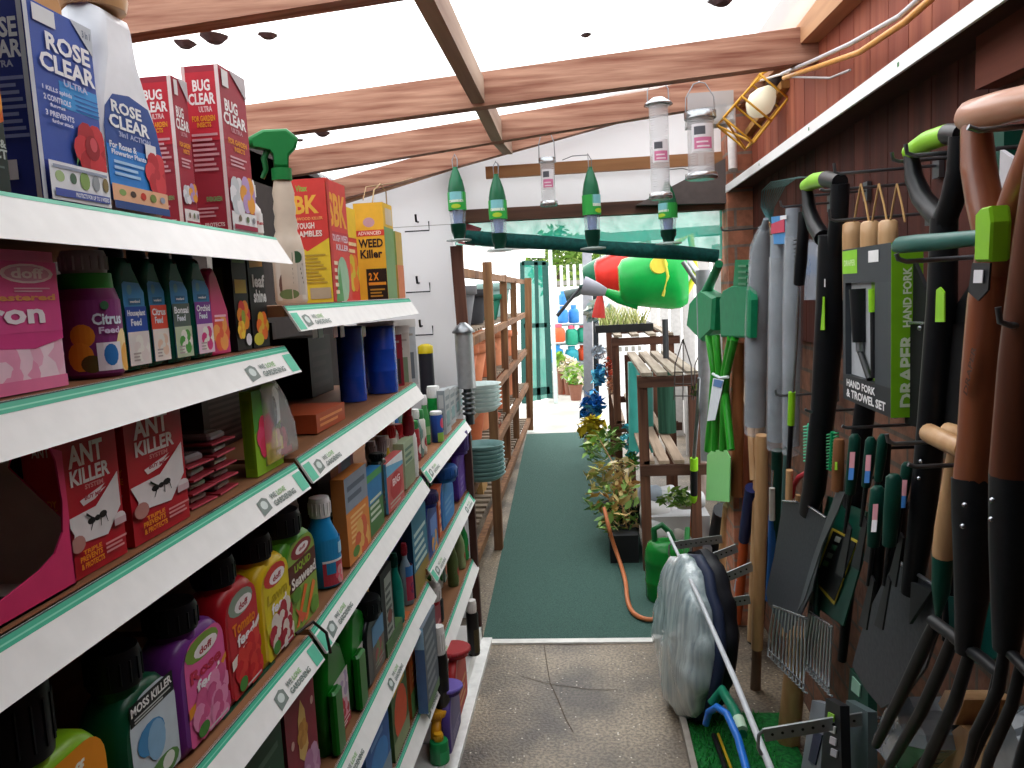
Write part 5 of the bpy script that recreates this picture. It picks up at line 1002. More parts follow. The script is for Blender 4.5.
# --- plastic scoops
X = .56
r = thing('hand_scoop', 'green plastic hand scoop turned side on with slanting handle', 'scoop', atX(706, 315, X))
def scoop1(b):
    f = LX(X, [(706, 289), (720, 297), (718, 330), (706, 341), (691, 326), (694, 303)])
    c = sum(f, Vector())/6
    b.rings([[c+(p-c)*.92+Vector((-.028, 0, 0)) for p in f], [p+Vector((-.015, 0, 0)) for p in f], [p+Vector((.03, 0, 0)) for p in f]], mat('0a8052', .65), False)
sub(r, 'scoop', scoop1); sub(r, 'handle', lambda b: tubeX(b, X, [(706, 294), (712, 280), (719, 264)], [11, 9, 8], mat('0a8052', .65)))
r = thing('hand_scoop', 'green plastic hand scoop seen from its flat back, rib handle up', 'scoop', atX(735, 312, X-.02))
sub(r, 'scoop', lambda b: plateX(b, X-.02, [(719, 300), (722, 291), (731, 286), (748, 286), (750, 300), (749, 338), (720, 337)], .03, mat('0c8458', .65), .06))
sub(r, 'handle', lambda b: (plateX(b, X-.015, [(733, 287), (735, 260), (749, 260), (748, 287)], .015, mat('0a8052', .65)), [plateX(b, X-.022, [(738, 265+6*i), (746, 265+6*i), (746, 267+6*i), (738, 267+6*i)], .008, P('0c7850')) for i in range(4)]))
# --- green long handled grabbers with pale blade
X = .55
r = thing('hand_rake_set', 'bundle of bright green plastic rake handles with pale green blade below', 'hand rakes', atX(717, 440, X))
for pts in ([(709, 336), (714, 372), (712, 410), (708, 450)], [(716, 336), (719, 372), (716, 410), (715, 450)], [(731, 338), (724, 372), (727, 410), (731, 450)], [(735, 338), (727, 372), (724, 410), (723, 450)]): sub(r, 'handle', lambda b: tubeX(b, X, pts, [8, 7, 8, 8], P('2fa02c', .3)))
sub(r, 'tie', lambda b: tubeX(b, X-.012, [(713, 374), (720, 378), (728, 377)], 3, P('d8e8e8')))
sub(r, 'blade', lambda b: plateX(b, X, [(707, 455), (712, 450), (726, 450), (730, 458), (729, 502), (706, 500)], .004, mat('8fe08a', .4, var=.02)))
sub(r, 'swing_tag', lambda b: (plateX(b, X-.02, [(713, 378), (724, 380), (715, 420), (707, 421)], .001, K('dfe6ee')), plateX(b, X-.022, [(714, 379), (723, 381), (721, 388), (713, 386)], .001, K('4a78b0'))), 'white tag with blue top')
# --- litter picker
X = .52
r = thing('litter_picker', 'thin grey pole with lime and black grip standing left of the green rakes', 'pole', atX(692, 500, X))
sub(r, 'pole', lambda b: tubeX(b, X, [(699, 378), (697, 420), (694, 458)], [3, 4, 4], METAL()))
sub(r, 'grip', lambda b: (tubeX(b, X, [(694, 458), (694, 470)], 8, LIME), tubeX(b, X, [(694, 470), (694, 495)], 7, BLK), tubeX(b, X, [(694, 495), (693, 504)], 7, LIME)))
sub(r, 'lower_pole', lambda b: tubeX(b, X, [(693, 504), (690, 560), (688, 600)], 4, P('d06a3a')))
# --- long wooden shafts
for pts, wd, X, m, nm, lab in (([(739, 342), (739, 420), (738, 495)], [12, 14, 14], .60, mat('a5683e', .5, scale=22, kind='woodZ', col2='7d4a2a'), 'broom_handle', 'reddish brown flat wooden handle beside the green rake bundle'),
        ([(749, 340), (749, 420), (747, 495)], [8, 9, 10], .63, mat('8a4a30', .5, scale=22, kind='woodZ', col2='64301f'), 'broom_handle', 'dark red handle behind the reddish brown one'),
        ([(751, 350), (748, 400), (750, 410), (754, 480)], [7, 9, 7, 8], .60, ASH, 'broom_handle', 'pale kinked wooden handle left of the grey tubes'),
        ([(762, 435), (761, 520), (757, 648)], [12, 13, 12], .55, ASH, 'broom_handle', 'straight pale wooden shaft below the leftmost grey tube'),
        ([(757, 645), (755, 700), (753, 768)], [10, 11, 12], .57, mat('8f7562', .6, scale=22, kind='woodZ', col2='6a5546'), 'broom_handle', 'dull lower handle standing below the straight pale shaft'),
        ([(798, 632), (793, 690), (784, 790)], [19, 22, 25], .60, ASH, 'post', 'thick pale wooden post at the bottom of the tool wall'),
        ([(727, 505), (722, 560), (716, 640)], [8, 9, 9], .60, ASH, 'broom_handle', 'thin handle below the pale green blade'),
        ([(703, 400), (701, 480), (698, 540), (690, 600)], [10, 11, 12, 10], .60, mat('cbb8ae', .5, scale=22, kind='woodZ', col2='a08c82'), 'broom_handle', 'whitish wooden pole left of the green rakes'),
        ([(777, 450), (776, 520), (772, 600)], [11, 11, 10], .61, DKG, 'tool_shaft', 'dark green shaft behind the straight pale wooden shaft'),
        ([(787, 448), (784, 520), (781, 570)], [7, 7, 7], .60, P('42605c'), 'tool_shaft', 'grey green thin shaft in the middle of the tool wall'),
        ([(772, 488), (772, 520)], [6, 6], .59, P('d8d8d0'), 'tool_shaft', 'short white sleeve among the shafts')):
    b = MB(); tubeX(b, X, pts, wd, m, 12); single(b, nm, lab, 'handle', atX(pts[-1][0], pts[-1][1], X))
r = thing('hoe', 'orange shafted tool with navy blue socket behind the metal brackets', 'hoe', atX(744, 560, .60))
sub(r, 'socket', lambda b: tubeX(b, .60, [(752, 488), (747, 520), (744, 540)], [14, 13, 11], P('1c2458'))); sub(r, 'shaft', lambda b: tubeX(b, .60, [(744, 538), (741, 580), (737, 622)], [10, 10, 9], P('c85a2c')))
sub(r, 'sticker', lambda b: tubeX(b, .60, [(741, 578), (739, 590)], 10.6, K('a8c0d8')))
r = thing('loppers', 'blue handled loppers hanging in the middle of tool wall', 'loppers', atX(773, 520, .60))
sub(r, 'handle', lambda b: tubeX(b, .60, [(773, 515), (772, 560), (769, 600)], [9, 9, 8], P('2a62a8'))); sub(r, 'blade', lambda b: tubeX(b, .60, [(774, 470), (773, 515)], [5, 6], CHROME))
r = thing('bow_saw', 'small saw with curved red bow behind the slim spade', 'saw', atX(803, 490, .56))
sub(r, 'bow', lambda b: tubeX(b, .56, [(792, 497), (794, 485), (799, 477), (808, 472)], 5, P('c8243a'))); sub(r, 'handle', lambda b: tubeX(b, .56, [(798, 495), (797, 510)], 5, ASH))
for k, (pts, wd, X_, lab) in enumerate((([(884, 440), (880, 520), (872, 640)], [14, 14, 10], .64, 'black shaft deep behind the green handled hand tools'), ([(860, 470), (852, 560), (842, 660)], [13, 13, 9], .66, 'black shaft behind the printed green spade'), ([(900, 500), (893, 600), (880, 690)], [16, 16, 12], .66, 'black shaft behind the big grey blade'), ([(820, 540), (815, 600), (806, 668)], [12, 12, 8], .65, 'black shaft between the two wire rakes'), ([(762, 540), (758, 600), (752, 690)], [16, 16, 14], .65, 'black shaft in shadow left of the straight pale wooden shaft'), ([(722, 510), (712, 570), (702, 650)], [18, 18, 16], .66, 'black shaft behind the upper perforated brackets'), ([(960, 470), (955, 560), (948, 640)], [18, 18, 12], .62, 'black shaft behind the wooden fork socket'))):
    b = MB(); tubeX(b, X_, pts, wd, BLK, 10); q = atX(pts[0][0], pts[0][1]+8, X_); b.tube([q, Vector((.715, q.y, q.z))], .004, BLK, 6); single(b, 'tool_shaft', lab, 'handle', atX(pts[-1][0], pts[-1][1], X_), 'dark shafts on the tool wall')
b = MB(); plateX(b, .60, [(737, 664), (751, 658), (759, 688), (749, 716), (735, 702)], .004, STEEL); single(b, 'spade', 'grey spade blade low in shadow left of the thick pale post', 'spade', atX(745, 690, .6))
# --- pruning saw with wooden handle
X = .50
r = thing('trowel', 'trowel with brown wooden handle and long slanting grey blade', 'trowel', atX(839, 465, X))
sub(r, 'handle', lambda b: (tubeX(b, X, [(839, 439), (839, 442), (838, 470), (837, 490)], [9, 11, 12, 12], mat('8f5f3c', .5, scale=22, kind='woodZ', col2='6a4228')), plateX(b, X-.009, [(834, 462), (837, 462), (837, 470), (834, 470)], .001, LIME)))
sub(r, 'blade', lambda b: plateX(b, X, [(836, 491), (845, 492), (838, 510), (822, 545), (804, 600), (797, 612), (812, 560)], .003, mat('6a6e72', .35, .6)))
# --- green handled hand tools
X = .50
for i, (x, y0, y1, wd, kind, lab) in enumerate(((853, 434, 493, 12, 0, 'green handled hand tool beside the wooden trowel handle'), (869, 437, 486, 11, 0, 'green handled hand tool, second in the upper row'), (881, 434, 480, 10, 1, 'green handled hand tool, third in the upper row'),
        (876, 486, 545, 15, 2, 'green handled hand tool low in front with white tag'), (892, 474, 545, 16, 1, 'plain dark green handled hand tool just behind the white tagged one'), (905, 462, 502, 11, 0, 'green handled hand tool at the right against the spade shaft'))):
    xx = X-(.03 if i in (3, 4) else 0)
    r = thing('hand_tool', lab, 'hand tool', atX(x, y1, xx), 0, 'green handled hand tools')
    sub(r, 'handle', lambda b: tubeX(b, xx, [(x+2, y0), (x+2, y0+4), (x, (y0+y1)/2), (x-3, y1)], [wd*.5, wd*.95, wd, wd*.8], DKG, 12))
    if kind != 1: sub(r, 'label', lambda b, rr=wd*atX(x, y0, xx).y/(2*F)+.0008: (plateX(b, xx-rr, [(x-3, y0+18), (x+2, y0+18), (x+1, y0+34), (x-4, y0+34)], .001, K('c88a94')), plateX(b, xx-rr, [(x-4, y0+34), (x+1, y0+34), (x, y0+46), (x-5, y0+46)], .001, K('e8e8ec' if kind == 2 else '3a78c0'))))
    sub(r, 'shank', lambda b: (tubeX(b, xx, [(x-3, y1), (x-8, y1+40)], [5, 4], BLKM), plateX(b, xx, [(x-5, y1+30), (x-2, y1+36), (x-10, y1+85), (x-18, y1+80)], .003, BLKM)))
for k, (x, y0, y1) in enumerate(((808, 424, 462), (831, 432, 470))):
    X = .53
    r = thing('hand_brush', ['mint green bristled brush left of the slim spade shaft', 'dark green ribbed brush right of the slim spade shaft'][k], 'brush', atX(x, y1, X))
    g = P(['3fc79a', '0f8a54'][k])
    sub(r, 'back', lambda b: tubeX(b, X, [(x+2, y0), (x, y1)], 5, g)); sub(r, 'bristles', lambda b: [tubeX(b, X, [(x-4, y0+3+i*3.1), (x+7, y0+1+i*3.1)], 2, g, 6) for i in range(12)])
# --- T handled fork with pale wood
X = .50
r = thing('t_handle_weeder', 'pale wooden T handled weeder with dark green socket', 'weeder', atX(948, 500, X))
sub(r, 't_grip', lambda b: tubeX(b, X-.03, [(926, 433), (929, 433), (945, 441), (965, 450)], [12, 19, 20, 20], ASH, 14)); sub(r, 't_grip', lambda b: tubeX(b, X+.02, [(948, 430), (968, 436)], [15, 16], ASH, 12))
sub(r, 'shaft', lambda b: tubeX(b, X, [(957, 445), (953, 480), (946, 530), (943, 556)], [15, 19, 21, 20], ASH, 12)); sub(r, 'socket', lambda b: tubeX(b, X, [(943, 555), (941, 590), (938, 616)], [20, 17, 5], P('0d4a3c'), 12))
# --- teal flat bladed hoe in the back right
X = .58
b = MB(); plateX(b, X, [(948, 596), (1000, 604), (1015, 640), (985, 668), (950, 650)], .004, P('0c4f48', .3)); single(b, 'border_spade', 'dark teal spade blade low behind the fork sockets', 'spade', atX(975, 620, X))
b = MB(); plateX(b, .53, [(1000, 150), (1030, 170), (1030, 330), (1004, 345), (996, 300)], .006, mat('c8c4c8', .5)); q = atX(1012, 200, .53); b.tube([q, Vector((.70, q.y, q.z))], .004, CHROME, 6); single(b, 'plastic_sheet', 'off white flat panel behind the fork shafts at the right edge', 'panel', atX(1010, 250, .6))
b = MB(); plateX(b, .64, [(985, 130), (1004, 130), (1004, 250), (985, 250)], .065, P('134a3c')); single(b, 'tool_guard', 'dark green guard seen between the arms of the wooden D handle', 'guard', atX(995, 200, .64))
# --- metal hooks
hk = [((907, 156), .46, 11, 'hook holding the big grey bladed spade'), ((893, 162), .50, 9, 'hook just left of the lime D grip'), ((835, 174), .50, 10, 'hook behind the slim spade grip'), ((820, 191), .50, 0, 'bar under the slim spade lime grip'), ((830, 221), .50, 11, 'hook with the dibbers tied over it'), ((898, 262), .40, 8, 'hook carrying the teal T grip'), ((968, 131), .40, 0, 'flat hook under the wooden D handle'), ((1000, 326), .40, 18, 'hook at right edge below the white panel'), ((888, 444), .45, 10, 'upper of two hooks under the tool set box'), ((908, 467), .43, 0, 'lower of two hooks under the tool set box'), ((806, 412), .50, 3, 'hook across the slim spade shaft'), ((776, 396), .53, 6, 'hook in front of the wrapped grey tubes'), ((697, 236), .50, 4, 'hook reaching left past the brick pillar'), ((722, 231), .52, 4, 'hook on the brick pillar above the scoops'), ((806, 196), .55, 6, 'small hook left of the slim spade grip'), ((781, 207), .56, 6, 'hook holding the wrapped tubes'), ((842, 428), .48, 0, 'hook below the tool set lettering')]
for (px, py), X, up, lab in hk:
    p = atX(px, py, X); b = MB(); rr = .0032
    pts = [Vector((.70, p.y, p.z+.004)), Vector((p.x+.01, p.y, p.z)), p+Vector((0, 0, .004))]
    if up: pts.append(p+Vector((-.002, 0, up*p.y/F)))
    b.tube(pts, rr, METAL('7d8186', .3), 8); b.box(.69, .70, p.y-.015, p.y+.015, p.z-.02, p.z+.025, METAL('6d7176'))
    single(b, 'wall_hook', lab, 'hook', (.70, p.y, p.z), 'display hooks on the tool wall')
# --- perforated shelf brackets
def arm(b, X, p, q, wd):
    A, Bq = atX(p[0], p[1], X), atX(q[0], q[1], X); A = Vector((A.x-.0, A.y, A.z))
    return A, Bq
for i, (tip, base, lab) in enumerate((((672, 546), (722, 539), 'perforated steel bracket, highest and farthest of the four'), ((688, 567), (737, 548), 'perforated steel bracket, second from the top'), ((697, 590), (753, 566), 'perforated steel bracket, third from the top, slanting'), ((704, 607), (750, 599), 'perforated steel bracket, lowest of the four'), ((764, 735), (866, 718), 'perforated steel bracket at bottom beside the thick pale post'))):
    Y = [3.3, 2.95, 2.7, 2.65, 1.75][i]
    A = atY(tip[0], tip[1], Y); Bq = atY(base[0], base[1], Y); hh = [.035, .032, .032, .032, .030][i]
    b = MB(); b.beam(A, Bq, .006, hh, METAL('9fa3a6', .4)); d = (Bq-A)
    for k in range(9):
        c = A+d*(.08+.1*k); b.lathe([(.0035, 0), (.0035, .0005)], BLK, 8, c+Vector((0, -.0035, 0)), axis=(0, -1, 0))
    b.tube([A+Vector((0, 0, hh*.4)), A+Vector((-.012, 0, 0)), A+Vector((-.014, 0, -hh)), A+Vector((-.006, 0, -hh*1.6))], .004, METAL('9fa3a6', .4))
    single(b, 'shelf_bracket', lab, 'bracket', Bq, 'perforated steel brackets')
# --- pole / strap leaning across
b = MB(); b.tube([atY(668, 533, 2.95), atY(700, 600, 2.5), atY(735, 680, 2.05), atY(772, 772, 1.72)], [.006, .007, .008, .009], mat('c9ccd0', .35)); single(b, 'leaning_pole', 'thin white pole leaning diagonally across the front of wrapped round bag', 'pole', atY(772, 772, 1.72))
# --- wrapped round bag
def bagm(b, n=84):
    base = atZ(671, 713, 0.0); base.x = .27; Rr = .275
    c = Vector((base.x+.02, 2.72, Rr+.005)); nx = Vector((-1, -.20, .10)).normalized(); t = Vector((0, 0, 1)); e2 = (t-nx*t.dot(nx)).normalized(); e1 = nx.cross(e2)
    rings = []
    for rr, o in ((.02, .055), (Rr*.25, .054), (Rr*.5, .052), (Rr*.7, .047), (Rr*.85, .04), (Rr*.98, .02), (Rr, 0), (Rr*.98, -.03), (Rr*.85, -.05), (.02, -.055)):
        rings.append([c+nx*(o+(.005*math.sin(5*a+rr*14)+.0022*math.sin(17*a+rr*30))*(rr/Rr))+(e1*math.cos(a)*.92+e2*math.sin(a))*(rr*(1+.03*math.sin(5*a+o*60)+.022*math.sin(13*a+1))) for a in [2*math.pi*i/n for i in range(n)]])
    return rings, c
b = MB(); rg, cc = bagm(b); b.rings(rg, mat('bccaca', .25, scale=34, bump=1, kind='woodZ', col2='7d8d92', coat=.8)); 
r = thing('garden_bag', 'round collapsed garden bag wrapped in clear plastic, standing on edge on the floor', 'garden bag', (cc.x, cc.y, 0)); b.build('bag', r)
b = MB(); b.tube([p+Vector((.012, 0, 0)) for p in rg[7][::3]], .02, mat('1f2a44', .6), 8, True); b.build('hoop', r, label='navy rim of the bag')
b = MB(); rg2 = [[p+Vector((.075, .05, 0)) for p in rr] for rr in rg[5:]]; b.rings(rg2, mat('16181f', .6, scale=9, bump=.4)); single(b, 'garden_bag', 'black round garden bag standing behind the plastic wrapped one', 'garden bag', (cc.x+.1, cc.y+.05, 0))
# --- kerb, turf offcut, blue hook, dust
b = MB(); b.box(.265, .285, 1.0, 2.75, 0, .035, mat('9a9288', .8)); structure(b, 'trim_kerb')
b = MB(); n = 0
b.box(.29, .62, 1.2, 2.68, 0, .012, mat('1c7a34', .9, scale=70, bump=.6, col2='0c4a20'))
single(b, 'turf_mat', 'bright green artificial grass mat beside the kerb', 'mat', (.42, 2.1, 0))
blades = MB()
for i in range(2200):
    x = random.uniform(.29, .55); y = random.uniform(1.7, 2.68); h_ = random.uniform(.01, .022); a = random.uniform(0, 6.28); s_ = .0022
    blades.add([(x-s_*math.cos(a), y-s_*math.sin(a), .012), (x+s_*math.cos(a), y+s_*math.sin(a), .012), (x+random.uniform(-.01, .01), y+random.uniform(-.01, .01), .012+h_)], [(0, 1, 2)], mat(['2a9a3c', '1f8a34', '3ab04a'][i % 3], .6))
o = single(blades, 'turf_blades', 'short plastic grass pile of the green mat by the kerb', 'grass', (.42, 2.1, .012), None, 'stuff')
b = MB(); b.tube([(.36, 2.5, .035), (.375, 2.1, .036), (.385, 1.7, .036)], .008, mat('1a1a1c', .6), 8); single(b, 'edging_strip', 'black strip lying on the green mat', 'strip', (.37, 2.1, .03))
b = MB(); b.tube([(.375, 2.5, .038), (.392, 2.1, .038), (.402, 1.7, .038)], .0045, P('e0b830'), 8); single(b, 'edging_strip', 'thin yellow strip lying on the green mat beside the black one', 'strip', (.38, 2.1, .03))
b = MB(); b.tube([atY(706, 724, 2.35), atY(709, 712, 2.33), atY(717, 707, 2.3), atY(727, 714, 2.25), atY(738, 738, 2.15), atY(748, 775, 2.0)], .011, P('1f70d0', .25), 10); single(b, 'blue_hook', 'bright blue bent tube hook at the foot of the tools', 'hook', atY(748, 775, 2.0))
b = MB(); b.tube([atY(712, 704, 2.36), atY(722, 690, 2.36), atY(735, 712, 2.28), atY(742, 735, 2.2)], .016, P('1a7a5c', .3), 10); b.tube([atY(738, 718, 2.24), atY(742, 730, 2.2)], .017, K('c8e4c8')); single(b, 'green_hose_end', 'dark green hose end curving above the blue hook', 'hose', atY(742, 735, 2.2))
# --- packs at the bottom right
for i, (pts, X, c, lab) in enumerate((([(812, 700), (832, 706), (826, 775), (800, 775)], .55, '8a9098', 'grey carded pack nearest the thick pale post'), ([(826, 698), (840, 706), (842, 775), (820, 775)], .52, '1a1c20', 'black carded pack with green dots'), ([(846, 700), (868, 712), (868, 775), (842, 775)], .58, '5a686a', 'grey green carded pack under the bottom bracket'), ([(850, 668), (868, 690), (868, 712), (848, 700)], .60, '1f4a3c', 'small green card with pale square beside the bricks'))):
    b = MB(); plateX(b, X, pts, .02, K(c)); q = atX((pts[0][0]+pts[2][0])/2, pts[1][1]+12, X); b.tube([q, Vector((.718, q.y, q.z))], .004, CHROME, 6)
    if i == 1:
        for k in range(4): plateX(b, X-.004, [(828+k, 712+12*k), (834+k, 715+12*k), (833+k, 722+12*k), (827+k, 719+12*k)], .003, K(['8cc83c', 'd8d8d8', 'd0c8d0', 'b8b8c0'][k]))
    if i == 0: plateX(b, X-.004, [(814, 730), (822, 735), (815, 765), (808, 760)], .003, K('3a3c54'))
    if i == 3: plateX(b, X-.004, [(852, 676), (860, 685), (859, 697), (851, 690)], .003, K('9ac8b0'))
    single(b, 'carded_pack', lab, 'packet', atX(pts[0][0], pts[0][1], X), 'carded packs low on the tool wall')
for i, (cx_, cy_, wd) in enumerate(((890, 735, 40), (1005, 748, 44))):
    b = MB(); X = .55; pts = [(cx_+wd*.55*math.cos(a)*(1+.25*math.sin(3*a)), cy_+wd*.9*math.sin(a)*(1+.15*math.cos(4*a))) for a in [2*math.pi*k/14 for k in range(14)]]
    plateX(b, X, pts, .155, mat('7c848a', .2, scale=6, bump=.8, col2='3c4248', coat=.7), .3); single(b, 'wrapped_bundle', ['crumpled clear wrapped bundle under the big grey spade blade', 'crumpled clear wrapped bundle at bottom right corner'][i], 'packet', atX(cx_, cy_, X))
for i, pts in enumerate(([(935, 745), (960, 725), (985, 745), (975, 790), (930, 790)], [(945, 690), (965, 700), (955, 725), (930, 720)])):
    b = MB(); plateX(b, .62, pts, .09, ASH); single(b, 'timber_offcut', ['larger pale timber block behind the fork tines', 'small pale timber block behind the fork tines'][i], 'timber', atX(pts[0][0], pts[0][1], .62))
# --- caged lamp and cables
r = thing('work_lamp', 'caged work lamp with bulb and yellow wire cage under the roof', 'lamp', atX(776, 88, .62))
Y = 2.9
p0 = atY(778, 82, Y); p1 = atY(758, 106, Y); ax = (p1-p0).normalized()
sub(r, 'lamp_holder', lambda b: b.lathe([(.026, -.06), (.034, -.03), (.034, .02), (.026, .03)], mat('3a2c2c', .5), 16, p0, axis=ax))
sub(r, 'bulb', lambda b: b.lathe([(.016, .0), (.022, .012), (.04, .04), (.047, .07), (.038, .1), (.018, .118), (.002, .122)], mat('e8e2c8', .25, emit=.35, var=.02), 20, p0+ax*.02, axis=ax))
e1 = ax.cross(Vector((0, 1, 0))).normalized(); e2 = ax.cross(e1)
YW_ = P('e0a838', .35)
def cage(b):
    for s in ((1, 1), (1, -1), (-1, -1), (-1, 1)):
        u = e1*s[0]+e2*s[1]
        b.tube([p0+u*.03-ax*.05, p0+u*.06+ax*.03, p0+u*.066+ax*.22], .0045, YW_, 6)
    for t in (.04, .13, .22):
        q = [p0+(e1*a+e2*c)*.066+ax*t for a, c in ((1, 1), (1, -1), (-1, -1), (-1, 1))]; b.tube(q, .004, YW_, 6, True)
    b.tube([p0+(e1+e2)*.066+ax*.22, p0+(-e1-e2)*.066+ax*.22], .004, YW_, 6); b.tube([p0+(e1-e2)*.066+ax*.22, p0+(-e1+e2)*.066+ax*.22], .004, YW_, 6)
sub(r, 'cage', cage, 'yellow wire cage')
b = MB(); b.beam(atX(786, 84, .69), atX(736, 150, .69), .03, .025, mat('b98a4c', .7, scale=20, kind='woodZ', col2='8f6638')); single(b, 'lamp_batten', 'diagonal yellowish batten behind the caged lamp', 'batten', atX(782, 84, .63))
for i, (pts, rr, m, lab) in enumerate((([(784, 78), (820, 66), (860, 52), (905, 22), (930, 0), (950, -20)], .007, P('e2a050'), 'orange cable along the cladding above the white ledge'), ([(782, 74), (815, 60), (850, 44), (900, 16), (925, -6), (940, -20)], .006, P('c8c4c6'), 'white cable running beside the orange one'), ([(725, 78), (750, 84), (775, 76), (790, 72)], .004, P('dcd8d6'), 'thin white cable looped beside the caged lamp'), ([(790, 77), (830, 78), (850, 70)], .003, P('b8b4b4'), 'short loose wire hanging right of the lamp'))):
    b = MB(); b.tube(LX(.64, pts), rr, m, 8); single(b, 'cable', lab, 'cable', atX(pts[0][0], pts[0][1], .64), 'cables along the cladding')
b = MB(); b.tube([atX(730, 78, .62), atX(733, 170, .60)], .018, mat('e0d8d4', .5), 12); single(b, 'downpipe', 'short whitish pipe at top of the brick pillar', 'pipe', atX(733, 170, .6))
# ------------------------------------------------------------------ bird feeders on the white wall
YF = 3.38
def seed_feeder(px, yt, yb, lab, turn=0, dxlab=0):
    T = atY(px, yt+12, YF); Bt = atY(px, yb, YF); h = T.z-Bt.z; R = .036
    r = thing('seed_feeder', lab, 'bird feeder', (T.x, YF, Bt.z), turn, 'green seed feeders')
    b = MB(); b.lathe([(R*1.02, h*.62), (R*1.0, h*.70), (R*.78, h*.82), (R*.45, h*.93), (R*.3, h*.97), (R*.28, h)], P('1f6a48', .3), 20); b.build('top_cone', r, local=True)
    b = MB(); b.lathe([(R*.86, h*.22), (R*.95, h*.4), (R, h*.7)], glassy('cfdcf0', .3), 20, cap=False); b.build('tube', r, local=True)
    b = MB(); b.lathe([(R*.5, h*.24), (R*.6, h*.42)], P('7f9cd4'), 14); b.build('seed_card', r, local=True)
    b = MB(); W = R*5.6; f0 = shift(cyl(R*1.03, W), 0, h*.42, .0012); draw(b, f0, W, h*.24, [('r', 0, 0, 1, 1, '38b04c'), ('r', .35, .55, .65, 1, '8ad0d8'), ('r', .36, .42, .66, .56, 'e8f4e4'), ('e', .5, .2, .1, .12, 'b8d83c'), ('l', .38, .42, .62, .55, 1, '3a8a48')], True); b.build('label', r, local=True)
    b = MB(); b.lathe([(R*.6, .012), (R*.72, .03), (R*.86, h*.14), (R*.92, h*.24)], P('0c3a2c', .35), 20); b.build('base', r, local=True)
    b = MB(); b.lathe([(R*.9, 0), (R*1.5, .003), (R*1.5, .008), (R*.9, .012)], glassy('c8d8d4', .6), 24); b.build('tray', r, local=True)
    b = MB(); b.tube([(R*.25, 0, h*.95), (R*.3, 0, h+.03), (0, .01, h+.055), (-R*.3, 0, h+.03), (-R*.25, 0, h*.95)], .0018, METAL()); b.tube([(0, .01, h+.05), (0, .09, h+.058), (0, .145, h+.05)], .002, METAL()); b.build('hanger', r, local=True)
seed_feeder(455, 155, 242, 'green capped seed feeder at far left in front of the wall edge')
seed_feeder(496, 162, 252, 'green capped seed feeder second from left')
seed_feeder(590, 155, 250, 'green capped seed feeder hanging in the middle of the lintel', .9)
seed_feeder(667, 170, 245, 'green capped seed feeder partly behind the tall mesh feeder', -.9)
def mesh_mat():
    m = bpy.data.materials.new('wire_mesh'); m.use_nodes = True; N = m.node_tree.nodes; L = m.node_tree.links; b = N['Principled BSDF']
    tc = N.new('ShaderNodeTexCoord'); ck = N.new('ShaderNodeTexChecker'); ck.inputs['Scale'].default_value = 240
    L.new(tc.outputs['Object'], ck.inputs[0]); mr = N.new('ShaderNodeMapRange'); mr.inputs[3].default_value = .2; mr.inputs[4].default_value = .6
    L.new(ck.outputs['Fac'], mr.inputs[0]); L.new(mr.outputs[0], b.inputs['Alpha']); b.inputs['Base Color'].default_value = lin('e4e6ea'); b.inputs['Metallic'].default_value = .1; b.inputs['Roughness'].default_value = .35
    return m
MESHM = mesh_mat()
def nut_feeder(px, yt, yb, R, lab, hood=1.0, lab_v=(.4, .65), Y=3.36, box=False, hang=None):
    T = atY(px, yt, Y); Bt = atY(px, yb, Y); h = T.z-Bt.z
    r = thing('mesh_feeder', lab, 'bird feeder', (T.x, Y, Bt.z), 0, 'silver mesh feeders')
    b = MB(); b.lathe([(R*.9, .02), (R*.9, h*.93)], MESHM, 20, cap=False); b.build('mesh_tube', r, local=True)
    b = MB(); b.lathe([(R*1.05, h*.92), (R*1.3*hood, h*.93), (R*1.2*hood, h*.95), (R*.6, h), (R*.1, h*1.01)] if hood > .9 else [(R*1.1, h*.9), (R*1.1, h), (R*.9, h)], METAL('a8abad', .25), 22); b.build('lid', r, local=True)
    b = MB(); b.lathe([(R*.9, .0), (R*1.15, .004), (R*1.1, .022), (R*.8, .026)], METAL('c8cacc', .25), 22); b.build('base', r, local=True)
    b = MB(); W = R*1.9; f0 = shift(cyl(R*.93, W), 0, h*lab_v[0], .0008); draw(b, f0, W, h*(lab_v[1]-lab_v[0]), [('r', .1, 0, .95, 1, 'e4e2e6'), ('r', .2, .6, .6, .9, '5a5c64'), ('r', .2, .08, .85, .5, 'd87ca4'), ('r', .28, .3, .7, .36, 'f4e0ea'), ('r', .3, .14, .75, .2, 'f4e0ea')], True); b.build('label', r, local=True)
    b = MB(); hh = hang or .06; b.tube([(R, 0, h*.95), (R*.95, 0, h+hh*.5), (R*.4, 0, h+hh*.95), (0, 0, h+hh), (-R*.4, 0, h+hh*.95), (-R*.95, 0, h+hh*.5), (-R, 0, h*.95)], .002, METAL()); b.tube([(0, 0, h+hh), (0, .03, h+hh+.02), (0, (3.0-Y)*.9 if Y < 3 else YW-Y, h+hh+(.06 if Y < 3 else .01))], .002, METAL()); b.build('handle', r, local=True)
nut_feeder(547, 158, 207, .033, 'short silver mesh nut feeder with wire handle', .8, (.35, .75), hang=.12)
nut_feeder(658, 98, 200, .037, 'tall silver mesh feeder with conical hood and pink label', 1.05, (.36, .58), Y=2.9)
nut_feeder(700, 112, 180, .050, 'wide tapered mesh feeder with pink label near the brick pillar', .8, (.4, .8), Y=2.9, hang=.10)
b = MB(); A = atY(688, 92, 2.95); Bq = atY(735, 118, 2.95)
b.box(A.x, Bq.x, 2.97, 3.05, Bq.z, A.z, glassy('c8cccf', .55, .3)); b.box(A.x-.002, Bq.x+.002, 2.968, 3.052, Bq.z-.012, Bq.z, METAL('b0b2b4')); single(b, 'mesh_tray', 'clear box shaped feeder hanging above the wide tapered one', 'bird feeder', (A.x, 3.0, Bq.z))
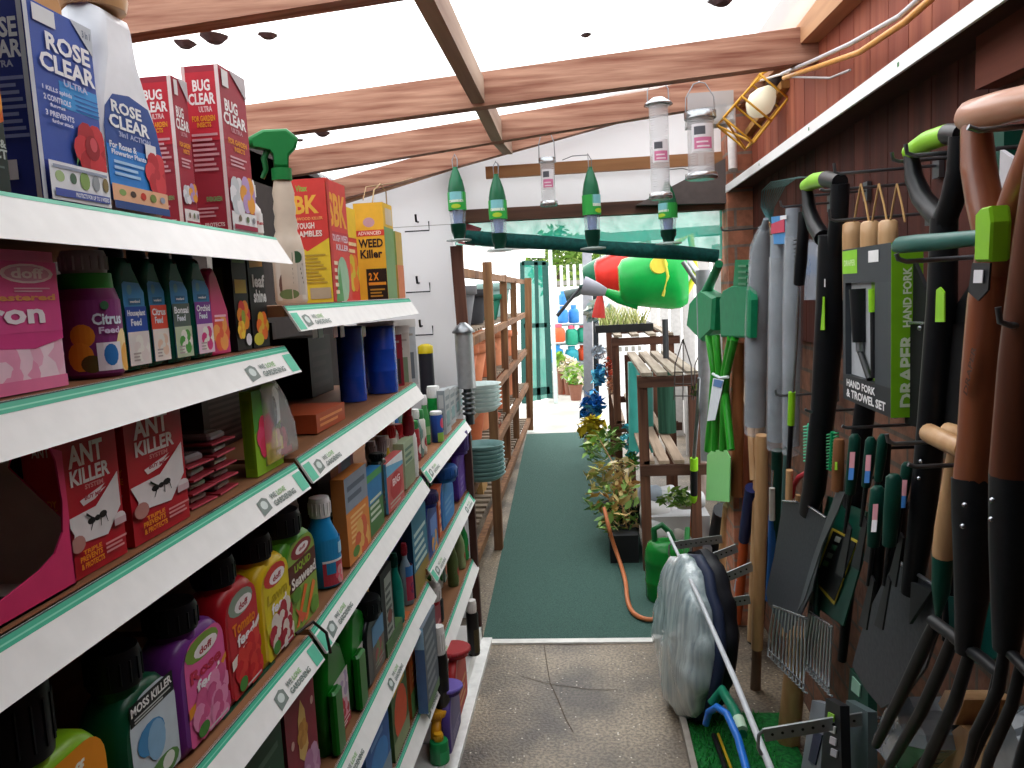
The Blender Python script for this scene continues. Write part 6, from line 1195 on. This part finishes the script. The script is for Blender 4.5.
# long feeder on the brown post by the shelves
YP = 3.42
r = thing('tube_feeder', 'long grey mesh tube feeder with cone hood hanging at end of shelves', 'bird feeder', atY(470, 420, YP))
T = atY(463, 326, YP); Bt = atY(467, 388, YP)
sub(r, 'hood', lambda b: b.lathe([(.048, 0), (.05, .006), (.03, .03), (.012, .045)], METAL('9a9ea2', .3), 22, T-Vector((0, 0, .03))))
sub(r, 'mesh_tube', lambda b: b.tube([T-Vector((0, 0, .03)), Bt], .04, mat('b8babc', .35, .5), 20))
sub(r, 'coil', lambda b: [b.lathe([(.026, 0), (.03, .006), (.026, .012)], METAL('6e7274'), 16, Bt-Vector((-.004, 0, .03+.022*i))) for i in range(5)])
sub(r, 'rod', lambda b: b.tube([T, Bt-Vector((-.006, 0, .16))], .02, METAL('5d6264'), 12))
b = MB(); b.beam(atY(456, 246, YP+.03), atY(463, 330, YP+.03), .05, .02, mat('6e4a3c', .8, scale=30, kind='woodZ', col2='4a2e26'), (0, 1, 0)); single(b, 'feeder_post', 'brown wooden post running down to the grey tube feeder', 'post', atY(463, 330, YP))

# ------------------------------------------------------------------ left rack of pots in the yard passage
XR = -.60
def post(px0, py0, px1, py1, Y, w_, m=RACKW):
    b = MB(); b.beam(atY(px0, py0, Y), atY(px1, py1, Y), w_, .05, m, (0, 1, 0)); return b
root = thing('pot_rack', 'tall wooden rack of shelves holding terracotta pots on the left beyond the wall', 'rack', (-.75, 6, 0))
for (x0, y0, x1, y1, Y, wd) in ((487, 262, 499, 549, 4.55, .05), (503, 275, 508, 470, 6.4, .055), (513, 281, 517, 452, 7.3, .055), (528, 278, 530, 430, 8.5, .07), (456, 245, 470, 560, 3.75, .06)):
    p = post(x0, y0, x1, y1, Y, wd); p.build('post', root)
XS = -.66
def railp(z0, z1, zi):
    b = MB(); Ys = [3.7, 8.6]
    b.beam((XS+.03, 3.7, z0), (XS-.0, 8.6, z1), .04, .045, RACKW); return b
for z0, z1 in ((1.62, 1.62), (1.25, 1.27), (.86, .88), (.50, .52), (.12, .14)):
    railp(z0, z1, 0).build('rail', root)
    if z0 < 1.6:
        s = MB()
        n = 40
        for i in range(n):
            y = 3.72+i*(8.5-3.72)/n; s.box(XS-.55, XS-.02, y, y+.06, z0+.03, z0+.045, SLAT)
        s.build('slatted_shelf', root)
bk = MB(); bk.box(-1.35, -1.30, 3.64, 8.6, 0, 2.0, mat('d8d4d0', .7)); structure(bk, 'wall_yard_left')
def pot(loc, R, h, c, lab, group, nm='plant_pot', n=1):
    r = thing(nm, lab, 'pot', loc, 0, group); m = mat(c, .8, scale=15, bump=.1)
    b = MB(); b.lathe([(R*.68, 0), (R*.95, h*.8), (R*.9, h*.8), (R*.62, .01)], m, 18); b.build('pot_body', r, local=True)
    b = MB(); b.lathe([(R*.95, h*.78), (R*1.04, h*.8), (R*1.04, h), (R*.92, h), (R*.9, h*.8)], m, 18, cap=False); b.build('rim', r, local=True)
TC = ['c8714a', 'd0805a', 'b8623e', 'd88c66']
k = 0
words = ['nearest', 'second', 'third', 'fourth', 'fifth', 'sixth', 'seventh', 'eighth']
for zi, (z, ys, sz) in enumerate(((.905, (4.85, 5.3, 5.8, 6.7, 7.1, 7.7), .16), (.545, (5.2, 5.6, 6.6, 7.5), .15))):
    for i, y in enumerate(ys):
        pot((XS-.17, y, z+.002), sz, .30-.03*(i % 3), TC[k % 4], 'terracotta pot, %s along the %s shelf of the left rack' % (words[i], ['middle', 'lower'][zi]), 'terracotta pots on the left rack'); k += 1
for i, (y, z, R, h, c, lab) in enumerate(((4.36, .905, .12, .15, '1d6a58', 'green plastic pot nearest on the middle rack shelf'), (4.02, .168, .13, .30, '3c6c68', 'teal bucket pot on lowest rack shelf'), (4.42, .545, .14, .16, '3e6a66', 'teal saucer stack on the lower rack shelf'), (4.9, 1.3, .15, .26, '6a6a6e', 'grey ribbed pot on the top rack shelf'), (5.6, 1.3, .14, .24, '2c2c30', 'black pot on the top rack shelf'), (6.4, 1.3, .15, .2, '1c6a54', 'dark green pot on the top rack shelf'), (7.2, 1.3, .15, .3, '8aa8a4', 'pale green glazed pot on the top rack shelf'))):
    pot((XS-.16, y, z+.002), R, h, c, lab, 'coloured pots on the left rack')
for st, (y, z, n, c, lab) in enumerate(((4.05, .907, 6, 'c4d4d2', 'pale'), (4.05, .547, 8, '6f9492', 'teal'))):
    for i in range(n):
        b = MB(); zz_ = z+i*.022; yy = y
        b.lathe([(.085, zz_), (.115, zz_+.032), (.122, zz_+.032), (.09, zz_+.004)], mat(c, .5), 20, (XS+.09, yy, 0)); single(b, 'saucer', '%s plant saucer, %s from the bottom of its stack at near end of the rack' % (lab, ['lowest', 'second', 'third', 'fourth', 'fifth', 'sixth', 'seventh', 'eighth'][i]), 'saucer', (XS+.09, yy, zz_), 'plant saucers stacked on the rack')
b = MB(); b.T = Matrix.Translation((XS-.10, 5.35, .14)) @ Matrix.Rotation(.25, 4, 'X'); b.box(-.02, .02, -.12, .12, 0, .38, mat('b8925c', .7, scale=20, kind='woodZ')); single(b, 'wooden_board', 'yellowish wooden board standing in the lower rack', 'board', (XS-.1, 5.35, .17))
b = MB(); b.T = Matrix.Translation((XS-.06, 6.0, .16)) @ Matrix.Rotation(-.2, 4, 'X'); 
for i in range(9): b.box(-.012, .012, -.20+i*.044, -.165+i*.044, 0, .44, mat('b8583c', .7))
b.box(-.006, .006, -.20, .20, .0, .43, mat('8a3f2c', .8)); single(b, 'lattice_panel', 'terracotta coloured lattice trough leaning in the lower rack', 'panel', (XS-.06, 6.0, .16))
b = MB(); b.box(XS-.30, XS-.06, 4.28, 4.6, 1.297, 1.44, P('3fae4c')); single(b, 'green_box', 'bright green box on top rack shelf', 'box', (XS-.2, 4.3, 1.3))
b = MB(); b.box(XS-.30, XS-.04, 3.95, 4.2, 1.297, 1.50, K('d8d6d2')); single(b, 'white_crate', 'white board crate on the top rack shelf', 'crate', (XS-.2, 4.1, 1.297))
# --- teal mesh screen and lean to frame further back
root = thing('mesh_screen', 'teal mesh screen door in a dark frame at far left', 'screen', atZ(538, 400, 0))
YS = 10.8
TM = bpy.data.materials.new('teal_mesh'); TM.use_nodes = True; net_mat(TM, '2a8a7a', .88)
b = MB(); b.add([atY(523, 262, YS), atY(545, 262, YS), atY(548, 398, YS), atY(524, 403, YS)], [(0, 1, 2, 3)], TM); b.build('mesh', root)
for (p, q, wd) in (((522, 262), (524, 404), .06), ((545, 262), (550, 398), .08), ((536, 262), (539, 400), .05), ((522, 263), (546, 263), .06), ((524, 326), (547, 325), .06), ((524, 393), (550, 390), .10)):
    b = MB(); b.beam(atY(p[0], p[1], YS-.02), atY(q[0], q[1], YS-.02), wd, .04, mat('23504a', .6), (0, 1, 0)); b.build('frame_bar', root)
b = MB(); b.beam(atY(550, 250, 10.6), atY(556, 403, 10.6), .05, .05, mat('c8d8d4', .5), (0, 1, 0)); single(b, 'pale_post', 'pale post right of the teal mesh screen', 'post', atZ(556, 396, 0))
b = MB(); b.add([atY(470, 256, 4.2), atY(545, 258, 9), atY(545, 245, 9.4), atY(490, 240, 5)], [(0, 1, 2, 3)], mat('d8d4d4', .6)); single(b, 'lean_to_roof', 'pale lean to roof sheet over the left rack', 'roof', atY(470, 256, 4.2))
# --- back fence, trees, gas bottles
YB = 14
root = thing('palisade_fence', 'white palisade fence at the far end of the yard', 'fence', (0, YB, 0))
b = MB()
xa = atY(548, 300, YB).x; xb = atY(640, 300, YB).x; n = 14
for i in range(n):
    x = xa+(xb-xa)*i/n; 
    p = MB(); p.box(x, x+.05, YB, YB+.02, 0, 1.95, mat('eceae8', .6)); p.build('paling', root)
for z in (1.60, .4): p = MB(); p.box(xa, xb, YB+.02, YB+.06, z, z+.08, mat('8f8c86', .6)); p.build('rail', root)
p = MB(); p.box(xa, xb, YB+.5, YB+.55, 0, 1.58, mat('e8e6e6', .6)); structure(p, 'wall_yard_end')
def foliage(b, c, rad, n, s_, cols, seed=0):
    rnd = random.Random(seed); ms = [mat(q, .6, var=.12, scale=9) for q in cols]
    for i in range(n):
        while True:
            q = Vector((rnd.uniform(-1, 1), rnd.uniform(-1, 1), rnd.uniform(-1, 1)))
            if .25 < q.length < 1: break
        p = Vector(c)+Vector((q.x*rad[0], q.y*rad[1], q.z*rad[2])); a = Vector((rnd.uniform(-1, 1), rnd.uniform(-1, 1), rnd.uniform(-.6, .8))).normalized(); d = a.cross(Vector((rnd.random(), rnd.random(), 1))).normalized(); k_ = s_*rnd.uniform(.6, 1.3)
        b.add([p-a*k_, p+d*k_*.4, p+a*k_, p-d*k_*.4], [(0, 1, 2, 3)], ms[i % len(ms)])
    return b
for i, (px, py, lab) in enumerate(((556, 262, 'yellow green tree above the left half of the far fence'), (576, 268, 'yellow green tree above the middle of the far fence'), (600, 262, 'tree crown above the far fence behind the green watering can'))):
    YT = 16.6+1.5*i; c = atY(px, py, YT); r = thing('tree', lab, 'tree', (c.x, YT, 0), 0, 'trees beyond the far fence')
    b = MB(); foliage(b, c, (.62, .6, .75), 700, .11, ['7f9f3c', '5f8430', 'a0b860', '4f7028'], i); b.build('crown', r)
    b = MB(); b.tube([(c.x, YT, 0), (c.x, YT, c.z)], .07, mat('6a5a48', .9)); b.build('trunk', r)
def gas(px, pyb, pyt, wpx, Y, c, lab, collar=None):
    A = atY(px, pyb, Y); T = atY(px, pyt, Y); h = T.z-A.z; R = wpx*Y/(2*F)
    r = thing('gas_bottle', lab, 'gas bottle', A, 0, 'stacked gas bottles')
    b = MB(); b.lathe([(R*.8, 0), (R, h*.08), (R, h*.6), (R*.85, h*.74), (R*.45, h*.82)], P(c, .35), 18); b.build('bottle', r, local=True)
    b = MB(); b.lathe([(R*.5, h*.78), (R*.55, h), (R*.48, h)], P(collar or c, .4), 14, cap=False); b.build('collar', r, local=True)
for i, (px, yb_, yt_, wd, c, col, lab) in enumerate(((563, 305, 291, 8, '3f86d0', None, 'blue gas bottle alone at the top of the pile'), (563, 323, 306, 11, '3f8ad4', None, 'blue gas bottle under the topmost one'), (574, 323, 305, 11, '3a82c8', None, 'blue gas bottle right of the upper pair'), (559, 342, 324, 13, 'e0643c', 'd85a70', 'orange gas bottle on the left of the pile'), (572, 345, 325, 13, '2c9a7c', 'd85a78', 'green gas bottle in the middle of the pile'), (583, 342, 324, 12, '2f9a80', 'e06a80', 'green gas bottle at right of the pile'), (557, 362, 345, 14, '2c86c4', None, 'blue gas bottle at the bottom left of the pile'), (572, 362, 346, 14, '2f9aa8', None, 'turquoise gas bottle at the bottom of the pile'), (583, 360, 345, 11, 'd8502c', None, 'red orange gas bottle at the bottom right'))):
    gas(px, yb_, yt_, wd, 12.2+.1*(i % 3), c, lab, col)
b = MB(); A = atY(550, 362, 12.25); Bq = atY(592, 362, 12.25); b.box(A.x, Bq.x, 12.0, 12.6, 0, A.z-.01, mat('7a8a8c', .6)); 
for k_ in (343, 324): 
    z = atY(565, k_, 12.3).z; b.box(A.x, Bq.x, 12.25, 12.55, z-.03, z-.012, mat('7a8a8c', .6))
single(b, 'bottle_stand', 'low stand with racks under the stacked gas bottles', 'stand', (A.x, 12.2, 0))
for i, (px, py, Y, rx, rz, cols, lab) in enumerate(((575, 375, 10.9, .14, .13, ['9cc84c', 'c8e07c', '6fae3c', 'e8ecd0'], 'lime green bushy plant in front of gas bottles'), (560, 360, 11.6, .06, .1, ['b0d460', '88b848'], 'small upright plant left of the lime bush'), (569, 366, 11.5, .12, .08, ['f4f0e8', 'f0e0c8', 'e8d8b0'], 'white flowering plant behind the lime bush'))):
    c = atY(px, py, Y); r = thing('bedding_plant', lab, 'plant', (c.x, Y, 0), 0, 'plants by the gas bottles'); b = MB(); foliage(b, c, (rx*1.3, .15, rz*1.3), 160, .06, cols, 20+i); b.build('leaves', r)
    b = MB(); b.lathe([(.07, 0), (.1, max(.1, c.z-rz))], P('8a5a48'), 14, (c.x, Y, 0)); b.build('pot', r)
for (px, yb_, yt_, wd, Y, c, lab) in ((553, 398, 372, 11, 11.0, 'b8bab6', 'grey drum beside the mesh screen'),):
    A = atZ(px, yb_, 0); A = Vector((A.x, A.y, 0)); R = wd*A.y/(2*F); h = Zat(yt_, A.x, A.y); b = MB(); b.lathe([(R, 0), (R*1.02, h*.5), (R, h)], mat(c, .6), 18, A); single(b, 'grey_drum', lab, 'drum', A)
A = atZ(567, 392, 0); b = MB(); b.lathe([(.2, 0), (.26, .1), (.2, .35), (.12, .5), (.02, .56)], mat('e0c0b4', .6, scale=6, bump=.4), 12, (A.x, A.y, 0)); b.box(A.x-.1, A.x+.1, A.y-.3, A.y-.22, 0, .18, mat('9a4a34')); single(b, 'pink_sack', 'pinkish sack next to the grey drum', 'sack', A)

# ------------------------------------------------------------------ right side of the passage
b = MB(); b.box(.95, 1.0, 3.62, 13.6, 0, .55, mat('e8e4e2', .6, scale=3)); structure(b, 'wall_yard_right')
root = thing('slatted_fence', 'white painted fence panels and posts along right of the yard', 'fence', (.95, 8, 0))
for i, Y in enumerate((4.6, 5.3, 6.1, 7.0, 8.0, 9.2, 10.6)):
    p = MB(); p.box(.84, .93, Y, Y+.10, 0, 1.75, mat('b9b6b4', .6)); p.build('post', root)
    p = MB(); p.box(.93, .95, Y+.1, Y+.68, .55, 1.62, mat('f0eeee', .6)); p.build('panel', root)
# grey yard post
b = MB(); b.beam(atY(587, 250, 7.4), atY(589, 448, 7.4), .085, .085, mat('a9abb4', .5), (0, 1, 0)); single(b, 'metal_post', 'grey square post standing at the edge of the passage', 'post', atY(588, 400, 7.4))
b = MB(); b.beam(atY(595, 262, 7.6), atY(597, 444, 7.6), .05, .05, mat('2e3438', .6), (0, 1, 0)); single(b, 'dark_post', 'dark post right behind the grey square one', 'post', atY(596, 400, 7.6))
# drain pipe by the tools
b = MB(); b.tube([atY(703, 270, 3.9), atY(708, 460, 3.9)], .035, mat('8b8e94', .4), 16); single(b, 'grey_pipe', 'grey pipe running down behind the green scoops', 'pipe', atY(708, 460, 3.9))
b = MB(); b.tube([atY(683, 262, 4.0), atY(703, 292, 3.95)], .012, METAL('9a9c9e')); b.tube([atY(690, 262, 4.1), atY(706, 284, 3.98)], .014, METAL('b0b2b4')); single(b, 'brace_rods', 'pair of slanting metal rods above the green scoops', 'rods', atY(683, 262, 4))
# staging
def staging(label, x0, x1, y0, y1, ztop, zlow, yh, group='wooden plant staging'):
    root = thing('plant_staging', label, 'staging', ((x0+x1)/2, (y0+y1)/2, 0), 0, group); w_ = .05
    for x in (x0, x1-w_):
        for y, zz_ in ((y0, ztop), (y1-w_, ztop+yh)):
            p = MB(); p.box(x, x+w_, y, y+w_, 0, zz_, STAGE); p.build('leg', root)
    for z in (ztop, zlow):
        for y in (y0-.012, y1-w_+.012):
            p = MB(); p.box(x0, x1+.04, y, y+.03, z-.06, z-.005, mat('5f4033', .8, scale=30, kind='woodX', col2='3a241c')); p.build('rail', root)
    n = 4
    for k_ in range(n):
        x = x0+.02+(x1-x0-.08)*k_/(n-1)
        p = MB(); p.box(x, x+.055, y0-.02, y1, ztop, ztop+.018, mat('a89c8c', .85, scale=30, bump=.3, kind='woodY', col2='76695a')); p.build('slat', root)
        if k_ < 3: p = MB(); p.box(x, x+.055, y0, y1, zlow, zlow+.018, mat('b09a86', .85, scale=30, bump=.3, kind='woodY', col2='82705e')); p.build('slat', root)
    return root
staging('nearest dark wooden staging with slatted top beside the carpet', .25, .56, 4.12, 5.5, 1.045, .58, .0)
staging('farther wooden staging carrying the tray of grassy plants', .17, .60, 5.6, 7.1, 1.16, .55, .0)
# plants on the staging
c = atY(622, 322, 6.0)
r = thing('plant_tray', 'black tray of wispy yellow green grasses on the farther staging', 'plant', (c.x, 6.1, 1.18)); b = MB()
for i in range(260):
    x = c.x+random.uniform(-.17, .17); y = 6.1+random.uniform(-.2, .2); a = random.uniform(0, 6.28); h_ = random.uniform(.08, .2)
    b.add([(x-.004, y, 1.22), (x+.004, y, 1.22), (x+.12*math.cos(a)*h_*4, y+.1*math.sin(a), 1.22+h_)], [(0, 1, 2)], mat(['a8b468', 'c8c880', '7f9448', 'd8d4a0'][i % 4], .7))
b.build('leaves', r); b = MB(); b.box(c.x-.2, c.x+.22, 5.88, 6.32, 1.18, 1.235, mat('1e2022', .6)); b.build('tray', r)
b = MB(); foliage(b, atY(600, 312, 6.6), (.12, .2, .09), 150, .05, ['e8ece8', 'b8d0d4', 'd8e0d0', '8aa8b0'], 40); single(b, 'pale_plant', 'silvery white plant left of the grass tray', 'plant', atY(600, 318, 6.6))
# standing net roll on the staging
b = MB(); b.tube([(.47, 4.9, .605), (.47, 4.9, .98)], .055, mat('2f5a48', .8, scale=40, bump=.5, kind='woodZ', col2='173a2c'), 14); b.tube([(.475, 4.9, .98), (.475, 4.9, 1.30)], .018, P('3a3c40')); single(b, 'netting_roll', 'dark green roll of netting standing in the nearest staging', 'roll', (.47, 4.9, .6))
for i, (px, yt, yb_, c, lab) in enumerate(((635, 362, 450, '3fb0a8', 'turquoise wrapped roll behind the staging leg'), (646, 372, 452, '2f8a80', 'teal wrapped roll next to turquoise one'))):
    b = MB(); b.tube([atY(px, yt, 5.0+.2*i), atY(px+1, yb_, 5.0+.2*i)], .045, mat(c, .4, scale=12, bump=.4, coat=.4), 12); single(b, 'net_pack', lab, 'roll', atY(px, yb_, 5), 'wrapped net rolls')
# blue, yellow bags hung beyond the staging
for i, (px, py, rx, rz, Y, c, lab) in enumerate(((592, 405, .10, .13, 6.6, '2a86d8', 'bright blue plastic bundle at foot of the farther staging'), (600, 375, .07, .09, 6.9, '4aa8e0', 'sky blue plastic bundle above the bright blue one'), (592, 428, .11, .10, 6.4, 'd8c02c', 'yellow rope bundle below the blue plastic'), (599, 352, .06, .06, 7.0, 'd8e4f0', 'white and blue packet hung on the grey post'), (608, 368, .04, .1, 6.9, 'd8583c', 'red packet behind the staging legs'), (612, 385, .05, .08, 6.7, 'e0a080', 'peach coloured packet behind the staging legs'), (631, 440, .06, .12, 5.2, '48b0c0', 'turquoise bundle under the nearest staging'), (632, 462, .05, .07, 5.2, '5aa83c', 'green bundle low under the nearest staging'))):
    c_ = atY(px, py, Y); b = MB(); hx = lambda k: ''.join('%02x' % min(255, int(int(c[j:j+2], 16)*k+(40 if k > 1 else 0))) for j in (0, 2, 4))
    foliage(b, c_, (rx, rx, rz), 110, rx*.6, [c, hx(.65), hx(1.15), c], 300+i); single(b, 'plastic_bundle', lab, 'bundle', c_-Vector((0, 0, rz)), 'plastic bundles on the right')
# potted climber straggling beside carpet
rt = atZ(628, 552, 0)
r = thing('potted_climber', 'straggly yellowing climber in dark pots spilling over the carpet edge', 'plant', (rt.x, rt.y, 0))
b = MB(); b.box(.08, .235, 4.25, 4.55, .006, .16, mat('1a1c1e', .6)); b.lathe([(.09, .01), (.12, .22)], mat('1c1e22', .6), 16, (.17, 4.7, 0)); b.build('pots', r)
b = MB()
for (px, py, Y, rx, rz, n, cols) in ((598, 447, 5.6, .11, .12, 90, ['9fd068', '7fb052', 'd8e8a0']), (612, 440, 5.5, .09, .1, 60, ['7fae50', 'd0d8a0', '5f8f40']), (605, 475, 5.1, .13, .1, 90, ['d8c87c', 'e8d8a0', 'b8c068']), (622, 468, 4.9, .08, .07, 40, ['d8b87c', 'e0d0a8', '9a8a58']), (610, 500, 4.7, .15, .1, 120, ['e8c080', '9fc060', 'd8ac64', '7fae58']), (628, 492, 4.6, .09, .08, 60, ['7fa050', 'd8c080', 'b88a58']), (620, 520, 4.45, .13, .08, 100, ['8aae58', 'e8c490', '6f9a50', 'd8b878'])):
    foliage(b, atY(px, py, Y), (rx, .14, rz), n, .045, cols, int(px))
b.build('leaves', r)
b = MB()
for (a_, b_) in (((.17, 4.7, .2), (600, 440, 5.5)), ((.17, 4.6, .2), (606, 470, 5.1)), ((.2, 4.45, .16), (622, 470, 4.8)), ((.18, 4.4, .16), (612, 500, 4.6))):
    e_ = atY(*b_); b.tube([Vector(a_), (Vector(a_)+e_)/2+Vector((.02, 0, .05)), e_], .004, mat('a07a50', .8), 6)
b.build('stems', r)
# white pots / rolls under the staging
for i, (px, py, rr, ln, ang, c, lab) in enumerate(((678, 512, .055, .12, .5, 'e8e6e4', 'white plastic bottle lying on the heap under the staging'), (665, 494, .045, .08, -.3, 'd8dade', 'small white roll at top of heap'), (650, 494, .05, .08, .2, '9aa4b0', 'grey blue plastic roll on heap'), (655, 512, .06, .1, .8, 'e4e2e0', 'white roll at the left of heap'), (668, 528, .06, .1, .1, 'dcdad8', 'white roll low in the heap'), (683, 530, .05, .09, -.4, 'e8e4e0', 'white roll low at right of the heap'), (655, 530, .06, .08, .6, 'd4d6d8', 'pale roll at bottom left of heap'), (690, 500, .05, .1, .2, 'cfd0d2', 'pale grey roll at right behind the leafy sprig'))):
    c_ = atY(px, py, 4.45-.03*i); d = Vector((math.cos(ang), .3, -.35*math.sin(ang))).normalized()
    b = MB(); b.lathe([(rr*.4, -ln*.75), (rr*.9, -ln*.68), (rr, -ln*.5), (rr, ln*.5), (rr*.9, ln*.68), (rr*.4, ln*.75)], mat(c, .35, scale=12, bump=.3), 16, c_, axis=d); single(b, 'plastic_roll', lab, 'roll', c_, 'white rolls under the staging')
b = MB(); b.box(.30, .62, 4.2, 4.7, .0, .10, mat('8a8c90', .6)); b.box(.27, .62, 4.25, 4.75, .1, .26, mat('c0c0c2', .5, scale=8, bump=.4)); single(b, 'white_crate', 'low pale crate holding the heap of white rolls', 'crate', (.45, 4.45, 0))
b = MB(); foliage(b, atY(675, 498, 4.15), (.09, .08, .05), 80, .035, ['8ab04c', '6f9a3c', 'b0c878', '4f7a34'], 77); single(b, 'leafy_sprig', 'small leafy green plant over the white rolls', 'plant', atY(675, 506, 4.15))
# green barrel watering can
A = atZ(667, 603, 0); R = .095
r = thing('watering_can', 'dark green barrel shaped watering can on the floor beside the wrapped bag', 'watering can', (A.x, A.y+.05, 0))
h = Zat(543, A.x, A.y)
b = MB(); b.lathe([(R*.92, .004), (R, .02), (R, h*.3), (R*1.03, h*.33), (R, h*.36), (R, h*.64), (R*1.03, h*.67), (R, h*.7), (R*.97, h*.84), (R*.82, h*.95), (R*.4, h)], P('12782c', .25), 26); b.build('body', r, local=True)
b = MB(); b.tube([(-R*.45, 0, h*.93), (-R*.5, 0, h*1.18), (-R*.1, 0, h*1.25), (R*.3, 0, h*1.12), (R*.5, 0, h*.93)], .015, P('155a30', .3), 10); b.build('handle', r, local=True)
b = MB(); b.tube([(R*.8, 0, h*.25), (R*1.2, .1, h*.7), (R*1.4, .18, h*1.0)], [.022, .016, .013], P('116a28', .3), 10); b.build('spout', r, local=True)
# orange hose
b = MB(); H3 = [(604, 508, .3), (609, 528, .22), (612, 540, .14), (620, 562, .03), (626, 582, .02), (627, 600, .02), (632, 613, .02), (645, 620, .02), (660, 619, .02)]
pts = []
for (px, py, z) in H3: pts.append(atZ(px, py, max(.018, z)))
def smooth(p, it=2):
    for _ in range(it):
        q = [p[0]]
        for a_, b_ in zip(p, p[1:]): q += [a_*.75+b_*.25, a_*.25+b_*.75]
        p = q+[p[-1]]
    return p
b.tube(smooth(pts), .011, P('c8764a', .35), 10); single(b, 'hose', 'orange brown hose curling over the carpet to the wrapped bag', 'hose', pts[-1])
# watering cans hung overhead
def can(label, c, R, L_, col, Y, spout_to, rose_col, sc=1, tilt=.1):
    r = thing('watering_can', label, 'watering can', c)
    m = P(col, .25)
    b = MB(); ax = Vector((1, 0, tilt)).normalized()
    b.lathe([(R*.5, -L_*.55), (R*.72, -L_*.48), (R*.85, -L_*.2), (R*1.0, L_*.2), (R*1.0, L_*.36), (R*.93, L_*.42), (R*.9, L_*.45)], m, 26, c, axis=ax); b.build('body', r)
    b = MB(); p0 = c-ax*L_*.45-Vector((0, 0, R*.5)); b.tube([p0+ax*.06, p0*.6+spout_to*.4+Vector((0, 0, -.01)), spout_to], [R*.42, R*.2, R*.13], m, 14); b.build('spout', r)
    d = (spout_to-p0).normalized(); b = MB(); b.lathe([(R*.13, 0), (R*.22, .05), (R*.3, .12), (R*.3, .135)], P(rose_col), 16, spout_to, axis=d); b.build('rose', r)
    b = MB(); b.tube([c+ax*L_*.3+Vector((0, -.01, R)), c+ax*L_*.55+Vector((0, 0, R*1.25)), c+ax*L_*.62+Vector((0, 0, 0)), c+ax*L_*.42-Vector((0, 0, R*.7))], .018, P('d8c83c' if 'yellow' in label else col), 10); b.build('handle', r)
    return r
c = atY(655, 279, 4.5)
r = can('bright green watering can with yellow seam hung below the rolled netting', c, .175, .36, '18a848', 4.5, atY(606, 292, 4.5), '9a98a4', tilt=.05)
b = MB(); b.tube([atY(664, 258, 4.34), atY(668, 276, 4.33), atY(663, 296, 4.36)], .008, P('e0d850')); b.build('seam', r, label='yellow seam')
b = MB(); b.lathe([(.05, 0), (.045, .02)], P('e8d048'), 16, atY(659, 266, 4.36)+Vector((0, -.0, 0)), axis=(0, -1, .2)); b.build('badge', r, label='yellow badge')
r = can('red watering can hanging behind the bright green one', atY(622, 272, 5.0), .14, .30, 'e8382f', 5.0, atY(600, 296, 5.0), 'c83a34', tilt=.1)
r = can('dark green watering can at the left of the hanging group', atY(600, 276, 5.5), .13, .20, '176a4a', 5.5, atY(584, 290, 5.5), '5a6a68', tilt=.2)
for i in range(5):
    b = MB(); p = atY(606+6*i, 296+1.0*(i % 2), 4.8); b.tube([p, p+Vector((.11, 0, .03))], .008, P(['e83a34', 'e8605c', 'd82c2c'][i % 3]), 8); single(b, 'red_tine', 'red plastic tine, %s of the row below the hanging cans' % words[i], 'tine', p, 'red tines below the hanging cans')
b = MB(); b.tube([atY(557, 316, 5.2), atY(581, 287, 5.2)], [.012, .009], mat('3a3e44', .5), 8); b.tube([atY(579, 287, 5.2), atY(606, 284, 5.2)], .014, mat('2a4a44', .5), 8); single(b, 'hand_sprayer', 'dark lance pointing down left from the hanging watering cans', 'lance', atY(557, 316, 5.2))
b = MB(); b.beam((-.55, 5.0, 1.80), (.95, 5.0, 1.82), .05, .06, mat('a8a6a4', .6)); b.box(.90, .95, 4.97, 5.03, 0, 1.84, mat('a8a6a4', .6)); 
for px, Y in ((657, 4.5), (622, 5.0), (600, 5.5)): 
    p = atY(px, 262, Y); b.tube([Vector((p.x, Y, p.z)), Vector((p.x, 5.0, 1.8))], .003, METAL())
single(b, 'hanging_rail', 'rail over the passage from which watering cans hang', 'rail', (.9, 5, 0))
# wire plant supports
for i, (px, py) in enumerate(((684, 345), (704, 350))):
    Y = 4.0; b = MB(); x0 = px-10; x1 = px+8
    for q in (0, .5, 1): b.tube([atY(x0+(x1-x0)*q, 400, Y), atY(x0+(x1-x0)*q*.9+1, 365, Y), atY((x0+x1)/2, py-6, Y)], .003, mat('4a4240', .6, .4), 6)
    for yy in (372, 384, 396): b.tube([atY(x0, yy, Y), atY(x1, yy, Y)], .003, mat('4a4240', .6, .4), 6)
    single(b, 'wire_obelisk', ['wire plant support left of the pair by the staging', 'wire plant support right of the pair by the staging'][i], 'plant support', atY(px, 400, Y), 'wire plant supports')
b = MB(); foliage(b, atY(697, 392, 4.0), (.03, .03, .04), 24, .025, ['5f7a3c', '3f5a2c', '8aa050'], 90); single(b, 'hanging_sprig', 'small sprig tied to the wire plant support', 'plant', atY(697, 396, 4.0))
# wire shelf fragment / mat at left behind shelves
